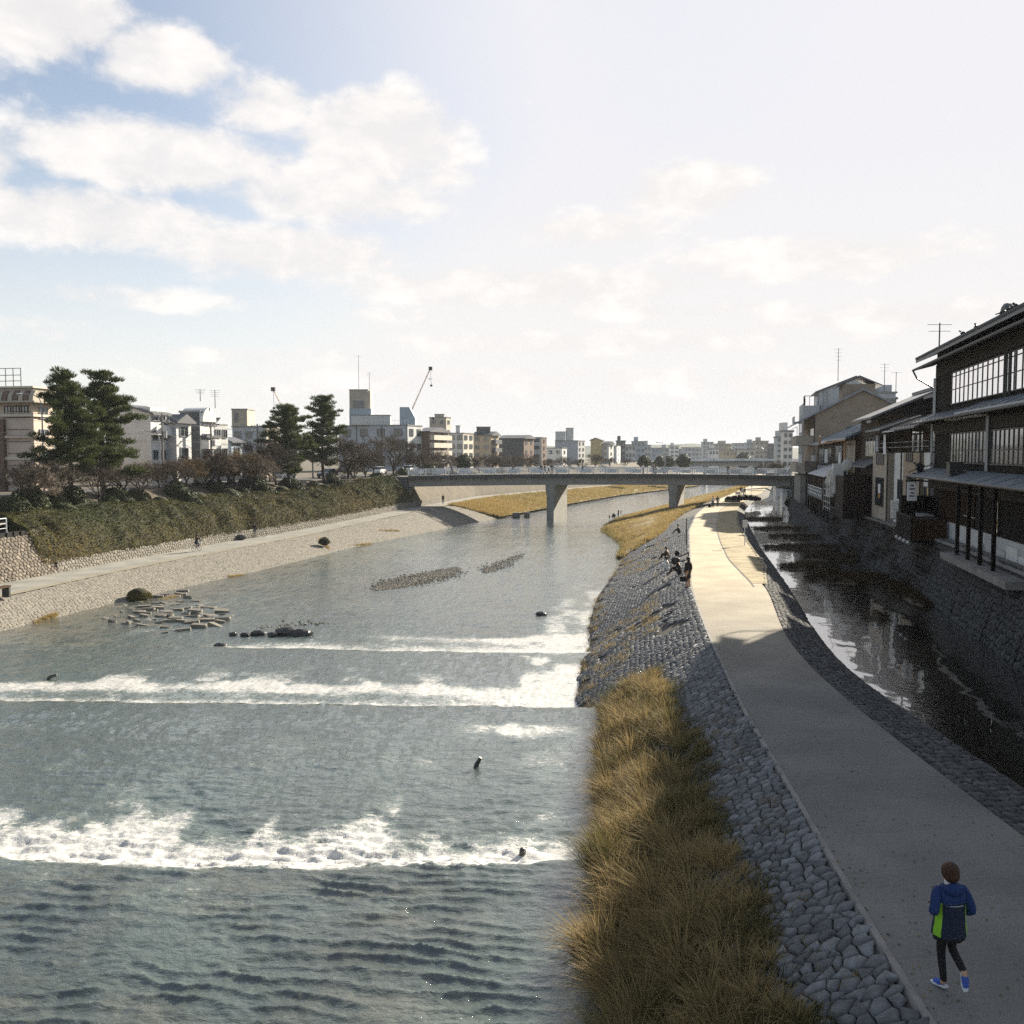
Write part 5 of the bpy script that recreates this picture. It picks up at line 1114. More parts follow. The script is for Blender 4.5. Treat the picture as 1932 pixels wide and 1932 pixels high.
# ---------------- 7  tall grey-white gabled building at the bridge
fr, L = RF(146.0, 155.2)
H8 = thing('apartment_building', fp(fr, 5, 6, Z2), 'tall grey-white gabled building at the far end of the bridge, with a roof terrace', 'building')
zt = 14.6; Wd = 13.4
fpart('wall', fr, H8, M_RGREY, (0, 0, Z2-3, L, Wd, zt))
g = FM(fr); g.add([(0, 2.4, zt), (0, Wd, zt), (0, Wd, zt+1.0), (0, Wd*.58, zt+4.2), (0, 2.4, zt+2.2), (L, 2.4, zt), (L, Wd, zt), (L, Wd, zt+1.0), (L, Wd*.58, zt+4.2), (L, 2.4, zt+2.2)], [(4, 3, 2, 1, 0), (5, 6, 7, 8, 9), (0, 1, 6, 5), (4, 0, 5, 9), (1, 2, 7, 6)]); part('gable', g, M_RGREY, H8)
m = FM(fr); m.wedge_a([(1.8, zt+1.9), (Wd*.58, zt+4.2), (Wd+.5, zt+.8), (Wd+.5, zt+1.0), (Wd*.58, zt+4.5), (1.8, zt+2.15)], -.3, L+.3); part('roof', m, M_TILE, H8)
fpart('parapet', fr, H8, M_RGREY, (0, 0, zt+.001, L, .12, zt+.3)); m = FM(fr)
for a in (.2, 1.6, 3.0): m.tube((a, .3, zt), (a, .3, zt+1.6), .05, .05, 5)
for y in (.3, 1.0, 1.7, 2.3): m.tube((.2, y, zt), (.2, y, zt+1.5), .04, .04, 5)
m.tube((.2, .3, zt+1.5), (3, .3, zt+1.5), .05, .05, 5); m.tube((.2, .3, zt+1.5), (.2, 2.4, zt+1.5), .05, .05, 5); part('terrace_railing', m, M_DARKM, H8); fpart('terrace_screen', fr, H8, M_RBEIGE, (.3, .35, zt+.1, 3, .4, zt+1.1))
m = FM(fr); m.tube((-.1, 3.0, zt-1), (-.1, 3.0, zt+2.4), .04, .04, 5); m.tube((-.1, 3.6, zt-1), (-.1, 3.6, zt+2.4), .04, .04, 5)
for k in range(9): m.tube((-.1, 3.0, zt-.8+k*.36), (-.1, 3.6, zt-.8+k*.36), .03, .03, 4)
part('ladder', m, M_STEEL, H8); pipe(H8, fr, [(-.1, 2.6, Z2), (-.1, 2.6, zt)], .06, M_DARKM); fpart('side_window', fr, H8, M_GLASS, (-.04, 9.6, zt+.2, .0, 11.2, zt+1.3))
for z in (3.6, 7.0, 10.4): fwin(H8, fr, 1, 7.5, z, z+1.9, 3, 1, .06, M_FRAMED, [M_GLASS, M_GLASSL])
fpart('balcony', fr, H8, M_RGREY, (1, -1.2, 12.0, 7, -.002, 12.15), (1, -1.2, 12.151, 7, -1.12, 13.0))
antenna(fp(fr, 4, 5.5, zt+4.0), 5.2, 'tall roof aerial with four cross bars on the grey gabled building', 4)
antenna((26.1, 57.2, 11.4), 3.6, 'thin aerial beside the eave corner of the black timber house', 2)
# ---------------- 8  blocks behind the row
for (xl, xr, yt, Df, m_, lab, rows, cols) in ((1617, 1660, 752, 175, W_BLUE, 'bluish flat block behind the grey gabled building', 4, 4), (1655, 1690, 742, 140, W_GREY, 'grey flat roof block with aerials behind the dark timber roofs', 5, 3), (1640, 1720, 772, 120, M_RBEIGE, 'low beige block hidden behind the dark timber roofs', 4, 4)):
    a = at_d(xl, yt, Df); b = at_d(xr, yt, Df); B = thing('apartment_building', ((a.x+b.x)/2, Df, Z2), lab, 'building')
    part('wall', MB().box(a.x, Df, Z2-2, b.x, Df+8, a.z), m_, B); part('roof', MB().box(a.x-.2, Df-.2, a.z, b.x+.2, Df+8.2, a.z+.25), M_FLAT, B); part('rooftop_room', MB().box(a.x+1, Df+2, a.z+.25, a.x+3, Df+4, a.z+1.4), m_, B)
    for r_ in range(rows):
        for c in range(cols): put_win(B, (a.x+(b.x-a.x)*(c+.5)/cols, Df-.01, Z2+(a.z-Z2)*(r_+.55)/rows), 0, win_data(1.1, 1.1))
p = at_d(1668, 742, 142); antenna((p.x, 142, p.z), 4.5, 'slim aerial behind the dark roofs, left of the dish poles', 3); p = at_d(1690, 744, 142); antenna((p.x, 142, p.z), 3.4, 'slim aerial behind the dark roofs, nearest the timber house', 1)
# ================================================================ vegetation
M_GRASS = leaf_mat('riverside_grass', (.050, .058, .018), (.37, .275, .13), .35)
M_GOLD = leaf_mat('golden_dry_grass', (.20, .165, .06), (.40, .29, .125), .35)
M_BROWNG = leaf_mat('brown_reeds', (.045, .030, .015), (.11, .075, .035), .2)
M_IVY = leaf_mat('ivy_leaves', (.042, .054, .015), (.150, .110, .038), .12, .9)
M_SHRUB = leaf_mat('evergreen_leaves', (.020, .032, .014), (.060, .072, .026), .15, .5)
M_NEEDLE = leaf_mat('pine_needles', (.024, .040, .016), (.125, .145, .045), .18, .55)
M_TWIG = leaf_mat('bare_twigs', (.075, .064, .052), (.165, .130, .096), .0, .85)
M_WILLOW = leaf_mat('yellow_brown_twigs', (.13, .095, .05), (.24, .17, .085), .1, .85)
M_BARK = mat('dark_bark', (.055, .043, .034), .9, .35, 4, .6, 14, stretch=(1, 1, .3))
M_IVYCORE = mat('hedge_core', (.028, .028, .012), .95, .3, 2)
def blades(P, H, W, lean, tint, seed, curl=.35):
    r = np.random.default_rng(seed); n = len(P); a = r.random(n)*2*np.pi
    sx = np.stack([np.cos(a), np.sin(a), 0*a], 1)*W[:, None]*.5
    up = np.stack([lean[:, 0], lean[:, 1], np.ones(n)], 1); up /= np.linalg.norm(up, axis=1, keepdims=True)
    out = np.stack([lean[:, 0], lean[:, 1], 0*a], 1)
    b = P; m = P+up*H[:, None]*.55; t = m+(up+out*curl*1.2-np.array([0, 0, .25])*np.linalg.norm(out, axis=1, keepdims=True))*H[:, None]*.45
    V = np.stack([b-sx, b+sx, m-sx*.8, m+sx*.8, t], 1).reshape(-1, 3)
    k = np.arange(n)[:, None, None]*5; F = (np.array([[0, 1, 3], [0, 3, 2], [2, 3, 4]])[None]+k).reshape(-1, 3)
    return V, F, np.repeat(tint, 5)
def clumps(C, nb, spread, h, w, leanamt, tint0, seed, wind=(0, 0), drop=None):
    r = np.random.default_rng(seed); n = len(C); idx = np.repeat(np.arange(n), nb); N = len(idx)
    a = r.random(N)*2*np.pi; q = np.sqrt(r.random(N))
    off = np.stack([np.cos(a)*q, np.sin(a)*q], 1)*spread[idx][:, None]
    P = C[idx].copy(); P[:, :2] += off
    if drop is not None: P[:, 2] = drop(P[:, 0], P[:, 1])
    lean = np.stack([np.cos(a), np.sin(a)], 1)*(q*leanamt*(.4+.8*r.random(N)))[:, None]+np.array(wind)+(r.random((N, 2))-.5)*.3
    H = h[idx]*(.55+.6*r.random(N)); W = w*(.6+.8*r.random(N))
    return blades(P, H, W, lean, np.clip(tint0[idx]+(r.random(N)-.5)*.5, 0, 1), seed+1)
def grass_obj(name, C, nb, spread, h, w, leanamt, tint, m, seed, wind=(0, 0), drop=None, parent=None):
    V, F, T = clumps(C, nb, spread, h, w, leanamt, tint, seed, wind, drop)
    o = np_obj(name, V, F, m, parent, {'tint': T}); o['kind'] = 'stuff'; return o
def bank_drop(X, D_):
    t = np.clip((XA(D_)-.14-X)/np.maximum(BW(D_)-.14, .3), 0, 1.15); return bank_pt(D_, t)[1]
def on_bank(n, d0, d1, t0, t1, seed, keep=None):
    r = np.random.default_rng(seed); u = d0+(d1-d0)*r.random(n); t = t0+(t1-t0)*r.random(n)
    if keep is not None: k = keep(u, t); u = u[k]; t = t[k]
    x, z = bank_pt(u, t); return np.stack([x, u, z], 1), t
# tall riverside grass close by
edge_t = lambda u: .27+.14*(fbm(u*.45, u*0, 61)-.4)*2+.10*sstep(u, 24, 33)
C, t = on_bank(1500, 8.5, 34.6, .26, 1.0, 5, lambda u, t: t > edge_t(u))
grass_obj('undergrowth', C, 26, np.full(len(C), .22), .16+.16*np.random.default_rng(7).random(len(C)), .016, .9, .35*np.random.default_rng(8).random(len(C)), M_GRASS, 70, (0, 0), bank_drop)
C, t = on_bank(470, 8.5, 34.6, .28, .99, 15, lambda u, t: t > edge_t(u)+.02)
rr_ = np.random.default_rng(16); hh = (.26+.34*sstep(t, .30, .6)+.20*sstep(t, .8, .95))*(.6+.8*rr_.random(len(C)))
tn = np.clip(.50+1.5*(fbm(C[:, 0]*.8, C[:, 1]*.7, 63)-.45)+.7*(rr_.random(len(C))-.5), 0, 1)
grass_obj('riverside_grass', C, 120, .07+.09*rr_.random(len(C)), hh, .015, 1.9, tn, M_GRASS, 71, (-.06, 0), bank_drop)
C, t = on_bank(70, 8.5, 33.0, .55, .98, 17); rr_ = np.random.default_rng(18)
grass_obj('pale_grass_heads', C, 190, .10+.10*rr_.random(len(C)), .55+.45*rr_.random(len(C)), .012, 1.5, .75+.25*rr_.random(len(C)), M_GRASS, 78, (-.12, -.03), bank_drop)
C2, t2 = on_bank(260, 8.5, 33.5, .45, 1.0, 6)                      # seed heads standing above the rest
grass_obj('seed_grass', C2, 26, np.full(len(C2), .10), (.55+.45*np.random.default_rng(3).random(len(C2))), .006, 1.3, np.full(len(C2), .85), M_GRASS, 72, (-.18, -.06), bank_drop)
# overhanging plumes at the water's edge
for i, (D_, t_, rx, lab) in enumerate(((16.2, 1.02, .75, 'reddish plume grass leaning out over the water'), (14.9, .96, .5, 'pale feathery grass tuft at the water edge, nearer than the leaning plume'), (13.0, 1.0, .7, 'long dark-stemmed grass tuft at the near water edge'), (19.4, .94, .45, 'yellow-green grass tuft at the water edge by the first white rapids'))):
    x, z = bank_pt(np.array([D_]), np.array([t_])); C1 = np.array([[float(x[0]), D_, float(z[0])]]).repeat(5, 0); C1[:, :2] += np.random.default_rng(i).normal(0, .14, (5, 2))
    V, F, T = clumps(C1, 150, np.full(5, .2), np.full(5, .8+.25*(i != 1)), .012, .9, np.full(5, (.85, .95, .25, .2)[i]), 200+i, (-.40, -.2), None)
    o = np_obj('grass_tuft', V, F, M_GRASS, None, {'tint': T}, loc=tuple(C1[0])); tag(o, lab, 'grass tuft', 'big grass tufts at the water edge')
# weeds rooting between the stones
C, t = on_bank(900, 34.8, 96, .30, 1.0, 8, lambda u, t: (fbm(u*.30, t*3.0, 64) > .52-.10*sstep(t, .5, .95)))
grass_obj('weeds_in_stones', C, 16, np.full(len(C), .16), .12+.22*np.random.default_rng(5).random(len(C)), .014, .8, np.full(len(C), .65), M_GRASS, 73, (0, 0), bank_drop)
C, t = on_bank(240, 12, 34, .06, .30, 9, lambda u, t: fbm(u*.5, t*6.0, 65) > .55)
grass_obj('weeds_in_stones', C, 14, np.full(len(C), .12), np.full(len(C), .14), .010, .8, np.full(len(C), .6), M_GRASS, 74, (0, 0), bank_drop)
# golden tongue of grass before the bridge, and the banks beyond
Dg = drange(96, 300, .8, .008); t0g = np.interp(Dg, [96, 104, 125, 150, 300], [.97, .50, .22, .08, .04])
gz = lambda Dm, t: bank_pt(Dm, t)[1]+.10
cols = []
for s in np.linspace(0, 1.0, 9): tt = t0g+(1.03-t0g)*s; cols.append((bank_pt(Dg, tt)[0], bank_pt(Dg, tt)[1]+.03+.30*np.sin(np.pi*min(s*1.0, 1))+.12*fbm(Dg*.4, Dg*0+s*5, 66)))
loft('grassy_bank', Dg, cols, M_DRYG)
C, t = on_bank(5200, 96, 175, .03, 1.03, 10, lambda u, t: t > np.interp(u, [96, 104, 125, 150, 300], [.97, .50, .22, .08, .04]))
C[:, 2] += .15
grass_obj('golden_grass', C, 20, np.full(len(C), .30), .22+.40*fbm(C[:, 0]*.4, C[:, 1]*.3, 67), .035, .7, np.clip(.65-.7*sstep(t, .93, 1.02)+.5*(fbm(C[:, 0]*.3, C[:, 1]*.2, 68)-.5), 0, 1), M_GOLD, 75, (-.05, 0))
C, t = on_bank(2600, 175, 340, .0, 1.03, 11); C[:, 2] += .1
grass_obj('golden_grass', C, 12, np.full(len(C), .7), np.full(len(C), .5), .07, .7, np.full(len(C), .6), M_GOLD, 76)
# left bank beyond the bridge: golden slope
Dl = drange(163, 420, .8, .01); loft('golden_slope', Dl, [(XL(Dl)+(XLO(Dl)-XL(Dl))*s, water_z(Dl)+.25+(bank_z(Dl)-water_z(Dl)-.2)*s+.12*fbm(Dl*.3, Dl*0+s*4, 69)) for s in np.linspace(0, 1, 7)], M_DRYG)
r_ = np.random.default_rng(12); n = 7000; u = 163+240*r_.random(n)**1.4; s = r_.random(n); C = np.stack([XL(u)+(XLO(u)-XL(u))*s*.98, u, water_z(u)+.3+(bank_z(u)-water_z(u)-.2)*s], 1)
grass_obj('golden_grass', C, 12, np.full(n, .6), .25+.35*fbm(C[:, 0]*.2, C[:, 1]*.2, 70), .06, .7, np.clip(.3+.5*s*0+.9*(fbm(C[:, 0]*.12, C[:, 1]*.1, 71)-.3), 0, 1), M_GOLD, 77)
# reed islands in the canal
for i, (d, f, rd, rf) in enumerate(((59, .60, 4.2, .38), (66, .30, 2.6, .22), (72.5, .75, 2.8, .34), (82, .55, 2.6, .50), (95, .62, 2.2, .42), (108, .5, 2.0, .5), (126, .35, 2.5, .4), (43.5, .52, .8, .08), (52, .94, 8, .10))):
    a = np.linspace(0, 2*np.pi, 28, endpoint=False); rings = []
    cx = lambda Dq, fq: (XC(Dq)-.2)+(XE(Dq)-XC(Dq)+.3)*fq
    for k, zz in ((1.0, -.15), (.8, .07), (.4, .14)):
        wob = 1+.35*(fbm(np.cos(a)*1.5+i*5, np.sin(a)*1.5, 80+i)-.5); u = d+.7*rd*k*np.sin(a)*wob; v = np.clip(f+rf*k*np.cos(a)*wob, .02, 1.02); rings.append(np.stack([cx(u, v), u, canal_z(u)+zz], 1))
    V = np.concatenate(rings+[np.array([[float(cx(d, f)), d, float(canal_z(d))+.16]])]); fs = []
    for k in range(2):
        for q in range(28): fs += [(k*28+q, k*28+(q+1) % 28, k*28+28+(q+1) % 28), (k*28+q, k*28+28+(q+1) % 28, k*28+28+q)]
    fs += [(56+q, 56+(q+1) % 28, 84) for q in range(28)]
    o = np_obj('canal_bar', V, np.array(fs), M_EARTH, smooth=True); o['kind'] = 'structure'
    n = int(90*rd*max(rf, .12)*3); q = np.sqrt(r_.random(n)); aa = r_.random(n)*6.28; u = d+.7*rd*.92*q*np.sin(aa); v = np.clip(f+rf*.92*q*np.cos(aa), .03, 1.0)
    C = np.stack([cx(u, v), u, canal_z(u)+.03], 1)
    grass_obj('canal_reeds', C, 16, np.full(n, .22), .18+.35*r_.random(n), .018, .8, .5*r_.random(n), M_BROWNG, 300+i)
# ivy, weeds on the canal wall
n = 900; u = 50+45*r_.random(n); l = .3+3.0*r_.random(n); k = fbm(u*.16, l*.5, 90) > .44; u = u[k]; l = l[k]; p = f_canal(u, l); C = np.stack([p[0]-.05, u, p[2]], 1)
grass_obj('wall_weeds', C, 14, np.full(len(u), .25), .2+.3*r_.random(len(u)), .02, 1.0, .4*r_.random(len(u)), M_BROWNG, 320, (-.5, -.2))

# ---- leaf clouds
def leaf_cloud(C, Nrm, size, seed, flat=.5, asp=.7):
    r = np.random.default_rng(seed); n = len(C); a = r.normal(0, 1, (n, 3)); d = a*(1-flat)+Nrm*flat*1.6; d /= np.linalg.norm(d, axis=1, keepdims=True)
    t = np.cross(d, r.normal(0, 1, (n, 3))); t /= np.linalg.norm(t, axis=1, keepdims=True)+1e-9; b = np.cross(d, t)
    s = (size*(.6+.8*r.random(n)))[:, None]
    V = np.stack([C-t*s*.5, C+b*s*asp*.5, C+t*s*.5, C-b*s*asp*.5], 1).reshape(-1, 3)
    return V, np.arange(n*4).reshape(-1, 4)
# the long ivy hedge on the left
def hedge_surf(u, s):
    x0 = XLI(u)-.25; z0 = bank_z(u)+.78; H = 2.35+.9*sstep(u, 134, 146)-z0+.35*(fbm(u*.22, u*0, 100)-.5)*2; ss = np.clip(s, 0, 1.25)
    x = x0-(4.3*ss**1.5+.15*ss); z = z0+H*np.sin(np.minimum(ss, 1.15)*np.pi*.5)**.9
    bul = 1.5*(fbm(u*.33+ss*.9, ss*2.2, 101, 4)-.45)+.8*(fbm(u*1.0, ss*5, 102, 3)-.5); k = np.sin(np.clip(ss, 0.05, 1)*np.pi)**.5
    return np.stack([x+bul*k*.75, u-bul*k*.25, z+bul*k*.6], -1)
HG = thing('ivy_hedge', (float(XLI(118.))-2, 118, -1.5), 'long sloping ivy-covered hedge above the left riverside path', 'hedge')
u = drange(72.2, 154.5, .5, 0); ss = np.linspace(0, 1.25, 14); U, S_ = np.meshgrid(u, ss, indexing='ij')
V = hedge_surf(U.ravel(), S_.ravel()); V[:, 0] -= .10; np_obj('core', V, grid_faces(len(u), 14), M_IVYCORE, HG, smooth=True)
r_ = np.random.default_rng(31); n = 62000; uu = 72+82*r_.random(n)**1.15; s2 = 1.2*r_.random(n)
ends = (uu < 74); P = hedge_surf(uu, s2); e = .06; du = hedge_surf(uu+e, s2)-P; ds = hedge_surf(uu, s2+e)-P; nn = np.cross(ds, du); nn /= np.linalg.norm(nn, axis=1, keepdims=True)+1e-9; nn = np.where(nn[:, :1] < 0, -nn, nn)
P = P+nn*(.02+.12*r_.random((n, 1))**2)
V, F = leaf_cloud(P, nn, np.interp(uu, [72, 155], [.12, .19]), 32, .55)
T = np.clip(.15+1.3*(fbm(uu*.12, s2*2, 103, 3)-.36)+.35*sstep(s2, .5, .0)+.32*(r_.random(n)-.5), 0, 1)
o = np_obj('foliage', V, F, M_IVY, HG, {'tint': np.repeat(T, 4)}); o['kind'] = 'stuff'
# near end face of the hedge
n = 5200; l = r_.random(n); s2 = r_.random(n); P = hedge_surf(np.full(n, 72.3), s2); P[:, 0] -= l*2.6*(1-s2*.3); P[:, 1] += l*.4-.15*r_.random(n); P[:, 2] -= .0
V, F = leaf_cloud(P, np.tile(np.array([[.3, -.95, .1]]), (n, 1)), np.full(n, .13), 33, .6); o = np_obj('foliage', V, F, M_IVY, HG, {'tint': np.repeat(.25*r_.random(n), 4)}); o['kind'] = 'stuff'
q = MB().add([tuple(hedge_surf(np.array([72.5]), np.array([k]))[0]-np.array([.1, 0, 0])) for k in (0, .3, .6, .9, 1.1)]+[(float(XLI(72.5))-4.6, 72.5, 2.2), (float(XLI(72.5))-4.6, 72.5, -1.0)], [(0, 1, 2, 3, 4, 5, 6)]); part('end_core', q, M_IVYCORE, HG)
# shrubs: three shapes, copied
def shrub_data(seed, n=1500, sq=.85, leaf=.13, m=None):
    r = np.random.default_rng(seed); a = r.normal(0, 1, (n, 3)); a /= np.linalg.norm(a, axis=1, keepdims=True); a[:, 2] = np.abs(a[:, 2])*1.1-.12
    rad = (.80+.30*fbm(a[:, 0]*2+seed, a[:, 1]*2+a[:, 2]*2, seed, 3))*(.88+.15*r.random(n)); P = a*rad[:, None]*np.array([1, 1, sq])
    V, F = leaf_cloud(P, a, np.full(n, leaf), seed+1, .6)
    return np_obj('foliage', V, F, m or M_SHRUB, attrs={'tint': np.repeat(np.clip(.35*a[:, 0]*0+r.random(n)*.9, 0, 1), 4)}, data_only=True)
def shrub_core(seed):
    m = MB(); m.ball((0, 0, .12), .80, 10, 7, (1, 1, .82)); return m.data('core', M_IVYCORE, smooth=True)
SD = [shrub_data(41), shrub_data(42, 1500, 1.1), shrub_data(43, 1500, .7, .13, M_IVY)]; SCORE = shrub_core(1)
def shrub(p, s, k, label, group='clipped shrubs on top of the ivy hedge', sq=1.0):
    t = thing('shrub', p, label, 'shrub', group); link('foliage', SD[k], t); link('core', SCORE, t); t.scale = (s, s, s*sq); t.rotation_euler[2] = random.random()*6; return t
def along(px, off, d0=62.0, d1=420.0):      # distance at which the line XLI - off is seen along the bearing px
    Ds = np.arange(d0, d1, .2); f = (XLI(Ds)-off)/Ds*FPX+HALF-px; return float(Ds[np.argmax(f > 0)])
tops = [(118, 1.2, 0, 'rounded'), (176, 1.0, 2, 'small'), (205, 1.15, 1, 'upright'), (236, 1.25, 0, 'dark'), (268, .9, 1, 'narrow'), (300, 1.1, 2, 'brownish'), (345, 1.7, 0, 'broad dark'), (372, 1.3, 2, 'ochre'), (430, 1.5, 0, 'dark'), (455, 1.1, 1, 'pointed'),
        (500, 1.6, 0, 'large dark'), (530, 1.3, 2, 'ochre'), (560, 1.2, 0, 'dark'), (590, 1.3, 1, 'green'), (612, 1.2, 2, 'brownish'), (640, 1.2, 1, 'leafy'), (668, 1.5, 0, 'round dark'), (695, 1.2, 2, 'ochre'), (715, 1.0, 0, 'small dark'), (745, 1.6, 1, 'leafy'), (772, 1.5, 0, 'dark'), (795, 1.6, 1, 'tall leafy')]
marks = {118: 'at the left end of the hedge below the first pine', 176: 'on the hedge below the second pine', 205: 'on the hedge just right of the first pine pair', 236: 'on the hedge among the thin bare trunks', 268: 'on the hedge below the plain grey wall', 300: 'on the hedge beside a thin bare tree', 345: 'on the hedge above the cyclist', 372: 'on the hedge slope just past the cyclist', 430: 'on the hedge below the white parked cars', 455: 'on the hedge before the person with a bicycle', 500: 'on the hedge above the person with a bicycle', 530: 'on the hedge below the second pine pair', 560: 'on the hedge under the left pine of the second pair', 590: 'on the hedge under the right pine of the second pair', 612: 'on the hedge left of the brown fence', 640: 'by the brown fence on the hedge', 668: 'on the hedge under the broad bare tree', 695: 'on the hedge right of the broad bare tree', 715: 'on the hedge between two bare trees', 745: 'on the hedge under the upright bare tree', 772: 'on the hedge close to the bridge end', 795: 'growing over the wall at the left bridge end'}
for px, s, k, w in tops:
    D_ = along(px, 3.9+(px % 3)*.5); shrub((float(XLI(D_))-3.9-(px % 3)*.5, D_, 1.75), s*(1+D_*.0008), k, f'{w} shrub {marks[px]}')
# undergrowth of the terrace
for i, (px, off, s, k) in enumerate(((20, 5, 1.6, 0), (52, 7, 1.7, 1), (95, 7, 1.6, 0), (135, 6.5, 1.5, 1), (215, 7, 1.6, 0), (255, 7.5, 1.4, 2), (330, 7, 1.5, 1), (410, 7.2, 1.6, 0), (478, 7.2, 1.7, 1), (545, 7.5, 1.7, 0), (625, 7.4, 1.5, 1), (710, 7.5, 1.8, 0), (760, 7.5, 1.8, 1), (808, 6.5, 2.4, 1))):
    D_ = along(px, off); shrub((float(XLI(D_))-off, D_, 2.3), s*1.1, k, ['dark undergrowth bush by the hotel steps', 'dark bush below the hotel wall', 'bush at the foot of the first pine', 'bush between the trunks of the first pine pair', 'bush right of the first pine pair', 'russet bush among the thin bare trunks', 'bush behind the broad dark shrub', 'bush below the parked cars', 'bush left of the second pine pair', 'bush under the second pine pair', 'bush beside the brown fence', 'bush behind the bare trees', 'bush below the office block', 'tall dark bush at the left end of the bridge'][i], 'undergrowth along the street')
p = at_z(262, 1126, lambda D: water_z(D)+.2); shrub(tuple(p), .95, 2, 'round dry bush growing from the stone slope beside the concrete blocks', 'bushes on the left slope', .9)
p = at_z(612, 1024, lambda D: water_z(D)+.9); shrub(tuple(p), .75, 1, 'small weedy bush in a joint of the left stone slope', 'bushes on the left slope', .8)

# ---- bare trees
def bare_tree(seed, droop=0.0, height=6.5, spread=1.0, m=None):
    rd = random.Random(seed); tr = MB(); segs = []
    def grow(p, d, L, r, lv):
        q = p+d*L; 
        if lv <= 2: tr.tube(p, q, r, r*.72, 6 if lv < 2 else 5, cap=False)
        else: segs.append((p, q, r, r*.6))
        if lv >= 6: return
        n = (4, 4, 3, 3, 4, 3)[lv] if lv else 5
        for i in range(n):
            ax = d.orthogonal().normalized(); b = d.cross(ax); a = rd.random()*6.283+i*6.283/n; sp = (.55+.35*rd.random())*spread
            if lv == 0: sp = .45+.35*rd.random()
            nd = (d+(ax*math.cos(a)+b*math.sin(a))*sp).normalized(); nd.z += .10-(droop*(lv-1)*.35 if lv > 1 else 0); nd.normalize()
            t = .55+.45*rd.random() if lv else .75+.25*rd.random(); grow(p+d*L*t, nd, L*(.62+.22*rd.random())*(1.15 if lv == 0 else 1), max(r*.60, .014), lv+1)
    h = height; grow(Vector((0, 0, -.3)), Vector((rd.uniform(-.08, .08), rd.uniform(-.08, .08), 1)).normalized(), h*.30, h*.021, 0)
    A_ = np.array([s[0] for s in segs]); B_ = np.array([s[1] for s in segs]); ra = np.array([s[2] for s in segs]); rb = np.array([s[3] for s in segs])
    d = B_-A_; d /= np.linalg.norm(d, axis=1, keepdims=True)+1e-9; x = np.cross(d, np.array([.3, .5, .8])); x /= np.linalg.norm(x, axis=1, keepdims=True)+1e-9; y = np.cross(d, x); V = []
    for P, rr in ((A_, ra), (B_, rb)):
        for k in range(3): V.append(P+(x*math.cos(2.094*k)+y*math.sin(2.094*k))*rr[:, None])
    V = np.stack(V, 1).reshape(-1, 3); k = np.arange(len(segs))[:, None, None]*6
    F = (np.array([[0, 1, 4], [0, 4, 3], [1, 2, 5], [1, 5, 4], [2, 0, 3], [2, 3, 5]])[None]+k).reshape(-1, 3)
    tint = np.repeat(np.random.default_rng(seed).random(len(segs)), 6)
    return tr.data('trunk', M_BARK, smooth=True), np_obj('crown', V, F, m or M_TWIG, attrs={'tint': tint}, data_only=True)
BT = [bare_tree(3), bare_tree(8, .0, 6.5, 1.25), bare_tree(14, .9, 6.5, 1.0, M_WILLOW), bare_tree(21, .1, 6.5, .75), bare_tree(33, .5, 6.5, 1.15)]
def tree(p, s, k, label, group, sx=1.0):
    t = thing('bare_tree', p, label, 'tree', group, random.random()*6.28); link('trunk', BT[k][0], t); link('crown', BT[k][1], t); t.scale = (s*sx, s*sx, s); return t
def ztop(px, py, D_): return float(at_d(px, py, D_).z)
TR = [(28, 5, 880, 1, 'low bare tree in front of the hotel'), (62, 6.5, 868, 0, 'bare reddish tree beside the hotel corner'), (108, 6, 880, 3, 'small bare tree left of the first pine trunk'), (183, 5.2, 880, 3, 'thin bare sapling right of the first pine trunk'), (232, 6.5, 872, 0, 'bare tree under the spreading pine branch'), (268, 5.0, 880, 3, 'forked thin bare tree before the plain grey wall'), (323, 5.0, 872, 3, 'thin upright bare tree before the utility pole'), (352, 8, 860, 2, 'yellowish willow-like tree below the narrow house'), (384, 8, 850, 1, 'dark-limbed bare tree below the arched building'),
      (412, 8, 862, 2, 'yellowish tree beside the dark-limbed bare tree'), (443, 7.5, 845, 2, 'tall yellowish willow before the blue gabled house'), (470, 5.5, 858, 4, 'grey drooping bare tree above the person with a bicycle'), (497, 8, 832, 0, 'bare tree below the beige building with the water tower'), (520, 8, 846, 1, 'brown bare tree touching the second pine pair'), (655, 5.6, 826, 1, 'broad bare tree right of the second pine pair'), (690, 7.5, 858, 0, 'small bare tree between the broad one and the upright one'), (741, 6.6, 826, 3, 'upright dense bare tree before the office block'), (792, 7, 852, 1, 'gnarled bare tree at the left bridge end'), (822, 9, 850, 4, 'bare tree before the brown balconied block'), (850, 9, 862, 0, 'bare tree left of the round evergreen')]
for px, off, top, k, lab in TR:
    D_ = along(px, off); zb = float(np.interp(off, [4, 6, 9], [2.0, 2.1, 3.2])); H = ztop(px, top, D_)-zb; tree((float(XLI(D_))-off, D_, zb), H/5.5, k, lab, 'bare trees along the street', 1.45 if k in (1, 0) else 1.25)
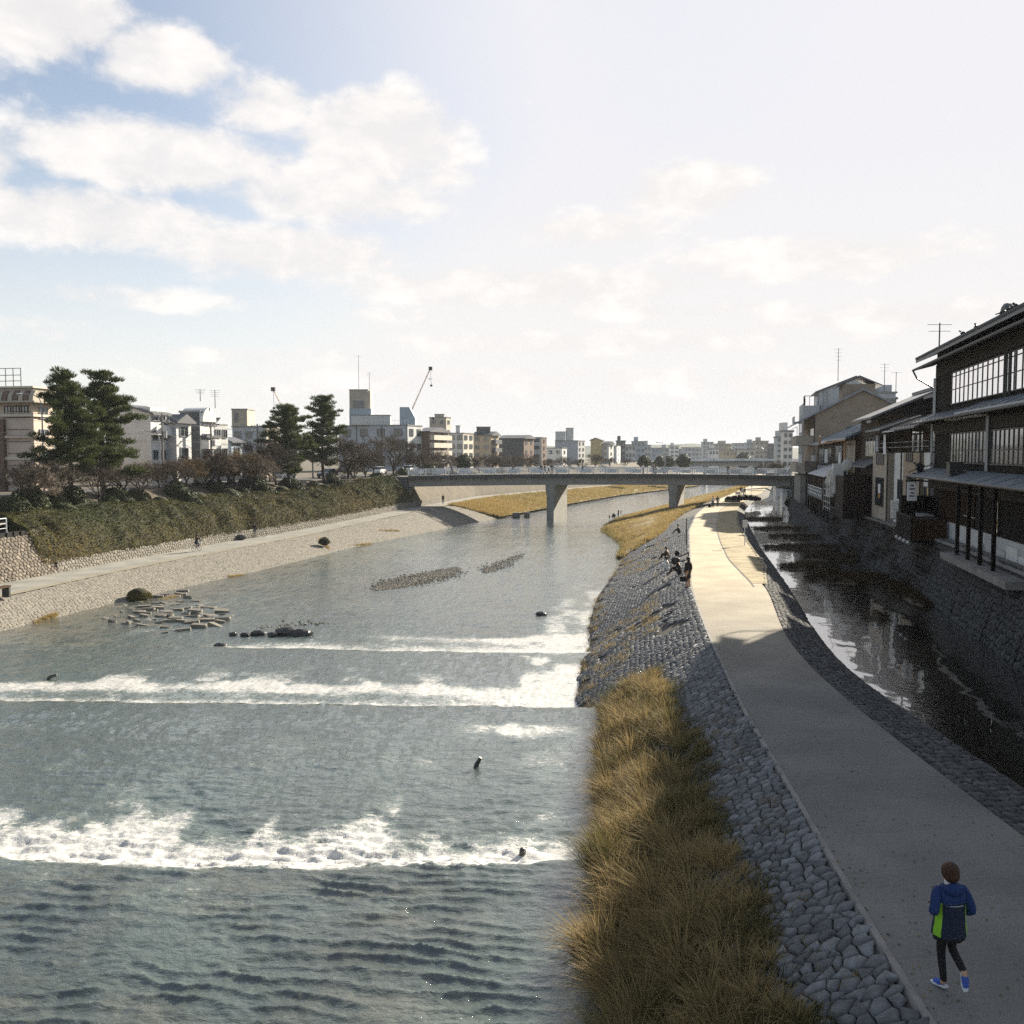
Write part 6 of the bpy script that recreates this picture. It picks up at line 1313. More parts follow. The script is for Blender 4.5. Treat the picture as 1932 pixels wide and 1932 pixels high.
for i, (px, off, top, k) in enumerate(((300, 9.5, 868, 1), (335, 10, 862, 0), (368, 9.5, 858, 4), (398, 10, 860, 1), (428, 9.5, 858, 0), (456, 9, 856, 1), (484, 9.5, 850, 4), (510, 10, 852, 1), (668, 9, 848, 0), (705, 9, 850, 1), (765, 9.5, 846, 0), (806, 9.5, 850, 1), (836, 8, 856, 1), (862, 8, 858, 0))):
    D_ = along(px, off); zb = 3.1; H = ztop(px, top, D_)-zb; tree((float(XLI(D_))-off, D_, zb), H/6.3, k, ['bare street tree against the foot of the plain grey wall', 'bare street tree below the narrow white-fronted house', 'bare street tree below the dark arched building', 'bare street tree between the arched building and the pale town house', 'bare street tree below the pale town house', 'bare street tree before the small blue gabled house', 'bare street tree below the concrete water tower', 'bare street tree left of the second pine pair', 'bare street tree at the left foot of the office block', 'bare street tree in the middle of the office block front', 'bare street tree at the right corner of the office block', 'bare street tree below the white balconies', 'bare street tree at the end of the brown balconied block', 'bare street tree just left of the round evergreen'][i], 'street trees before the buildings', 1.5)
rowlabs = ['first', 'second', 'third', 'fourth', 'fifth', 'sixth', 'seventh', 'eighth', 'ninth', 'tenth', 'eleventh', 'twelfth', 'thirteenth', 'fourteenth']
for i, (px, off, top) in enumerate(((905, 7, 856), (925, 5, 853), (948, 6, 851), (972, 5, 854), (998, 6, 852), (1016, 8, 860), (1040, 6, 862), (1064, 7, 858), (1092, 6, 862), (1122, 7, 852), (1150, 6, 860), (1182, 8, 862), (1212, 7, 858), (1236, 8, 862))):
    D_ = along(px, off, 150); tree((float(XLI(D_))-off, D_, 1.8), (ztop(px, top, D_)-1.8)/6.3, (1, 0, 4, 1, 0)[i % 5], f'{rowlabs[i]} brown bare tree from the round evergreen, in the row beyond the bridge', 'bare trees beyond the bridge', 1.35)
for i, (px, py, D_, k) in enumerate(((1480, 868, 200, 1), (1462, 874, 230, 0), (1446, 872, 300, 1))):
    a = at_d(px, py, D_); tree((a.x, D_, 0), (a.z+.5)/6.3, k, ['bare tree reaching over the canal just behind the bridge end', 'bare tree behind the one at the bridge end', 'small bare tree near the second bridge on the old-house side'][i], 'bare trees on the right beyond the bridge', 1.2)
for i, (px, D_, s) in enumerate(((1290, 330, 3.2), (1215, 300, 2.5), (1402, 480, 5), (1376, 560, 4), (1262, 380, 3.0), (1245, 350, 2.6))):
    a = at_d(px, 872, D_); shrub((a.x, D_, a.z-.5), s, 1, ['dark evergreen mass at the left end of the second bridge', 'grey-green bush among the far bare trees', 'dark rounded trees before the far cream house', 'dark trees below the beige slab block', 'second dark evergreen by the second bridge', 'low bush on the far left bank'][i], 'far evergreens')
D_ = along(875, 6.5); a = at_d(875, 878, D_); t = thing('evergreen_tree', (a.x, D_, 2.4), 'round dark evergreen tree behind the left part of the bridge', 'tree')
part('trunk', MB().tube((a.x, D_, 2.0), (a.x, D_, 4.5), .2, .15), M_BARK, t); WL[t] = Vector((a.x, D_, 2.4)); o = link('crown', SD[1], t); o.location = (0, 0, 2.2); o.scale = (2.3, 2.3, 2.2); o = link('crown_core', SCORE, t); o.location = (0, 0, 2.2); o.scale = (2.3, 2.3, 2.4)

# ---- black pines
def pine(label, base, top, R0, seed, lean=0.0, low=.22, side=0.0):
    rd = random.Random(seed); r = np.random.default_rng(seed); H = top-base[2]; t = thing('pine_tree', base, label, 'tree', 'black pines above the hedge')
    tr = MB(); pts = []; n = 9
    for i in range(n):
        f = i/(n-1); pts.append(Vector((base[0]+lean*f+.22*math.sin(f*5+seed), base[1]+.2*math.cos(f*4+seed), base[2]-.3+(H+.1)*f)))
    tr.path(pts, [H*.021*(1-.88*i/(n-1)) for i in range(n)], 8); pads = []
    lb = MB(); nl = 48
    for i in range(nl):
        f = low+(1-low)*(i/(nl-1))**.92; p = Vector(np.array([np.interp(f, np.linspace(0, 1, n), [q[k] for q in pts]) for k in range(3)])); a = i*2.4+rd.random()*.8
        prof = (1-f)**.55*1.05+.10; L = R0*prof*(.42+.75*rd.random()); L *= 1+side*math.cos(a)*(1-f)
        d = Vector((math.cos(a), math.sin(a), .10+.30*f+.12*rd.random())); e = p+d*L; mid = p+d*L*.5+Vector((0, 0, .06*L))
        lb.path([p, mid, e], [max(.02, .05*(1-f)+.02), .03, .012], 5)
        for q in range(max(2, int(L/.34))):
            g = .24+.76*(q+.5)/max(2, int(L/.34)); c = p+(e-p)*g+Vector((rd.uniform(-.5, .5)*L*.30, rd.uniform(-.5, .5)*L*.30, rd.uniform(-.18, .42))); pads.append((c, .30+.30*rd.random()*(1.1-f*.4)))
    pads.append((pts[-1]+Vector((0, 0, .0)), .22)); pads.append((pts[-1]+Vector((0, 0, .3)), .12))
    part('trunk', tr, M_BARK, t, smooth=True); o = part('limbs', lb, M_BARK, t); o['kind'] = 'stuff'
    Cs = []; Ds = []; Ln = []
    for c, s in pads:
        m = int(90+190*s); a = r.normal(0, 1, (m, 3)); a /= np.linalg.norm(a, axis=1, keepdims=True); rr = r.random((m, 1))**.5; o3 = a*rr*s*np.array([1.2, 1.2, .62]); Cs.append(np.array(c)+o3); dd = a*np.array([.8, .8, .5])+np.array([0, 0, .75]); Ds.append(dd/np.linalg.norm(dd, axis=1, keepdims=True)); Ln.append(.17+.15*r.random(m))
    C = np.concatenate(Cs); Dd = np.concatenate(Ds); Ln = np.concatenate(Ln); x = np.cross(Dd, r.normal(0, 1, C.shape)); x /= np.linalg.norm(x, axis=1, keepdims=True)+1e-9; w = .030
    V = np.stack([C-x*w, C+x*w, C+Dd*Ln[:, None]+x*w*.4, C+Dd*Ln[:, None]-x*w*.4], 1).reshape(-1, 3)
    o = np_obj('needles', V, np.arange(len(V)).reshape(-1, 4), M_NEEDLE, t, {'tint': np.repeat(np.clip(r.random(len(C))*.75+.1, 0, 1), 4)}); o['kind'] = 'stuff'
    return t
def pine_at(label, px, pbase, pt, off, R0, seed, **k):
    D_ = along(px, off); zb = ztop(px, pbase, D_); return pine(label, (float(XLI(D_))-off, D_, zb), ztop(px, pt, D_), R0, seed, **k)
pine_at('left tree of the nearer pair of tall dark pines, beside the hotel', 140, 955, 708, 6.0, 3.7, 4, lean=-.8, low=.30)
pine_at('right tree of the nearer pair of tall dark pines, with a long low branch', 196, 955, 705, 7.2, 4.6, 9, lean=-.15, low=.24, side=.30)
pine_at('left tree of the farther pair of pines, broad and dense', 545, 915, 768, 6.8, 4.3, 15, low=.16, lean=-.2)
pine_at('right tree of the farther pair of pines, taller, before the office block', 612, 908, 750, 7.6, 4.2, 22, low=.22, lean=-.2)
# ================================================================ people, bicycles, cars, street things
def dmat(name, c, rough=.85): return mat(name, c, rough, .12, 6, .15, 40)
M_SKIN = dmat('skin', (.42, .26, .18), .6); M_HAIR = dmat('dark_hair', (.018, .013, .010), .6); M_HAIRB = mat('brown_hair', (.050, .022, .010), .55, .4, 22, .8, 60)
M_BLACK = dmat('black_cloth', (.012, .012, .013)); M_NAVY = dmat('navy_cloth', (.014, .022, .042)); M_BLUE = dmat('blue_cloth', (.013, .034, .115)); M_LIME = dmat('neon_green_cloth', (.22, .48, .03)); M_GREYC = dmat('grey_cloth_dark', (.07, .07, .075))
M_WHITEC = dmat('white_garment', (.60, .60, .60)); M_BROWNC = dmat('brown_cloth', (.12, .07, .04)); M_SHOE = dmat('blue_shoe_mesh', (.05, .10, .38)); M_SOLE = dmat('pale_sole', (.55, .58, .62)); M_RUBBER = dmat('black_rubber', (.015, .015, .015)); M_REFL = dmat('grey_reflective_tape', (.45, .46, .47), .4)
TMP = bpy.data.scenes.new('body_workshop')
def skin_data(name, pts, edges, rad, m, sub=1):           # one continuous surface grown round a skeleton
    me = bpy.data.meshes.new('sk'); me.from_pydata(pts, edges, []); o = bpy.data.objects.new('sk', me); TMP.collection.objects.link(o)
    md = o.modifiers.new('skin', 'SKIN'); md.use_smooth_shade = True; md.branch_smoothing = .3
    sv = me.skin_vertices[0].data
    for i, r in enumerate(rad): sv[i].radius = (r, r) if not isinstance(r, tuple) else r
    sv[0].use_root = True
    if sub: o.modifiers.new('sub', 'SUBSURF').levels = sub
    with bpy.context.temp_override(scene=TMP, view_layer=TMP.view_layers[0]):
        dg = bpy.context.evaluated_depsgraph_get(); dg.update()
    ev = o.evaluated_get(dg); out = bpy.data.meshes.new_from_object(ev, depsgraph=dg); out.name = name
    bpy.data.objects.remove(o); out.materials.clear(); out.materials.append(m); return out
def skel(pose):
    J = {'pel': (0,0,.93), 'sp': (0,0,1.12), 'ch': (0,0,1.32), 'nk': (0,0,1.47), 'hd': (0,.02,1.56), 'top': (0,.01,1.68)}
    for s, q in ((-1, 'l'), (1, 'r')):
        J['sh'+q] = (s*.17,0,1.40); J['el'+q] = (s*.23,-.03,1.12); J['wr'+q] = (s*.23,.06,.88); J['ha'+q] = (s*.22,.09,.78)
        J['hp'+q] = (s*.09,0,.90); J['kn'+q] = (s*.10,.02,.50); J['an'+q] = (s*.10,-.02,.09); J['to'+q] = (s*.11,.15,.03)
    if pose == 'walk':
        J.update(knl=(-.10,.16,.52), anl=(-.10,.26,.10), tol=(-.10,.42,.05), knr=(.10,-.06,.50), anr=(.10,-.30,.14), tor=(.10,-.17,.03), ell=(-.22,-.14,1.13), wrl=(-.22,-.08,.90), hal=(-.21,-.05,.81), elr=(.22,.10,1.13), wrr=(.21,.24,.93), har=(.20,.28,.85))
    if pose in ('sit', 'ride'):
        dz = {'sit': .80, 'ride': 0}[pose]
        J = {k: (v[0], v[1], v[2]-dz) for k, v in J.items()}
        if pose == 'sit':
            J.update(sp=(0,.02,.33), ch=(0,.10,.52), nk=(0,.14,.66), hd=(0,.17,.74), top=(0,.19,.87), shl=(-.17,.11,.58), shr=(.17,.11,.58), ell=(-.22,.24,.36), elr=(.22,.24,.36), wrl=(-.14,.42,.42), wrr=(.14,.42,.42), hal=(-.06,.46,.43), har=(.06,.46,.43),
                     knl=(-.12,.42,.40), knr=(.12,.42,.40), anl=(-.11,.60,.02), anr=(.11,.60,.02), tol=(-.11,.74,-.06), tor=(.11,.74,-.06), hpl=(-.09,.02,.12), hpr=(.09,.02,.12))
        else:
            J.update(sp=(0,.06,1.12), ch=(0,.14,1.30), nk=(0,.20,1.44), hd=(0,.24,1.52), top=(0,.25,1.65), shl=(-.17,.16,1.38), shr=(.17,.16,1.38), ell=(-.24,.32,1.16), elr=(.24,.32,1.16), wrl=(-.24,.54,1.04), wrr=(.24,.54,1.04), hal=(-.24,.60,1.03), har=(.24,.60,1.03),
                     knl=(-.10,.30,.72), knr=(.10,.38,.78), anl=(-.10,.20,.30), anr=(.10,.26,.46), tol=(-.10,.34,.26), tor=(.10,.40,.42))
    return J
def figure(pose, coat, trous, hair=M_HAIR, hem=0.0, longhair=False, J=None, thin=False):
    J = J or skel(pose); K = list(J); ix = {k: i for i, k in enumerate(K)}
    bone = [('pel','sp'),('sp','ch'),('ch','nk'),('nk','hd'),('hd','top')]
    for q in 'lr': bone += [('ch','sh'+q),('sh'+q,'el'+q),('el'+q,'wr'+q),('wr'+q,'ha'+q),('pel','hp'+q),('hp'+q,'kn'+q),('kn'+q,'an'+q),('an'+q,'to'+q)]
    rb = {'pel':.11,'sp':.10,'ch':.12,'nk':.052,'hd':.082,'top':.066}
    for q in 'lr': rb.update({'sh'+q:.055,'el'+q:.042,'wr'+q:.030,'ha'+q:.032,'hp'+q:.085,'kn'+q:.058,'an'+q:.042,'to'+q:.035})
    body = skin_data('body', [J[k] for k in K], [(ix[a], ix[b]) for a, b in bone], [rb[k] for k in K], M_SKIN)
    ck = ['pel','sp','ch','nk']+[a+q for q in 'lr' for a in ('sh','el','wr')]; pts = [J[k] for k in ck]; rr = [.145,.135,.145,.075]+[.078,.062,.050]*2
    p = Vector(J['nk'])*.75+Vector(J['ch'])*.25; pts[3] = tuple(p)
    ed = [(0,1),(1,2),(2,3),(2,4),(4,5),(5,6),(2,7),(7,8),(8,9)]
    if hem: pts.append((J['pel'][0], J['pel'][1], J['pel'][2]-hem)); rr.append(.19); ed.append((0, len(pts)-1))
    coatd = skin_data('coat', pts, ed, rr, coat)
    tk = ['pel']+[a+q for q in 'lr' for a in ('hp','kn','an')]; trd = skin_data('trousers', [J[k] for k in tk], [(0,1),(1,2),(2,3),(0,4),(4,5),(5,6)], [.105 if thin else .125]+[.086,.062,.048]*2 if thin else [.125]+[.098,.072,.056]*2, trous)
    shd = []
    for q in 'lr':
        a = Vector(J['an'+q]); b = Vector(J['to'+q]); shd.append(skin_data('shoe', [tuple(a), tuple(a*.3+b*.7-Vector((0,0,.0))), tuple(b)], [(0,1),(1,2)], [.052,.048,.040], M_BLACK))
    h = MB(); c = Vector(J['hd'])*.35+Vector(J['top'])*.65; h.ball((c.x, c.y-.018, c.z), .108, 10, 8, (.92, 1, 1.05))
    if longhair: h.ball((c.x, c.y-.06, c.z-.14), .10, 8, 6, (.9, .6, 1.5))
    # face: nose, ears, eyes
    f = MB(); hd = Vector(J['hd']); f.ball((hd.x, hd.y+.088, hd.z+.01), .018, 6, 4); 
    for s in (-1, 1): f.ball((hd.x+s*.085, hd.y, hd.z+.02), .022, 6, 4, (.5, 1, 1.3))
    e = MB()
    for s in (-1, 1): e.ball((hd.x+s*.032, hd.y+.076, hd.z+.035), .011, 6, 4)
    e.box(hd.x-.022, hd.y+.076, hd.z-.034, hd.x+.022, hd.y+.086, hd.z-.028)
    return [('body', body), ('coat', coatd), ('trousers', trd), ('shoe', shd[0]), ('shoe', shd[1]), ('hair', h.data('hair', hair, smooth=True)), ('face', f.data('face', M_SKIN, smooth=True)), ('eyes_and_mouth', e.data('eyes_and_mouth', M_HAIR))]
def place(parts, p, rz, label, group=None, s=1.0, name='person', cat='person'):
    t = thing(name, tuple(p), label, cat, group, rz); t.scale = (s, s, s)
    for n, d in parts: link(n, d, t)
    return t
F_STAND = figure('stand', M_BLACK, M_GREYC); F_WALK = figure('walk', M_BLACK, M_NAVY); F_WALKW = figure('walk', M_WHITEC, M_GREYC); F_STANDW = figure('stand', M_WHITEC, M_NAVY); F_WALKB = figure('walk', M_BROWNC, M_BLACK)
F_SIT = figure('sit', M_BLACK, M_BLACK); F_SITW = figure('sit', M_WHITEC, M_WHITEC, longhair=True); F_SITB = figure('sit', M_BROWNC, M_BLACK); F_RIDE = figure('ride', M_BLACK, M_NAVY)
F_COAT = figure('stand', M_BLACK, M_SKIN, hem=.42, longhair=True)

# --- the runner
JR = skel('walk')
JR.update(pel=(0,0,.95), knl=(-.075,.05,.52), anl=(-.03,.03,.09), tol=(-.07,.20,.035), hpr=(.09,0,.92), hpl=(-.09,0,.92), knr=(.10,.10,.55), anr=(.12,-.20,.34), tor=(.13,-.22,.15),
          shl=(-.185,0,1.41), shr=(.185,0,1.41), ell=(-.295,-.13,1.15), wrl=(-.17,.13,1.10), hal=(-.12,.21,1.12), elr=(.30,-.07,1.10), wrr=(.17,.17,1.03), har=(.12,.25,1.05))
RUN = thing('person', (5.69, 11.72, 0.0), 'person jogging away on the near path in a blue jacket with neon green sides', 'person', None, .10)
WL[RUN] = Vector((0, 0, 0)); base = figure('walk', M_BLUE, M_BLACK, M_HAIRB, J=JR, thin=True)
link('body', base[0][1], RUN); link('leggings', base[2][1], RUN)
jk = MB(); ns = 28; zs = [.80,.86,.96,1.06,1.16,1.26,1.34,1.40,1.45,1.48]; rx = [.232,.230,.215,.205,.205,.212,.215,.20,.14,.085]; ry = [.185,.18,.17,.158,.15,.148,.145,.128,.10,.075]
vs = []; 
for z, a, b in zip(zs, rx, ry):
    for i in range(ns):
        t = 2*math.pi*i/ns; k = 1+.018*math.sin(t*5+z*9)+.012*math.sin(t*9-z*23); vs.append((a*k*math.cos(t), b*k*math.sin(t)-.005, z+.008*math.sin(t*4)))
for j in range(len(zs)-1):
    for i in range(ns):
        t = 360*(i+.5)/ns; z = (zs[j]+zs[j+1])/2
        side = (185 < t < 222) or (318 < t < 355); jk.mi = 2 if side and z < 1.24 else (0 if z > 1.24 else 1)
        q = [vs[j*ns+i], vs[j*ns+(i+1) % ns], vs[(j+1)*ns+(i+1) % ns], vs[(j+1)*ns+i]]; jk.add(q, [(0, 1, 2, 3)])
dat = jk.data('jacket', [M_BLUE, M_NAVY, M_LIME], smooth=True); link('jacket', dat, RUN)
tp = MB()
for i in range(12): 
    a = math.radians(228+84*i/12); b = math.radians(228+84*(i+1)/12); tp.tube((.200*math.cos(a), .146*math.sin(a)-.005, 1.235), (.200*math.cos(b), .146*math.sin(b)-.005, 1.235), .006, .006, 5)
link('reflective_tape', tp.data('reflective_tape', M_REFL), RUN)
for q in 'lr': link('sleeve', skin_data('sleeve', [tuple(Vector(JR['sh'+q])*.8+Vector(JR['ch'])*.2), JR['sh'+q], JR['el'+q], JR['wr'+q]], [(0,1),(1,2),(2,3)], [.075,.082,.066,.048], M_BLUE), RUN)
hdm = MB(); hdm.ball((0, -.10, 1.44), .125, 12, 8, (1.15, .62, .75)); link('hood', hdm.data('hood', M_BLUE, smooth=True), RUN)
cl = MB(); cl.tube((0, -.005, 1.46), (0, .0, 1.545), .082, .070, 16); link('collar', cl.data('collar', M_WHITEC, smooth=True), RUN)
hr = MB(); hr.ball((0, .005, 1.645), .124, 16, 12, (.90, 1.0, 1.06)); hr.ball((0, -.03, 1.60), .108, 12, 9, (.95, .9, .9)); link('hair', hr.data('hair', M_HAIRB, smooth=True), RUN)
link('face', base[6][1], RUN); link('eyes_and_mouth', base[7][1], RUN)
sh = MB(); sv = []
for z, a, b in ((1.0, .185, .13), (.90, .20, .145), (.80, .208, .155), (.745, .215, .16)): sv.append([(a*math.cos(2*math.pi*i/24), b*math.sin(2*math.pi*i/24)-.005, z+.012*math.sin(i*1.9)) for i in range(24)])
for j in range(3):
    for i in range(24): sh.add([sv[j][i], sv[j][(i+1) % 24], sv[j+1][(i+1) % 24], sv[j+1][i]], [(3, 2, 1, 0)])
link('shorts', sh.data('shorts', M_BLACK, smooth=True), RUN)
for q in 'lr':
    a = Vector(JR['an'+q]); b = Vector(JR['to'+q]); d = (b-a).normalized(); up = Vector((0, 0, 1)) if q == 'l' else Vector((0, -.9, .45)).normalized()
    heel = a-up*.045-d*.045*(q == 'l')
    so_ = skin_data('shoe', [tuple(a+up*.0), tuple(a*.55+b*.45-up*.01), tuple(b)], [(0,1),(1,2)], [.050,.050,.040], M_SHOE, 2); s_ = link('shoe', so_, RUN)
    x = d.cross(up).normalized(); sl_ = MB(); P0 = a-d*.05-up*.062; P1 = b+d*.045-up*.030; vv = []
    for P, w in ((P0, .036), (P0*.6+P1*.4, .038), (P0*.3+P1*.7, .047), (P1, .026)):
        for sx_ in (-1, 1):
            for h in (0, .028): vv.append(tuple(P+x*w*sx_+up*h))
    fc = []
    for k in range(3):
        o4 = k*4; fc += [(o4, o4+4, o4+6, o4+2), (o4+1, o4+3, o4+7, o4+5), (o4, o4+1, o4+5, o4+4), (o4+2, o4+6, o4+7, o4+3)]
    fc += [(0, 2, 3, 1), (12, 13, 15, 14)]; sl_.add(vv, fc); link('sole', sl_.data('sole', M_SOLE), RUN)
    hp = Vector(JR['ha'+q]); hm = MB(); hm.ball(tuple(hp), .040, 8, 6, (.7, 1.1, .8))
    for k in range(4):
        p0 = hp+Vector((-.022+.015*k, .035, .012-.006*k)); p1 = p0+Vector((0, .035-.003*abs(k-1), -.008)); p2 = p1+Vector((.0, -.008, -.028)); hm.path([p0, p1, p2], [.010, .009, .008], 6)
    sg_ = 1 if q == 'l' else -1; hm.path([hp+Vector((.03*sg_, .0, .012)), hp+Vector((.048*sg_, .03, .02)), hp+Vector((.04*sg_, .055, .012))], [.012, .010, .008], 6); link('hand', hm.data('hand', M_SKIN, smooth=True), RUN)
WL[RUN] = Vector((5.69, 11.72, 0)); RUN.scale = (.97, .97, .97)

# --- people on the right bank
def pz(px, py, dz=0.0):
    p = at_z(px, py, path_z); return Vector((p.x, p.y, float(path_z(p.y))+dz))
W_ = pz(1302, 1107); W_.x = float(XA(W_.y))-.25; W_.z = float(bank_pt(np.array([W_.y]), np.array([.04]))[1][0])+.05
wm = place(F_COAT, W_, R(35), 'standing woman in a long black coat with a bag at the sunlit path edge', None, .98)
bag = MB(); bag.box(-.20, -.06, -.12, .20, .06, .16); bag.tube((-.12, 0, .16), (-.05, 0, .34), .012, .012, 5); bag.tube((.12, 0, .16), (.05, 0, .34), .012, .012, 5)
b_ = part('handbag', bag, M_BLACK, None, (0, 0, 0)); b_.location = (W_.x-.24, W_.y-.05, W_.z+.50); tag(b_, 'black handbag hanging from the hand of the standing woman', 'bag')
def seat(px, py):
    D_ = at_z(px, py, lambda d: path_z(d)-.25).y; xa = float(XA(D_)); X = (px-HALF)/FPX*D_; t = max(.02, (xa-.14-X)/float(BW(D_)-.14)); x, z = bank_pt(np.array([D_]), np.array([t])); return Vector((float(x[0]), D_, float(z[0])+.04))
place(F_SIT, seat(1285, 1084), R(75), 'seated man in black with bushy hair beside the standing woman, facing the river', 'people sitting on the stone slope', 1.12)
hb = MB(); q = seat(1285, 1084); hb.ball((q.x-.18, q.y+.06, q.z+.92), .17, 10, 7); o = part('curly_hair', hb, M_HAIR, None, (q.x, q.y, q.z+.9)); o.parent = [c for c in bpy.data.objects if c.get('label', '').startswith('seated man in black with bushy')][0]; WL[o] = WL[o.parent]
o.location = (0, 0, 0); o.data = (lambda m: (m.ball((0, .15, .80), .150, 12, 8), m.data('curly_hair', M_HAIR, smooth=True))[1])(MB())
place(F_SITW, seat(1262, 1064), R(70), 'seated person in white clothes, the nearer of the couple on the stone slope', 'people sitting on the stone slope', 1.0)
place(F_SITB, seat(1262, 1044), R(60), 'seated person in a brown top, the farther of the couple on the stone slope', 'people sitting on the stone slope', 1.0)
place(F_SIT, seat(1283, 1004), R(80), 'lone seated person in dark clothes high on the slope, nearest the bridge', 'people sitting on the stone slope', 1.0)
def bagm(p, label, s=.2):
    m = MB(); m.ball((0, 0, s*.8), s, 9, 7, (1, .75, 1)); m.ball((0, -s*.6, s*.55), s*.55, 7, 5, (1, .6, 1)); m.path([(-.06, .1, s*1.6), (0, .1, s*1.85), (.06, .1, s*1.6)], [.015]*3, 5)
    o = part('rucksack', m, M_BLACK, None, (0, 0, 0), smooth=True); o.location = tuple(p); return tag(o, label, 'bag', 'rucksacks on the stone slope')
bagm(seat(1275, 1060), 'black rucksack beside the seated person in white', .28); bagm(seat(1279, 1046), 'dark bag behind the seated person in brown', .22)
place(F_STANDW, pz(1345, 957), R(15), 'standing person in white clothes on the path just before the bridge', 'people on the far path'); place(F_WALK, pz(1354, 956), R(-20), 'person in black walking beside the one in white on the path before the bridge', 'people on the far path')
bagm(pz(1339, 957), 'dark bag lying on the path by the person in white', .3)
place(F_WALK, pz(1398, 934), R(10), 'tallest dark-clothed person of three walking under the bridge', 'people on the far path', 1.1); place(F_WALKW, pz(1401, 935.5), R(190), 'person in a white top among three walking under the bridge', 'people on the far path'); place(F_WALKB, pz(1405, 935), R(0), 'person in a brown top among three walking under the bridge', 'people on the far path')
# --- people on the bridge
for i, (px, w, f, rz, lab) in enumerate(((847-8, 1, F_STANDW, 90, 'person in white at the left end of the bridge'), (853, 1, F_WALK, -90, 'dark-clothed person following at the left end of the bridge'), (968, 3, F_WALK, 90, 'dark-clothed person alone on the bridge left of the river pier'), (1021, 2, F_STAND, 10, 'leftmost of the group of four standing on the bridge over the pier'), (1028, 4, F_WALK, 90, 'second from left of the group of four on the bridge over the pier'), (1035, 2, F_WALKW, -90, 'person in white in the group of four on the bridge over the pier'), (1041, 3, F_STAND, 0, 'rightmost of the group of four standing on the bridge over the pier'), (1099, 3, F_WALK, -90, 'lone dark-clothed person on the bridge right of the river pier'), (1213, 2, F_STANDW, 20, 'person in a white top on the bridge between the piers'), (1233, 2, F_WALKB, 90, 'taller dark-clothed person on the bridge near the second pier'), (1237, 3, F_STAND, 90, 'second dark-clothed person on the bridge near the second pier'), (1373, 2, F_STAND, 0, 'lone person standing on the bridge above the path'), (1426, 4, F_WALK, 90, 'person walking on the bridge close to the old houses'))):
    D_ = 157+w; X = (px-HALF)/FPX*D_; place(f, (X, D_, 3.26+CAMB(X)), R(rz), lab, 'people on the bridge', 1.02)
# --- bicycles on the left path
def bicycle(p, rz, label):
    t = thing('bicycle', tuple(p), label, 'bicycle', None, rz); WL[t] = Vector((0, 0, 0))
    for y in (-.52, .52):
        w = MB(); n = 18; pts = [(0, y+.33*math.cos(2*math.pi*i/n), .34+.33*math.sin(2*math.pi*i/n)) for i in range(n+1)]; w.path(pts, [.018]*(n+1), 5); wo = part('wheel', w, M_RUBBER, t); s = MB()
        for i in range(8): a = 2*math.pi*i/8; s.tube((0, y, .34), (0, y+.32*math.cos(a), .34+.32*math.sin(a)), .004, .004, 3)
        s.tube((-.04, y, .34), (.04, y, .34), .03, .03, 6); part('spokes', s, M_STEEL, wo)
    f = MB(); bb = (0, -.05, .30); st = (0, -.20, .80); hd = (0, .36, .82)
    for a, b in ((bb, st), (bb, hd), (st, hd), (bb, (0, -.52, .34)), (st, (0, -.52, .34)), (hd, (0, .52, .34)), (hd, (0, .33, .98)), (st, (0, -.22, .90))): f.tube(a, b, .02, .02, 6)
    part('frame', f, M_AC, t); part('handlebar', MB().path([(-.26, .24, 1.02), (-.1, .34, 1.0), (.1, .34, 1.0), (.26, .24, 1.02)], [.014]*4, 5), M_STEEL, t); part('saddle', MB().ball((0, -.23, .93), .11, 8, 5, (.8, 1.3, .4)), M_RUBBER, t)
    k = MB(); k.box(-.17, .50, .72, .17, .78, .74); [k.tube((sx, sy, .72), (sx*1.1, sy, .95), .01, .01, 4) for sx in (-.17, .17) for sy in (.5, .78)]; k.box(-.18, .49, .94, .18, .51, .96); k.box(-.18, .77, .94, .18, .79, .96); part('basket', k, M_STEEL, t); WL[t] = Vector(p); return t
def lz(px, py): p = at_z(px, py, bank_z); return Vector((p.x, p.y, float(bank_z(p.y))+.02))
c1 = lz(371, 1041); hdg = -.22; bicycle(c1, hdg, 'pale bicycle being ridden along the left riverside path'); place(F_RIDE, c1+Vector((.05, -.22, .02)), hdg, 'cyclist in dark clothes riding on the left riverside path', None, .98)
c2 = lz(480, 1014); bicycle(c2+Vector((.5, .25, 0)), hdg-.9, 'bicycle standing by the low wall with its owner'); place(F_STAND, c2, .6, 'person in black standing with a bicycle by the low wall of the left path', None, 1.0)
place(F_WALK, lz(836, 951)+Vector((0, 0, .0)), .2, 'dark figure in the shade under the left end of the bridge', None, 1.0)
m = MB(); p = lz(453, 1019); m.ball((0, 0, .3), .55, 9, 6, (1.4, .7, .6)); o = part('covered_bundle', m, M_GREYC, None); o.location = tuple(p); tag(o, 'dark covered bundle against the low stone wall beside the person with a bicycle', 'bundle')

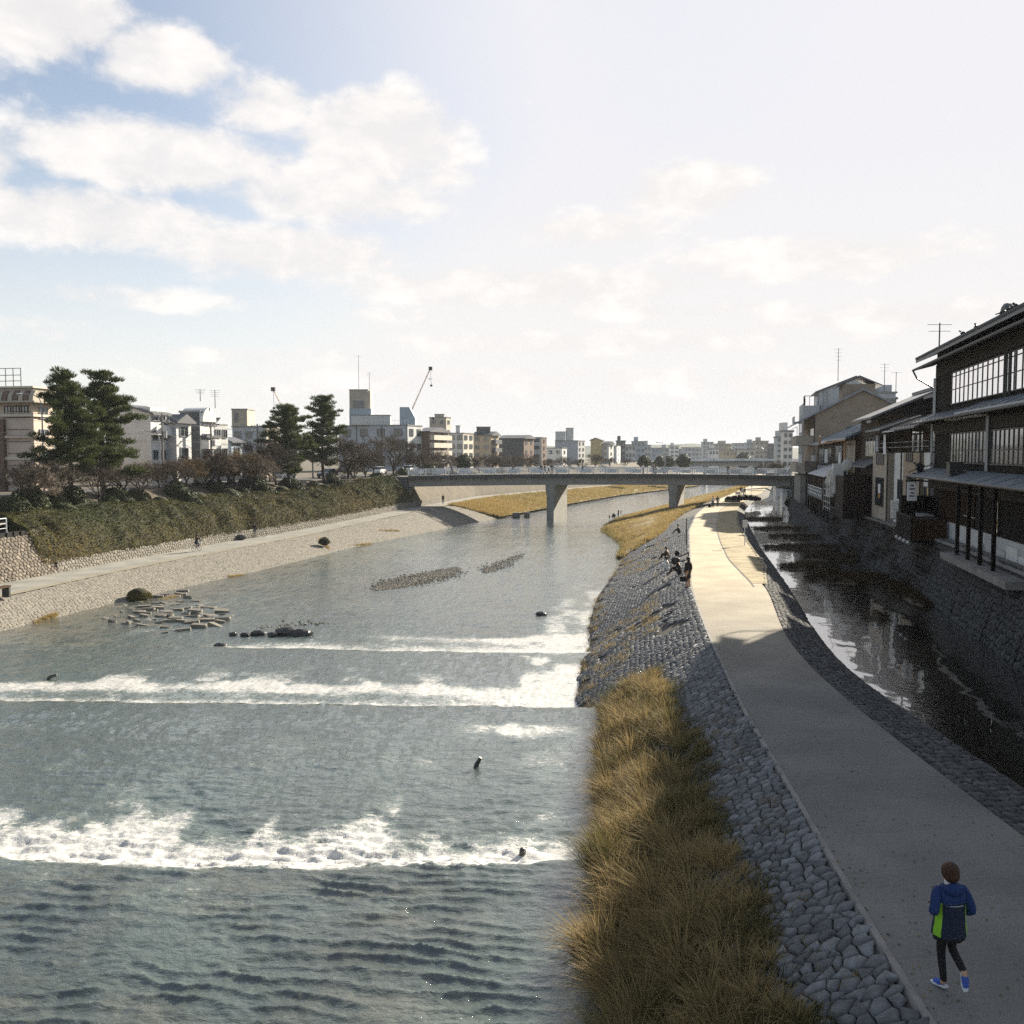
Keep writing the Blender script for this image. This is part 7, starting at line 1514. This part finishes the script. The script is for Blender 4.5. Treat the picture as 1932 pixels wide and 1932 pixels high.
# --- cars in the street
def car_parts(paint):
    b = MB(); prof = [(-2.05, .35), (-2.1, .75), (-1.95, .95), (-1.2, 1.02), (1.15, .98), (1.95, .82), (2.1, .60), (2.08, .35)]; b.wedge_a(prof, -.84, .84)
    g = MB(); cab = [(-1.75, .96), (-1.35, 1.44), (.35, 1.46), (1.15, .98)]; g.wedge_a(cab, -.74, .74)
    rf = MB(); rf.wedge_a([(-1.40, 1.42), (-1.2, 1.50), (.2, 1.51), (.42, 1.44)], -.72, .72)
    out = [('body', b.data('body', paint)), ('window', g.data('window', M_GLASS)), ('roof', rf.data('roof', paint))]
    for x in (-.80, .80):
        for y in (-1.3, 1.3): w = MB(); w.tube((x-.09, y, .32), (x+.09, y, .32), .32, .32, 14); out.append(('wheel', w.data('wheel', M_RUBBER)))
        out.append(('headlight', (lambda h: (h.ball((x*.75, 2.02, .68), .13, 8, 5, (1.2, .5, .7)), h.data('headlight', M_AC, smooth=True))[1])(MB())))
    return out
M_CARW = mat('white_car_paint', (.70, .70, .69), .25, .03, 1, spec=.6); M_CARB = mat('dark_car_paint', (.03, .035, .045), .25, .05, 1, spec=.6); M_CARS = mat('silver_car_paint', (.45, .46, .47), .25, .05, 1, spec=.6)
CW = car_parts(M_CARW); CB = car_parts(M_CARB); CS = car_parts(M_CARS)
for i, (px, off, c, lab) in enumerate(((372, 11, CW, 'white car in the street with sunlight glinting on its front, below the narrow house'), (385, 13, CS, 'silver car just behind the glinting white car'), (413, 11.5, CW, 'white car parked below the arched building'), (432, 11.5, CW, 'white car parked end to end beyond the first parked one'), (478, 11.5, CS, 'silver car parked left of the second pine pair'), (536, 11, CW, 'white car seen between the bare trees and the second pine pair'), (617, 11.5, CB, 'dark car seen between the trunks of the second pine pair'), (716, 12, CW, 'white car left of the upright bare tree'), (772, 12, CW, 'white car near the left bridge end'), (795, 12, CS, 'silver car waiting at the left bridge end'))):
    D_ = along(px, off); e = 3; hd_ = math.atan2(float(XLI(D_+e)-XLI(D_-e)), 2*e); t = thing('car', (float(XLI(D_))-off, D_, STREET_Z+.01), lab, 'car', 'cars in the riverside street', -hd_+(math.pi if i % 3 == 0 else 0))
    for n_, d in c: link(n_, d, t)

# --- poles, lamps, railings, benches, signs
def pole(px, off, top, label, arms=2, D0=None):
    D_ = along(px, off); X = float(XLI(D_))-off; zt = ztop(px, top, D_); t = thing('utility_pole', (X, D_, STREET_Z), label, 'utility pole', 'utility poles of the street')
    part('pole', MB().tube((X, D_, STREET_Z-.3), (X, D_, zt), .17, .11, 8), M_CONC_D, t)
    for k in range(arms):
        a = MB(); z = zt-.3-k*.7; a.box(X-.9, D_-.06, z-.06, X+.9, D_+.06, z+.06); ao = part('cross_arm', a, M_STEEL, t); s = MB()
        for q in (-.8, -.35, .35, .8): s.tube((X+q, D_, z+.06), (X+q, D_, z+.25), .05, .035, 5)
        part('insulators', s, M_AC, ao)
    part('transformer', MB().tube((X+.35, D_, zt-2.9), (X+.35, D_, zt-2.1), .22, .22, 8), M_STEEL, t); return Vector((X, D_, zt))
P1 = pole(308, 13, 780, 'tall grey utility pole between the plain gabled building and the narrow house'); P2 = pole(486, 13, 800, 'utility pole with cross arms before the beige building'); P3 = pole(398, 14, 800, 'dark utility pole before the pale town house', 1); P4 = pole(590, 13.5, 805, 'utility pole behind the second pine pair'); P0 = Vector((P1.x-13, P1.y-32, P1.z))
wi = 0
for a, b, lab in ((P0, P1, 'sagging cables from the hotel side to the first utility pole'), (P1, P3, 'sagging cables between the first and the dark utility pole'), (P3, P2, 'sagging cables between the dark pole and the cross-armed pole'), (P2, P4, 'sagging cables running behind the second pine pair')):
    m = MB()
    for dz, dx in ((-.2, -.7), (-.2, .7), (-.9, 0), (-2.2, .2), (-3.2, .2)):
        pts = [a+(b-a)*f+Vector((dx, 0, dz-2.2*f*(1-f))) for f in np.linspace(0, 1, 9)]; m.path(pts, [.022]*9, 4)
    o = part('cables', m, M_DARKM, None, tuple(a)); tag(o, lab, 'cables', 'overhead cables'); o['kind'] = 'stuff'
def lamp(px, off, top, label):
    D_ = along(px, off); X = float(XLI(D_))-off; zt = ztop(px, top, D_); t = thing('street_lamp', (X, D_, STREET_Z), label, 'street lamp', 'street lamps of the riverside street')
    part('pole', MB().tube((X, D_, STREET_Z), (X, D_, zt-.8), .09, .06, 7), M_STEEL, t); part('arm', MB().path([(X, D_, zt-.8), (X-.25, D_, zt-.25), (X-.8, D_, zt), (X-1.8, D_, zt+.1)], [.05, .045, .04, .035], 6), M_STEEL, t); part('lamp_head', MB().ball((X-2.1, D_, zt+.08), .26, 8, 5, (1.3, .6, .35)), M_AC, t)
lamp(82, 11, 905-160, 'curved grey street lamp before the hotel corner'); lamp(302, 11, 815, 'street lamp arm before the plain gabled wall'); lamp(742, 11, 835, 'thin street lamp beside the upright bare tree')
u0 = np.arange(50, 70.5, 1.55); RX = lambda D_: float(XLI(D_))-1.75
rt = thing('terrace_railing', (RX(62), 62, 1.0), 'pale metal railing on the terrace above the brown stone wall', 'railing')
for u in u0: part('post', MB().tube((RX(u), u, .95), (RX(u), u, 2.15), .045, .045, 6), M_RAIL, rt)
for z in (2.15, 1.75, 1.4): part('rail', MB().path([(RX(u), u, z) for u in u0], [.04 if z > 2 else .022]*len(u0), 6), M_RAIL, rt)
kb = MB(); 
for i, u in enumerate(np.arange(48, 72, .8)): part('edge_stone', MB().box(RX(u)+.05, u, .75, RX(u)+.42, u+.74, 1.08), M_STONE_B, rt)
ft = thing('wooden_fence', (0, 0, 0), 'x', 'fence'); fx = []
for px in range(632, 680, 6): D_ = along(px, 4.8); fx.append((float(XLI(D_))-4.8, D_))
ft.location = (fx[0][0], fx[0][1], 2.0); WL[ft] = Vector(ft.location); ft['label'] = 'brown wooden rail fence on top of the hedge right of the second pine pair'
for x, y in fx: part('post', MB().box(x-.07, y-.07, 1.8, x+.07, y+.07, 3.3), M_WOODB, ft)
for z in (2.3, 2.75, 3.2): part('rail', MB().path([(x, y, z) for x, y in fx], [.055]*len(fx), 5), M_WOODB, ft)
bn = thing('bench', (-33.6, 58.6, -2.3), 'long dark wooden bench at the left edge of the riverside path', 'bench'); bx0, bx1 = Vector((-33.3, 52.5, -2.15)), Vector((-33.1, 60.2, -2.2)); d = (bx1-bx0).normalized()
for k in range(3): q = Vector((.16*k, 0, .62)); part('seat_plank', MB().tube(bx0+q, bx1+q, .075, .075, 4), M_WOODB, bn)
for f in (.04, .35, .66, .97): p = bx0+(bx1-bx0)*f; part('leg', MB().box(p.x-.06, p.y-.1, p.z-.1, p.x+.40, p.y+.1, p.z+.56), M_DARKM, bn)
def sign(p, h, w, bh, label, y=0, m_=M_WHITE):
    t = thing('sign_post', tuple(p), label, 'sign', 'signs along the path'); part('pole', MB().tube(tuple(p), (p[0], p[1], p[2]+h), .035, .035, 6), M_RAIL, t); part('board', MB().box(p[0]-w/2, p[1]-.045, p[2]+h-bh, p[0]+w/2, p[1]-.036, p[2]+h), m_, t)
sign(pz(1405, 1029), 2.1, .42, .62, 'white sign board on a pole on the sandy verge by the canal'); sign(pz(1392, 944), 1.6, 1.0, .55, 'grey information board standing on the far path by the bridge', 0, M_AC); sign(pz(1418, 933), 2.1, .3, .5, 'thin sign pole beyond the bridge beside the canal')
for i, (px, py) in enumerate(((1299, 1026), (1303, 1012))): p = pz(px, py); p.x = float(XA(p.y))-.35; m = MB(); m.tube((0, 0, -.2), (0, 0, 1.6), .05, .04, 6); m.ball((0, 0, 1.6), .06, 6, 4); o = part('path_stake', m, M_WOODB, None); o.location = tuple(p); tag(o, ['nearer thin stake at the river-side edge of the path', 'farther thin stake at the river-side edge of the path'][i], 'stake', 'stakes at the path edge')
tp_ = MB(); p = pz(1402, 947)
for i in range(22): a = i/21; tp_.ball((-2.6+a*5.2, .35*math.sin(i*2.3), .25+.55*math.sin(.3+a*2.2)), .62+.12*math.sin(i*1.7), 8, 6, (1.1, 1.4, .75))
o = part('tarpaulin_heap', tp_, M_BLACK, None); o.location = tuple(p); tag(o, 'black tarpaulin-covered heap at the canal edge of the far path', 'tarpaulin')
bl = MB(); 
for i in range(6): bl.ball((-3.2+i*.45, -.9+.2*(i % 2), .22), .30, 7, 5, (1.1, .8, .8))
o = part('sandbags', bl, M_CONC, None); o.location = tuple(p); o['kind'] = 'stuff'; tag(o, 'pale sandbags at the foot of the black tarpaulin heap', 'sandbags')
# edging strip between path and verge
De = drange(49, 175, .8, 0); loft('path_edging', De, [(XB(De)-.60, path_z(De)+.02), (XB(De)-.52, path_z(De)+.024)], M_DARKM)
g_ = MB(); p = pz(1352, 1040); g_.box(p.x-.35, p.y-.09, p.z+.031, p.x+.45, p.y+.09, p.z+.04); o = part('drain_cover', g_, M_DARKM, None, (p.x, p.y, p.z)); tag(o, 'small dark drain slot in the middle of the sunlit path', 'drain cover')

# --- blocks, rocks, driftwood and gravel in the river
rb_ = random.Random(5); M_BLOCK = mat('worn_concrete', (.20, .185, .155), .9, .3, 3, .5, 18); M_WET = mat('wet_rock', (.035, .033, .030), .35, .4, 5, .7, 14, spec=.5)
blk = []
for i in range(6):
    m = MB(); L_, w, h = rb_.uniform(.6, 1.25), rb_.uniform(.30, .48), rb_.uniform(.22, .38); j = lambda: rb_.uniform(-.07, .07)
    m.add([(-L_/2+j(), -w/2+j(), -.2), (L_/2+j(), -w/2+j(), -.2), (L_/2+j(), w/2+j(), -.2), (-L_/2+j(), w/2+j(), -.2), (-L_/2+j(), -w/2+j(), h+j()), (L_/2+j(), -w/2+j(), h+j()), (L_/2+j(), w/2+j(), h+j()), (-L_/2+j(), w/2+j(), h+j()),
           (-L_/2-.0, 0, h*.55), (L_/2+.06, 0, h*.5)], [(3,2,1,0),(4,5,6,7),(0,1,5,4),(2,3,7,6),(1,9,5),(1,2,9),(2,6,9),(6,5,9),(0,4,8),(4,7,8),(7,3,8),(3,0,8)]); blk.append(m.data('concrete_block', M_BLOCK))
lines = [((250, 1134), (345, 1120)), ((235, 1145), (372, 1131)), ((215, 1158), (395, 1146)), ((195, 1172), (425, 1158)), ((230, 1180), (430, 1166)), ((300, 1190), (420, 1178)), ((330, 1120), (352, 1116))]
for (a, b) in lines:
    n = max(2, int((b[0]-a[0])/10))
    for k in range(n):
        f = (k+rb_.uniform(.1, .9))/n; px = a[0]+(b[0]-a[0])*f; py = a[1]+(b[1]-a[1])*f+rb_.uniform(-5, 5); p = at_z(px, py, water_z); o = link('concrete_block', rb_.choice(blk), None, (p.x, p.y, float(water_z(p.y))+rb_.uniform(-.26, -.02)))
        o.rotation_euler = (rb_.uniform(-.16, .16), rb_.uniform(-.16, .16), rb_.uniform(-.75, .45)); s = .55+.38*f; o.scale = (s*1.05, s, s); tag(o, 'worn oblong concrete block lying among others in the shallows below the left bank', 'concrete block', 'concrete blocks scattered in the shallows')
def rock(px, py, s, label, sq=(1.3, .8, .6), grp='dark rocks in the rapids'):
    p = at_z(px, py, water_z); r = np.random.default_rng(int(px)); m = MB(); m.ball((0, 0, 0), s, 10, 7, sq); m.v = [(x*(1+.3*(r.random()-.5)), y*(1+.3*(r.random()-.5)), z*(1+.3*(r.random()-.5))) for x, y, z in m.v]
    o = part('rock', m, M_WET, None); o.location = (p.x, p.y, float(water_z(p.y))+.08); return tag(o, label, 'rock', grp)
for px, py, s, lab in ((542, 1197, .62, 'largest dark wet rock at the head of the third rapids'), (570, 1198, .5, 'long low dark rock just right of the largest rock'), (488, 1198, .36, 'dark rock left of the largest rock, above the foam'), (515, 1200, .26, 'small dark rock between two larger ones above the foam'), (462, 1200, .22, 'small dark rock nearest the concrete blocks'), (415, 1222, .30, 'dark rock standing apart in the foam below the blocks'), (1021, 1161, .28, 'single small dark rock in the bright water near the stone slope'), (560, 1199, .3, 'small dark rock touching the long low rock'), (440, 1199, .2, 'tiny dark rock at the end of the block row')): rock(px, py, s, lab)
def drift(px, py, d, label):
    p = at_z(px, py, water_z); m = MB(); m.path([(-d[0]*.3, 0, -.15), (0, 0, .1), tuple(d)], [.09, .08, .05], 7); o = part('driftwood', m, M_WET, None); o.location = (p.x, p.y, float(water_z(p.y))); return tag(o, label, 'driftwood', 'driftwood standing in the river')
drift(899, 1449, (.13, -.05, .34), 'short dark snag sticking out of the water between two rapids'); drift(93, 1282, (.35, 0, .22), 'dark branch poking from the water near the left edge of the river'); drift(986, 1612, (.03, 0, .16), 'tiny dark twig in the foam of the nearest rapids')
def gravel(name, pts, n, label, size, seed):
    r = np.random.default_rng(seed); P = np.array([tuple(at_z(*q, water_z)) for q in pts]); t = r.random(n)*(len(P)-1); i = np.minimum(t.astype(int), len(P)-2); f = (t-i)[:, None]; c = P[i]*(1-f)+P[i+1]*f
    wdt = np.sin(np.pi*np.clip(t/(len(P)-1), .04, .98))**.7; c[:, 0] += r.normal(0, .42, n)*wdt*size[0]; c[:, 1] += r.normal(0, .45, n)*wdt*size[1]; c[:, 2] = water_z(c[:, 1])+.01+.06*wdt*r.random(n)
    a = r.normal(0, 1, (n, 8, 3)); a /= np.linalg.norm(a, axis=2, keepdims=True); base = np.array([[1,0,0],[0,1,0],[-1,0,0],[0,-1,0],[0,0,.42],[0,0,-.42]])
    s = (.05+.10*r.random(n)**2)[:, None, None]; V = c[:, None, :]+(base[None]+.35*(r.random((n, 6, 3))-.5))*s; fc = np.array([[0,1,4],[1,2,4],[2,3,4],[3,0,4],[1,0,5],[2,1,5],[3,2,5],[0,3,5]]); F = (fc[None]+np.arange(n)[:, None, None]*6).reshape(-1, 3)
    o = np_obj(name, V.reshape(-1, 3), F, M_STONE_L, None, {'tone': np.repeat(.55+.6*r.random(n), 6)}); o['kind'] = 'stuff'; tag(o, label, 'gravel bar')
gravel('gravel_bar', [(712, 1112), (745, 1104), (790, 1093), (830, 1083), (862, 1071)], 5200, 'long gravel bar in the middle of the river', (2.4, 2.2), 3)
gravel('gravel_bar', [(916, 1080), (930, 1072), (950, 1062), (985, 1046)], 800, 'thin line of stones in the bright water right of the gravel bar', (1.5, 1.8), 4)
gravel('gravel_bar', [(500, 1185), (560, 1178), (610, 1176)], 60, 'scattered stones above the third rapids', (2, 1), 6)
gravel('rubble_shore', [(885, 962), (930, 975), (960, 976)], 900, 'rubble and stones at the foot of the golden bank before the bridge pier', (4.5, 4.0), 7)
gravel('rubble_shore', [(1059, 958), (1114, 948), (1164, 938), (1230, 929)], 900, 'dark stones along the waterline of the golden far bank', (2.5, 3.0), 8)
# grassy joints on the left stone slope
for i, ((xa, ya), (xb, yb)) in enumerate((((62, 1135), (108, 1163)), ((298, 1098), (340, 1123)), ((428, 1062), (462, 1085)), ((600, 1010), (620, 1040)), ((660, 1010), (700, 1026)), ((715, 990), (752, 1010)))):
    a = at_z(xa, ya, lambda d: bank_z(d)); b = at_z(xb, yb, lambda d: water_z(d)); n = 60; f = np.random.default_rng(i).random(n)**.7; C = np.array([tuple(a+(b-a)*float(q)) for q in f]); C[:, :2] += np.random.default_rng(i+9).normal(0, .10, (n, 2)); tt = np.clip((C[:, 0]-XL(C[:, 1]))/(XLO(C[:, 1])-XL(C[:, 1])), 0, 1); C[:, 2] = lbankn(C[:, 1], tt)[1]
    grass_obj('joint_grass', C, 12, np.full(n, .14), np.full(n, .26), .02, .9, np.full(n, .6), M_GOLD, 400+i)

# --- birds
def bird(p, rz, label, fly=False, s=1.0, grp='pigeons on the tiled roof'):
    t = thing('bird', tuple(p), label, 'bird', grp, rz); WL[t] = Vector((0, 0, 0)); m = MB(); m.ball((0, 0, .13), .10, 8, 6, (.8, 1.5, .9)); m.ball((0, .15, .24), .055, 7, 5); m.tube((0, .20, .24), (0, .25, .235), .014, .003, 5); m.wedge_a([(-.12, .14), (-.32, .09), (-.32, .07), (-.12, .10)], -.05, .05); part('body', m, M_DARKM, t, smooth=True)
    for sx in (-1, 1):
        w = MB(); w.add([(sx*.06, .10, .16), (sx*.06, -.12, .15), (sx*(.52 if fly else .10), -.10, .30 if fly else .10), (sx*(.45 if fly else .09), .02, .32 if fly else .20), (sx*.06, .0, .19)], [(0, 1, 2, 3), (0, 3, 4)]); part('wing', w, M_DARKM, t)
    WL[t] = Vector(p); t.scale = (s, s, s)
for i, (px, lab) in enumerate(((1804, 'pigeon nearest the far corner of the tiled roof'), (1826, 'pigeon with raised tail, second along the tiled roof'), (1876, 'pigeon third along the tiled roof'), (1887, 'pigeon fourth along the tiled roof, beside another'), (1899, 'upright pigeon nearest the ridge ornament'))):
    Ds = np.arange(30, 57, .05); f = (facade_x(Ds)-1.0)/Ds*FPX+HALF-px; D_ = float(Ds[np.argmax(f < 0)]); bird((float(facade_x(D_))-.85, D_, 12.80), 1.2+i*1.3, lab)
bird(at_d(818, 950/1.1982-0, 160), 1.4, 'dark bird flying before the white rooftop boxes', True, 1.5, 'flying birds'); bird(at_d(811, 717, 150), .3, 'tiny dark bird flying beside the tall crane', True, 1.0, 'flying birds')
bpy.data.scenes.remove(TMP)

# fallen leaves and grit on the path, thickest along its edges
r_ = np.random.default_rng(77); n = 900; u = 9+36*r_.random(n)**1.3; e = r_.random(n)**2.2*.5; e = np.where(r_.random(n) < .5, e, 1-e); c = np.stack([XA(u)+(XB(u)-XA(u))*e, u, path_z(u)+.03*np.sin(np.pi*e)*1.0+.012], 1)
V, F = leaf_cloud(c, np.tile(np.array([[0, 0, 1.]]), (n, 1)), np.full(n, .045), 78, .93); o = np_obj('fallen_leaves', V, F, M_GRASS, None, {'tint': np.repeat(r_.random(n), 4)}); o['kind'] = 'stuff'
# ================================================================ winter haze: one even box of air round everything below the sky
hz = MB().box(-3230, -430, -10, 3230, 3230, 48)
m = bpy.data.materials.new('haze'); m.use_nodes = True; nt = m.node_tree; nt.nodes.clear()
pv = nt.nodes.new('ShaderNodeVolumePrincipled'); pv.inputs['Color'].default_value = (.86, .92, 1.0, 1); pv.inputs['Density'].default_value = HAZE; pv.inputs['Anisotropy'].default_value = .0
out = nt.nodes.new('ShaderNodeOutputMaterial'); nt.links.new(pv.outputs[0], out.inputs['Volume'])
tag(part('haze', hz, m), kind='stuff')
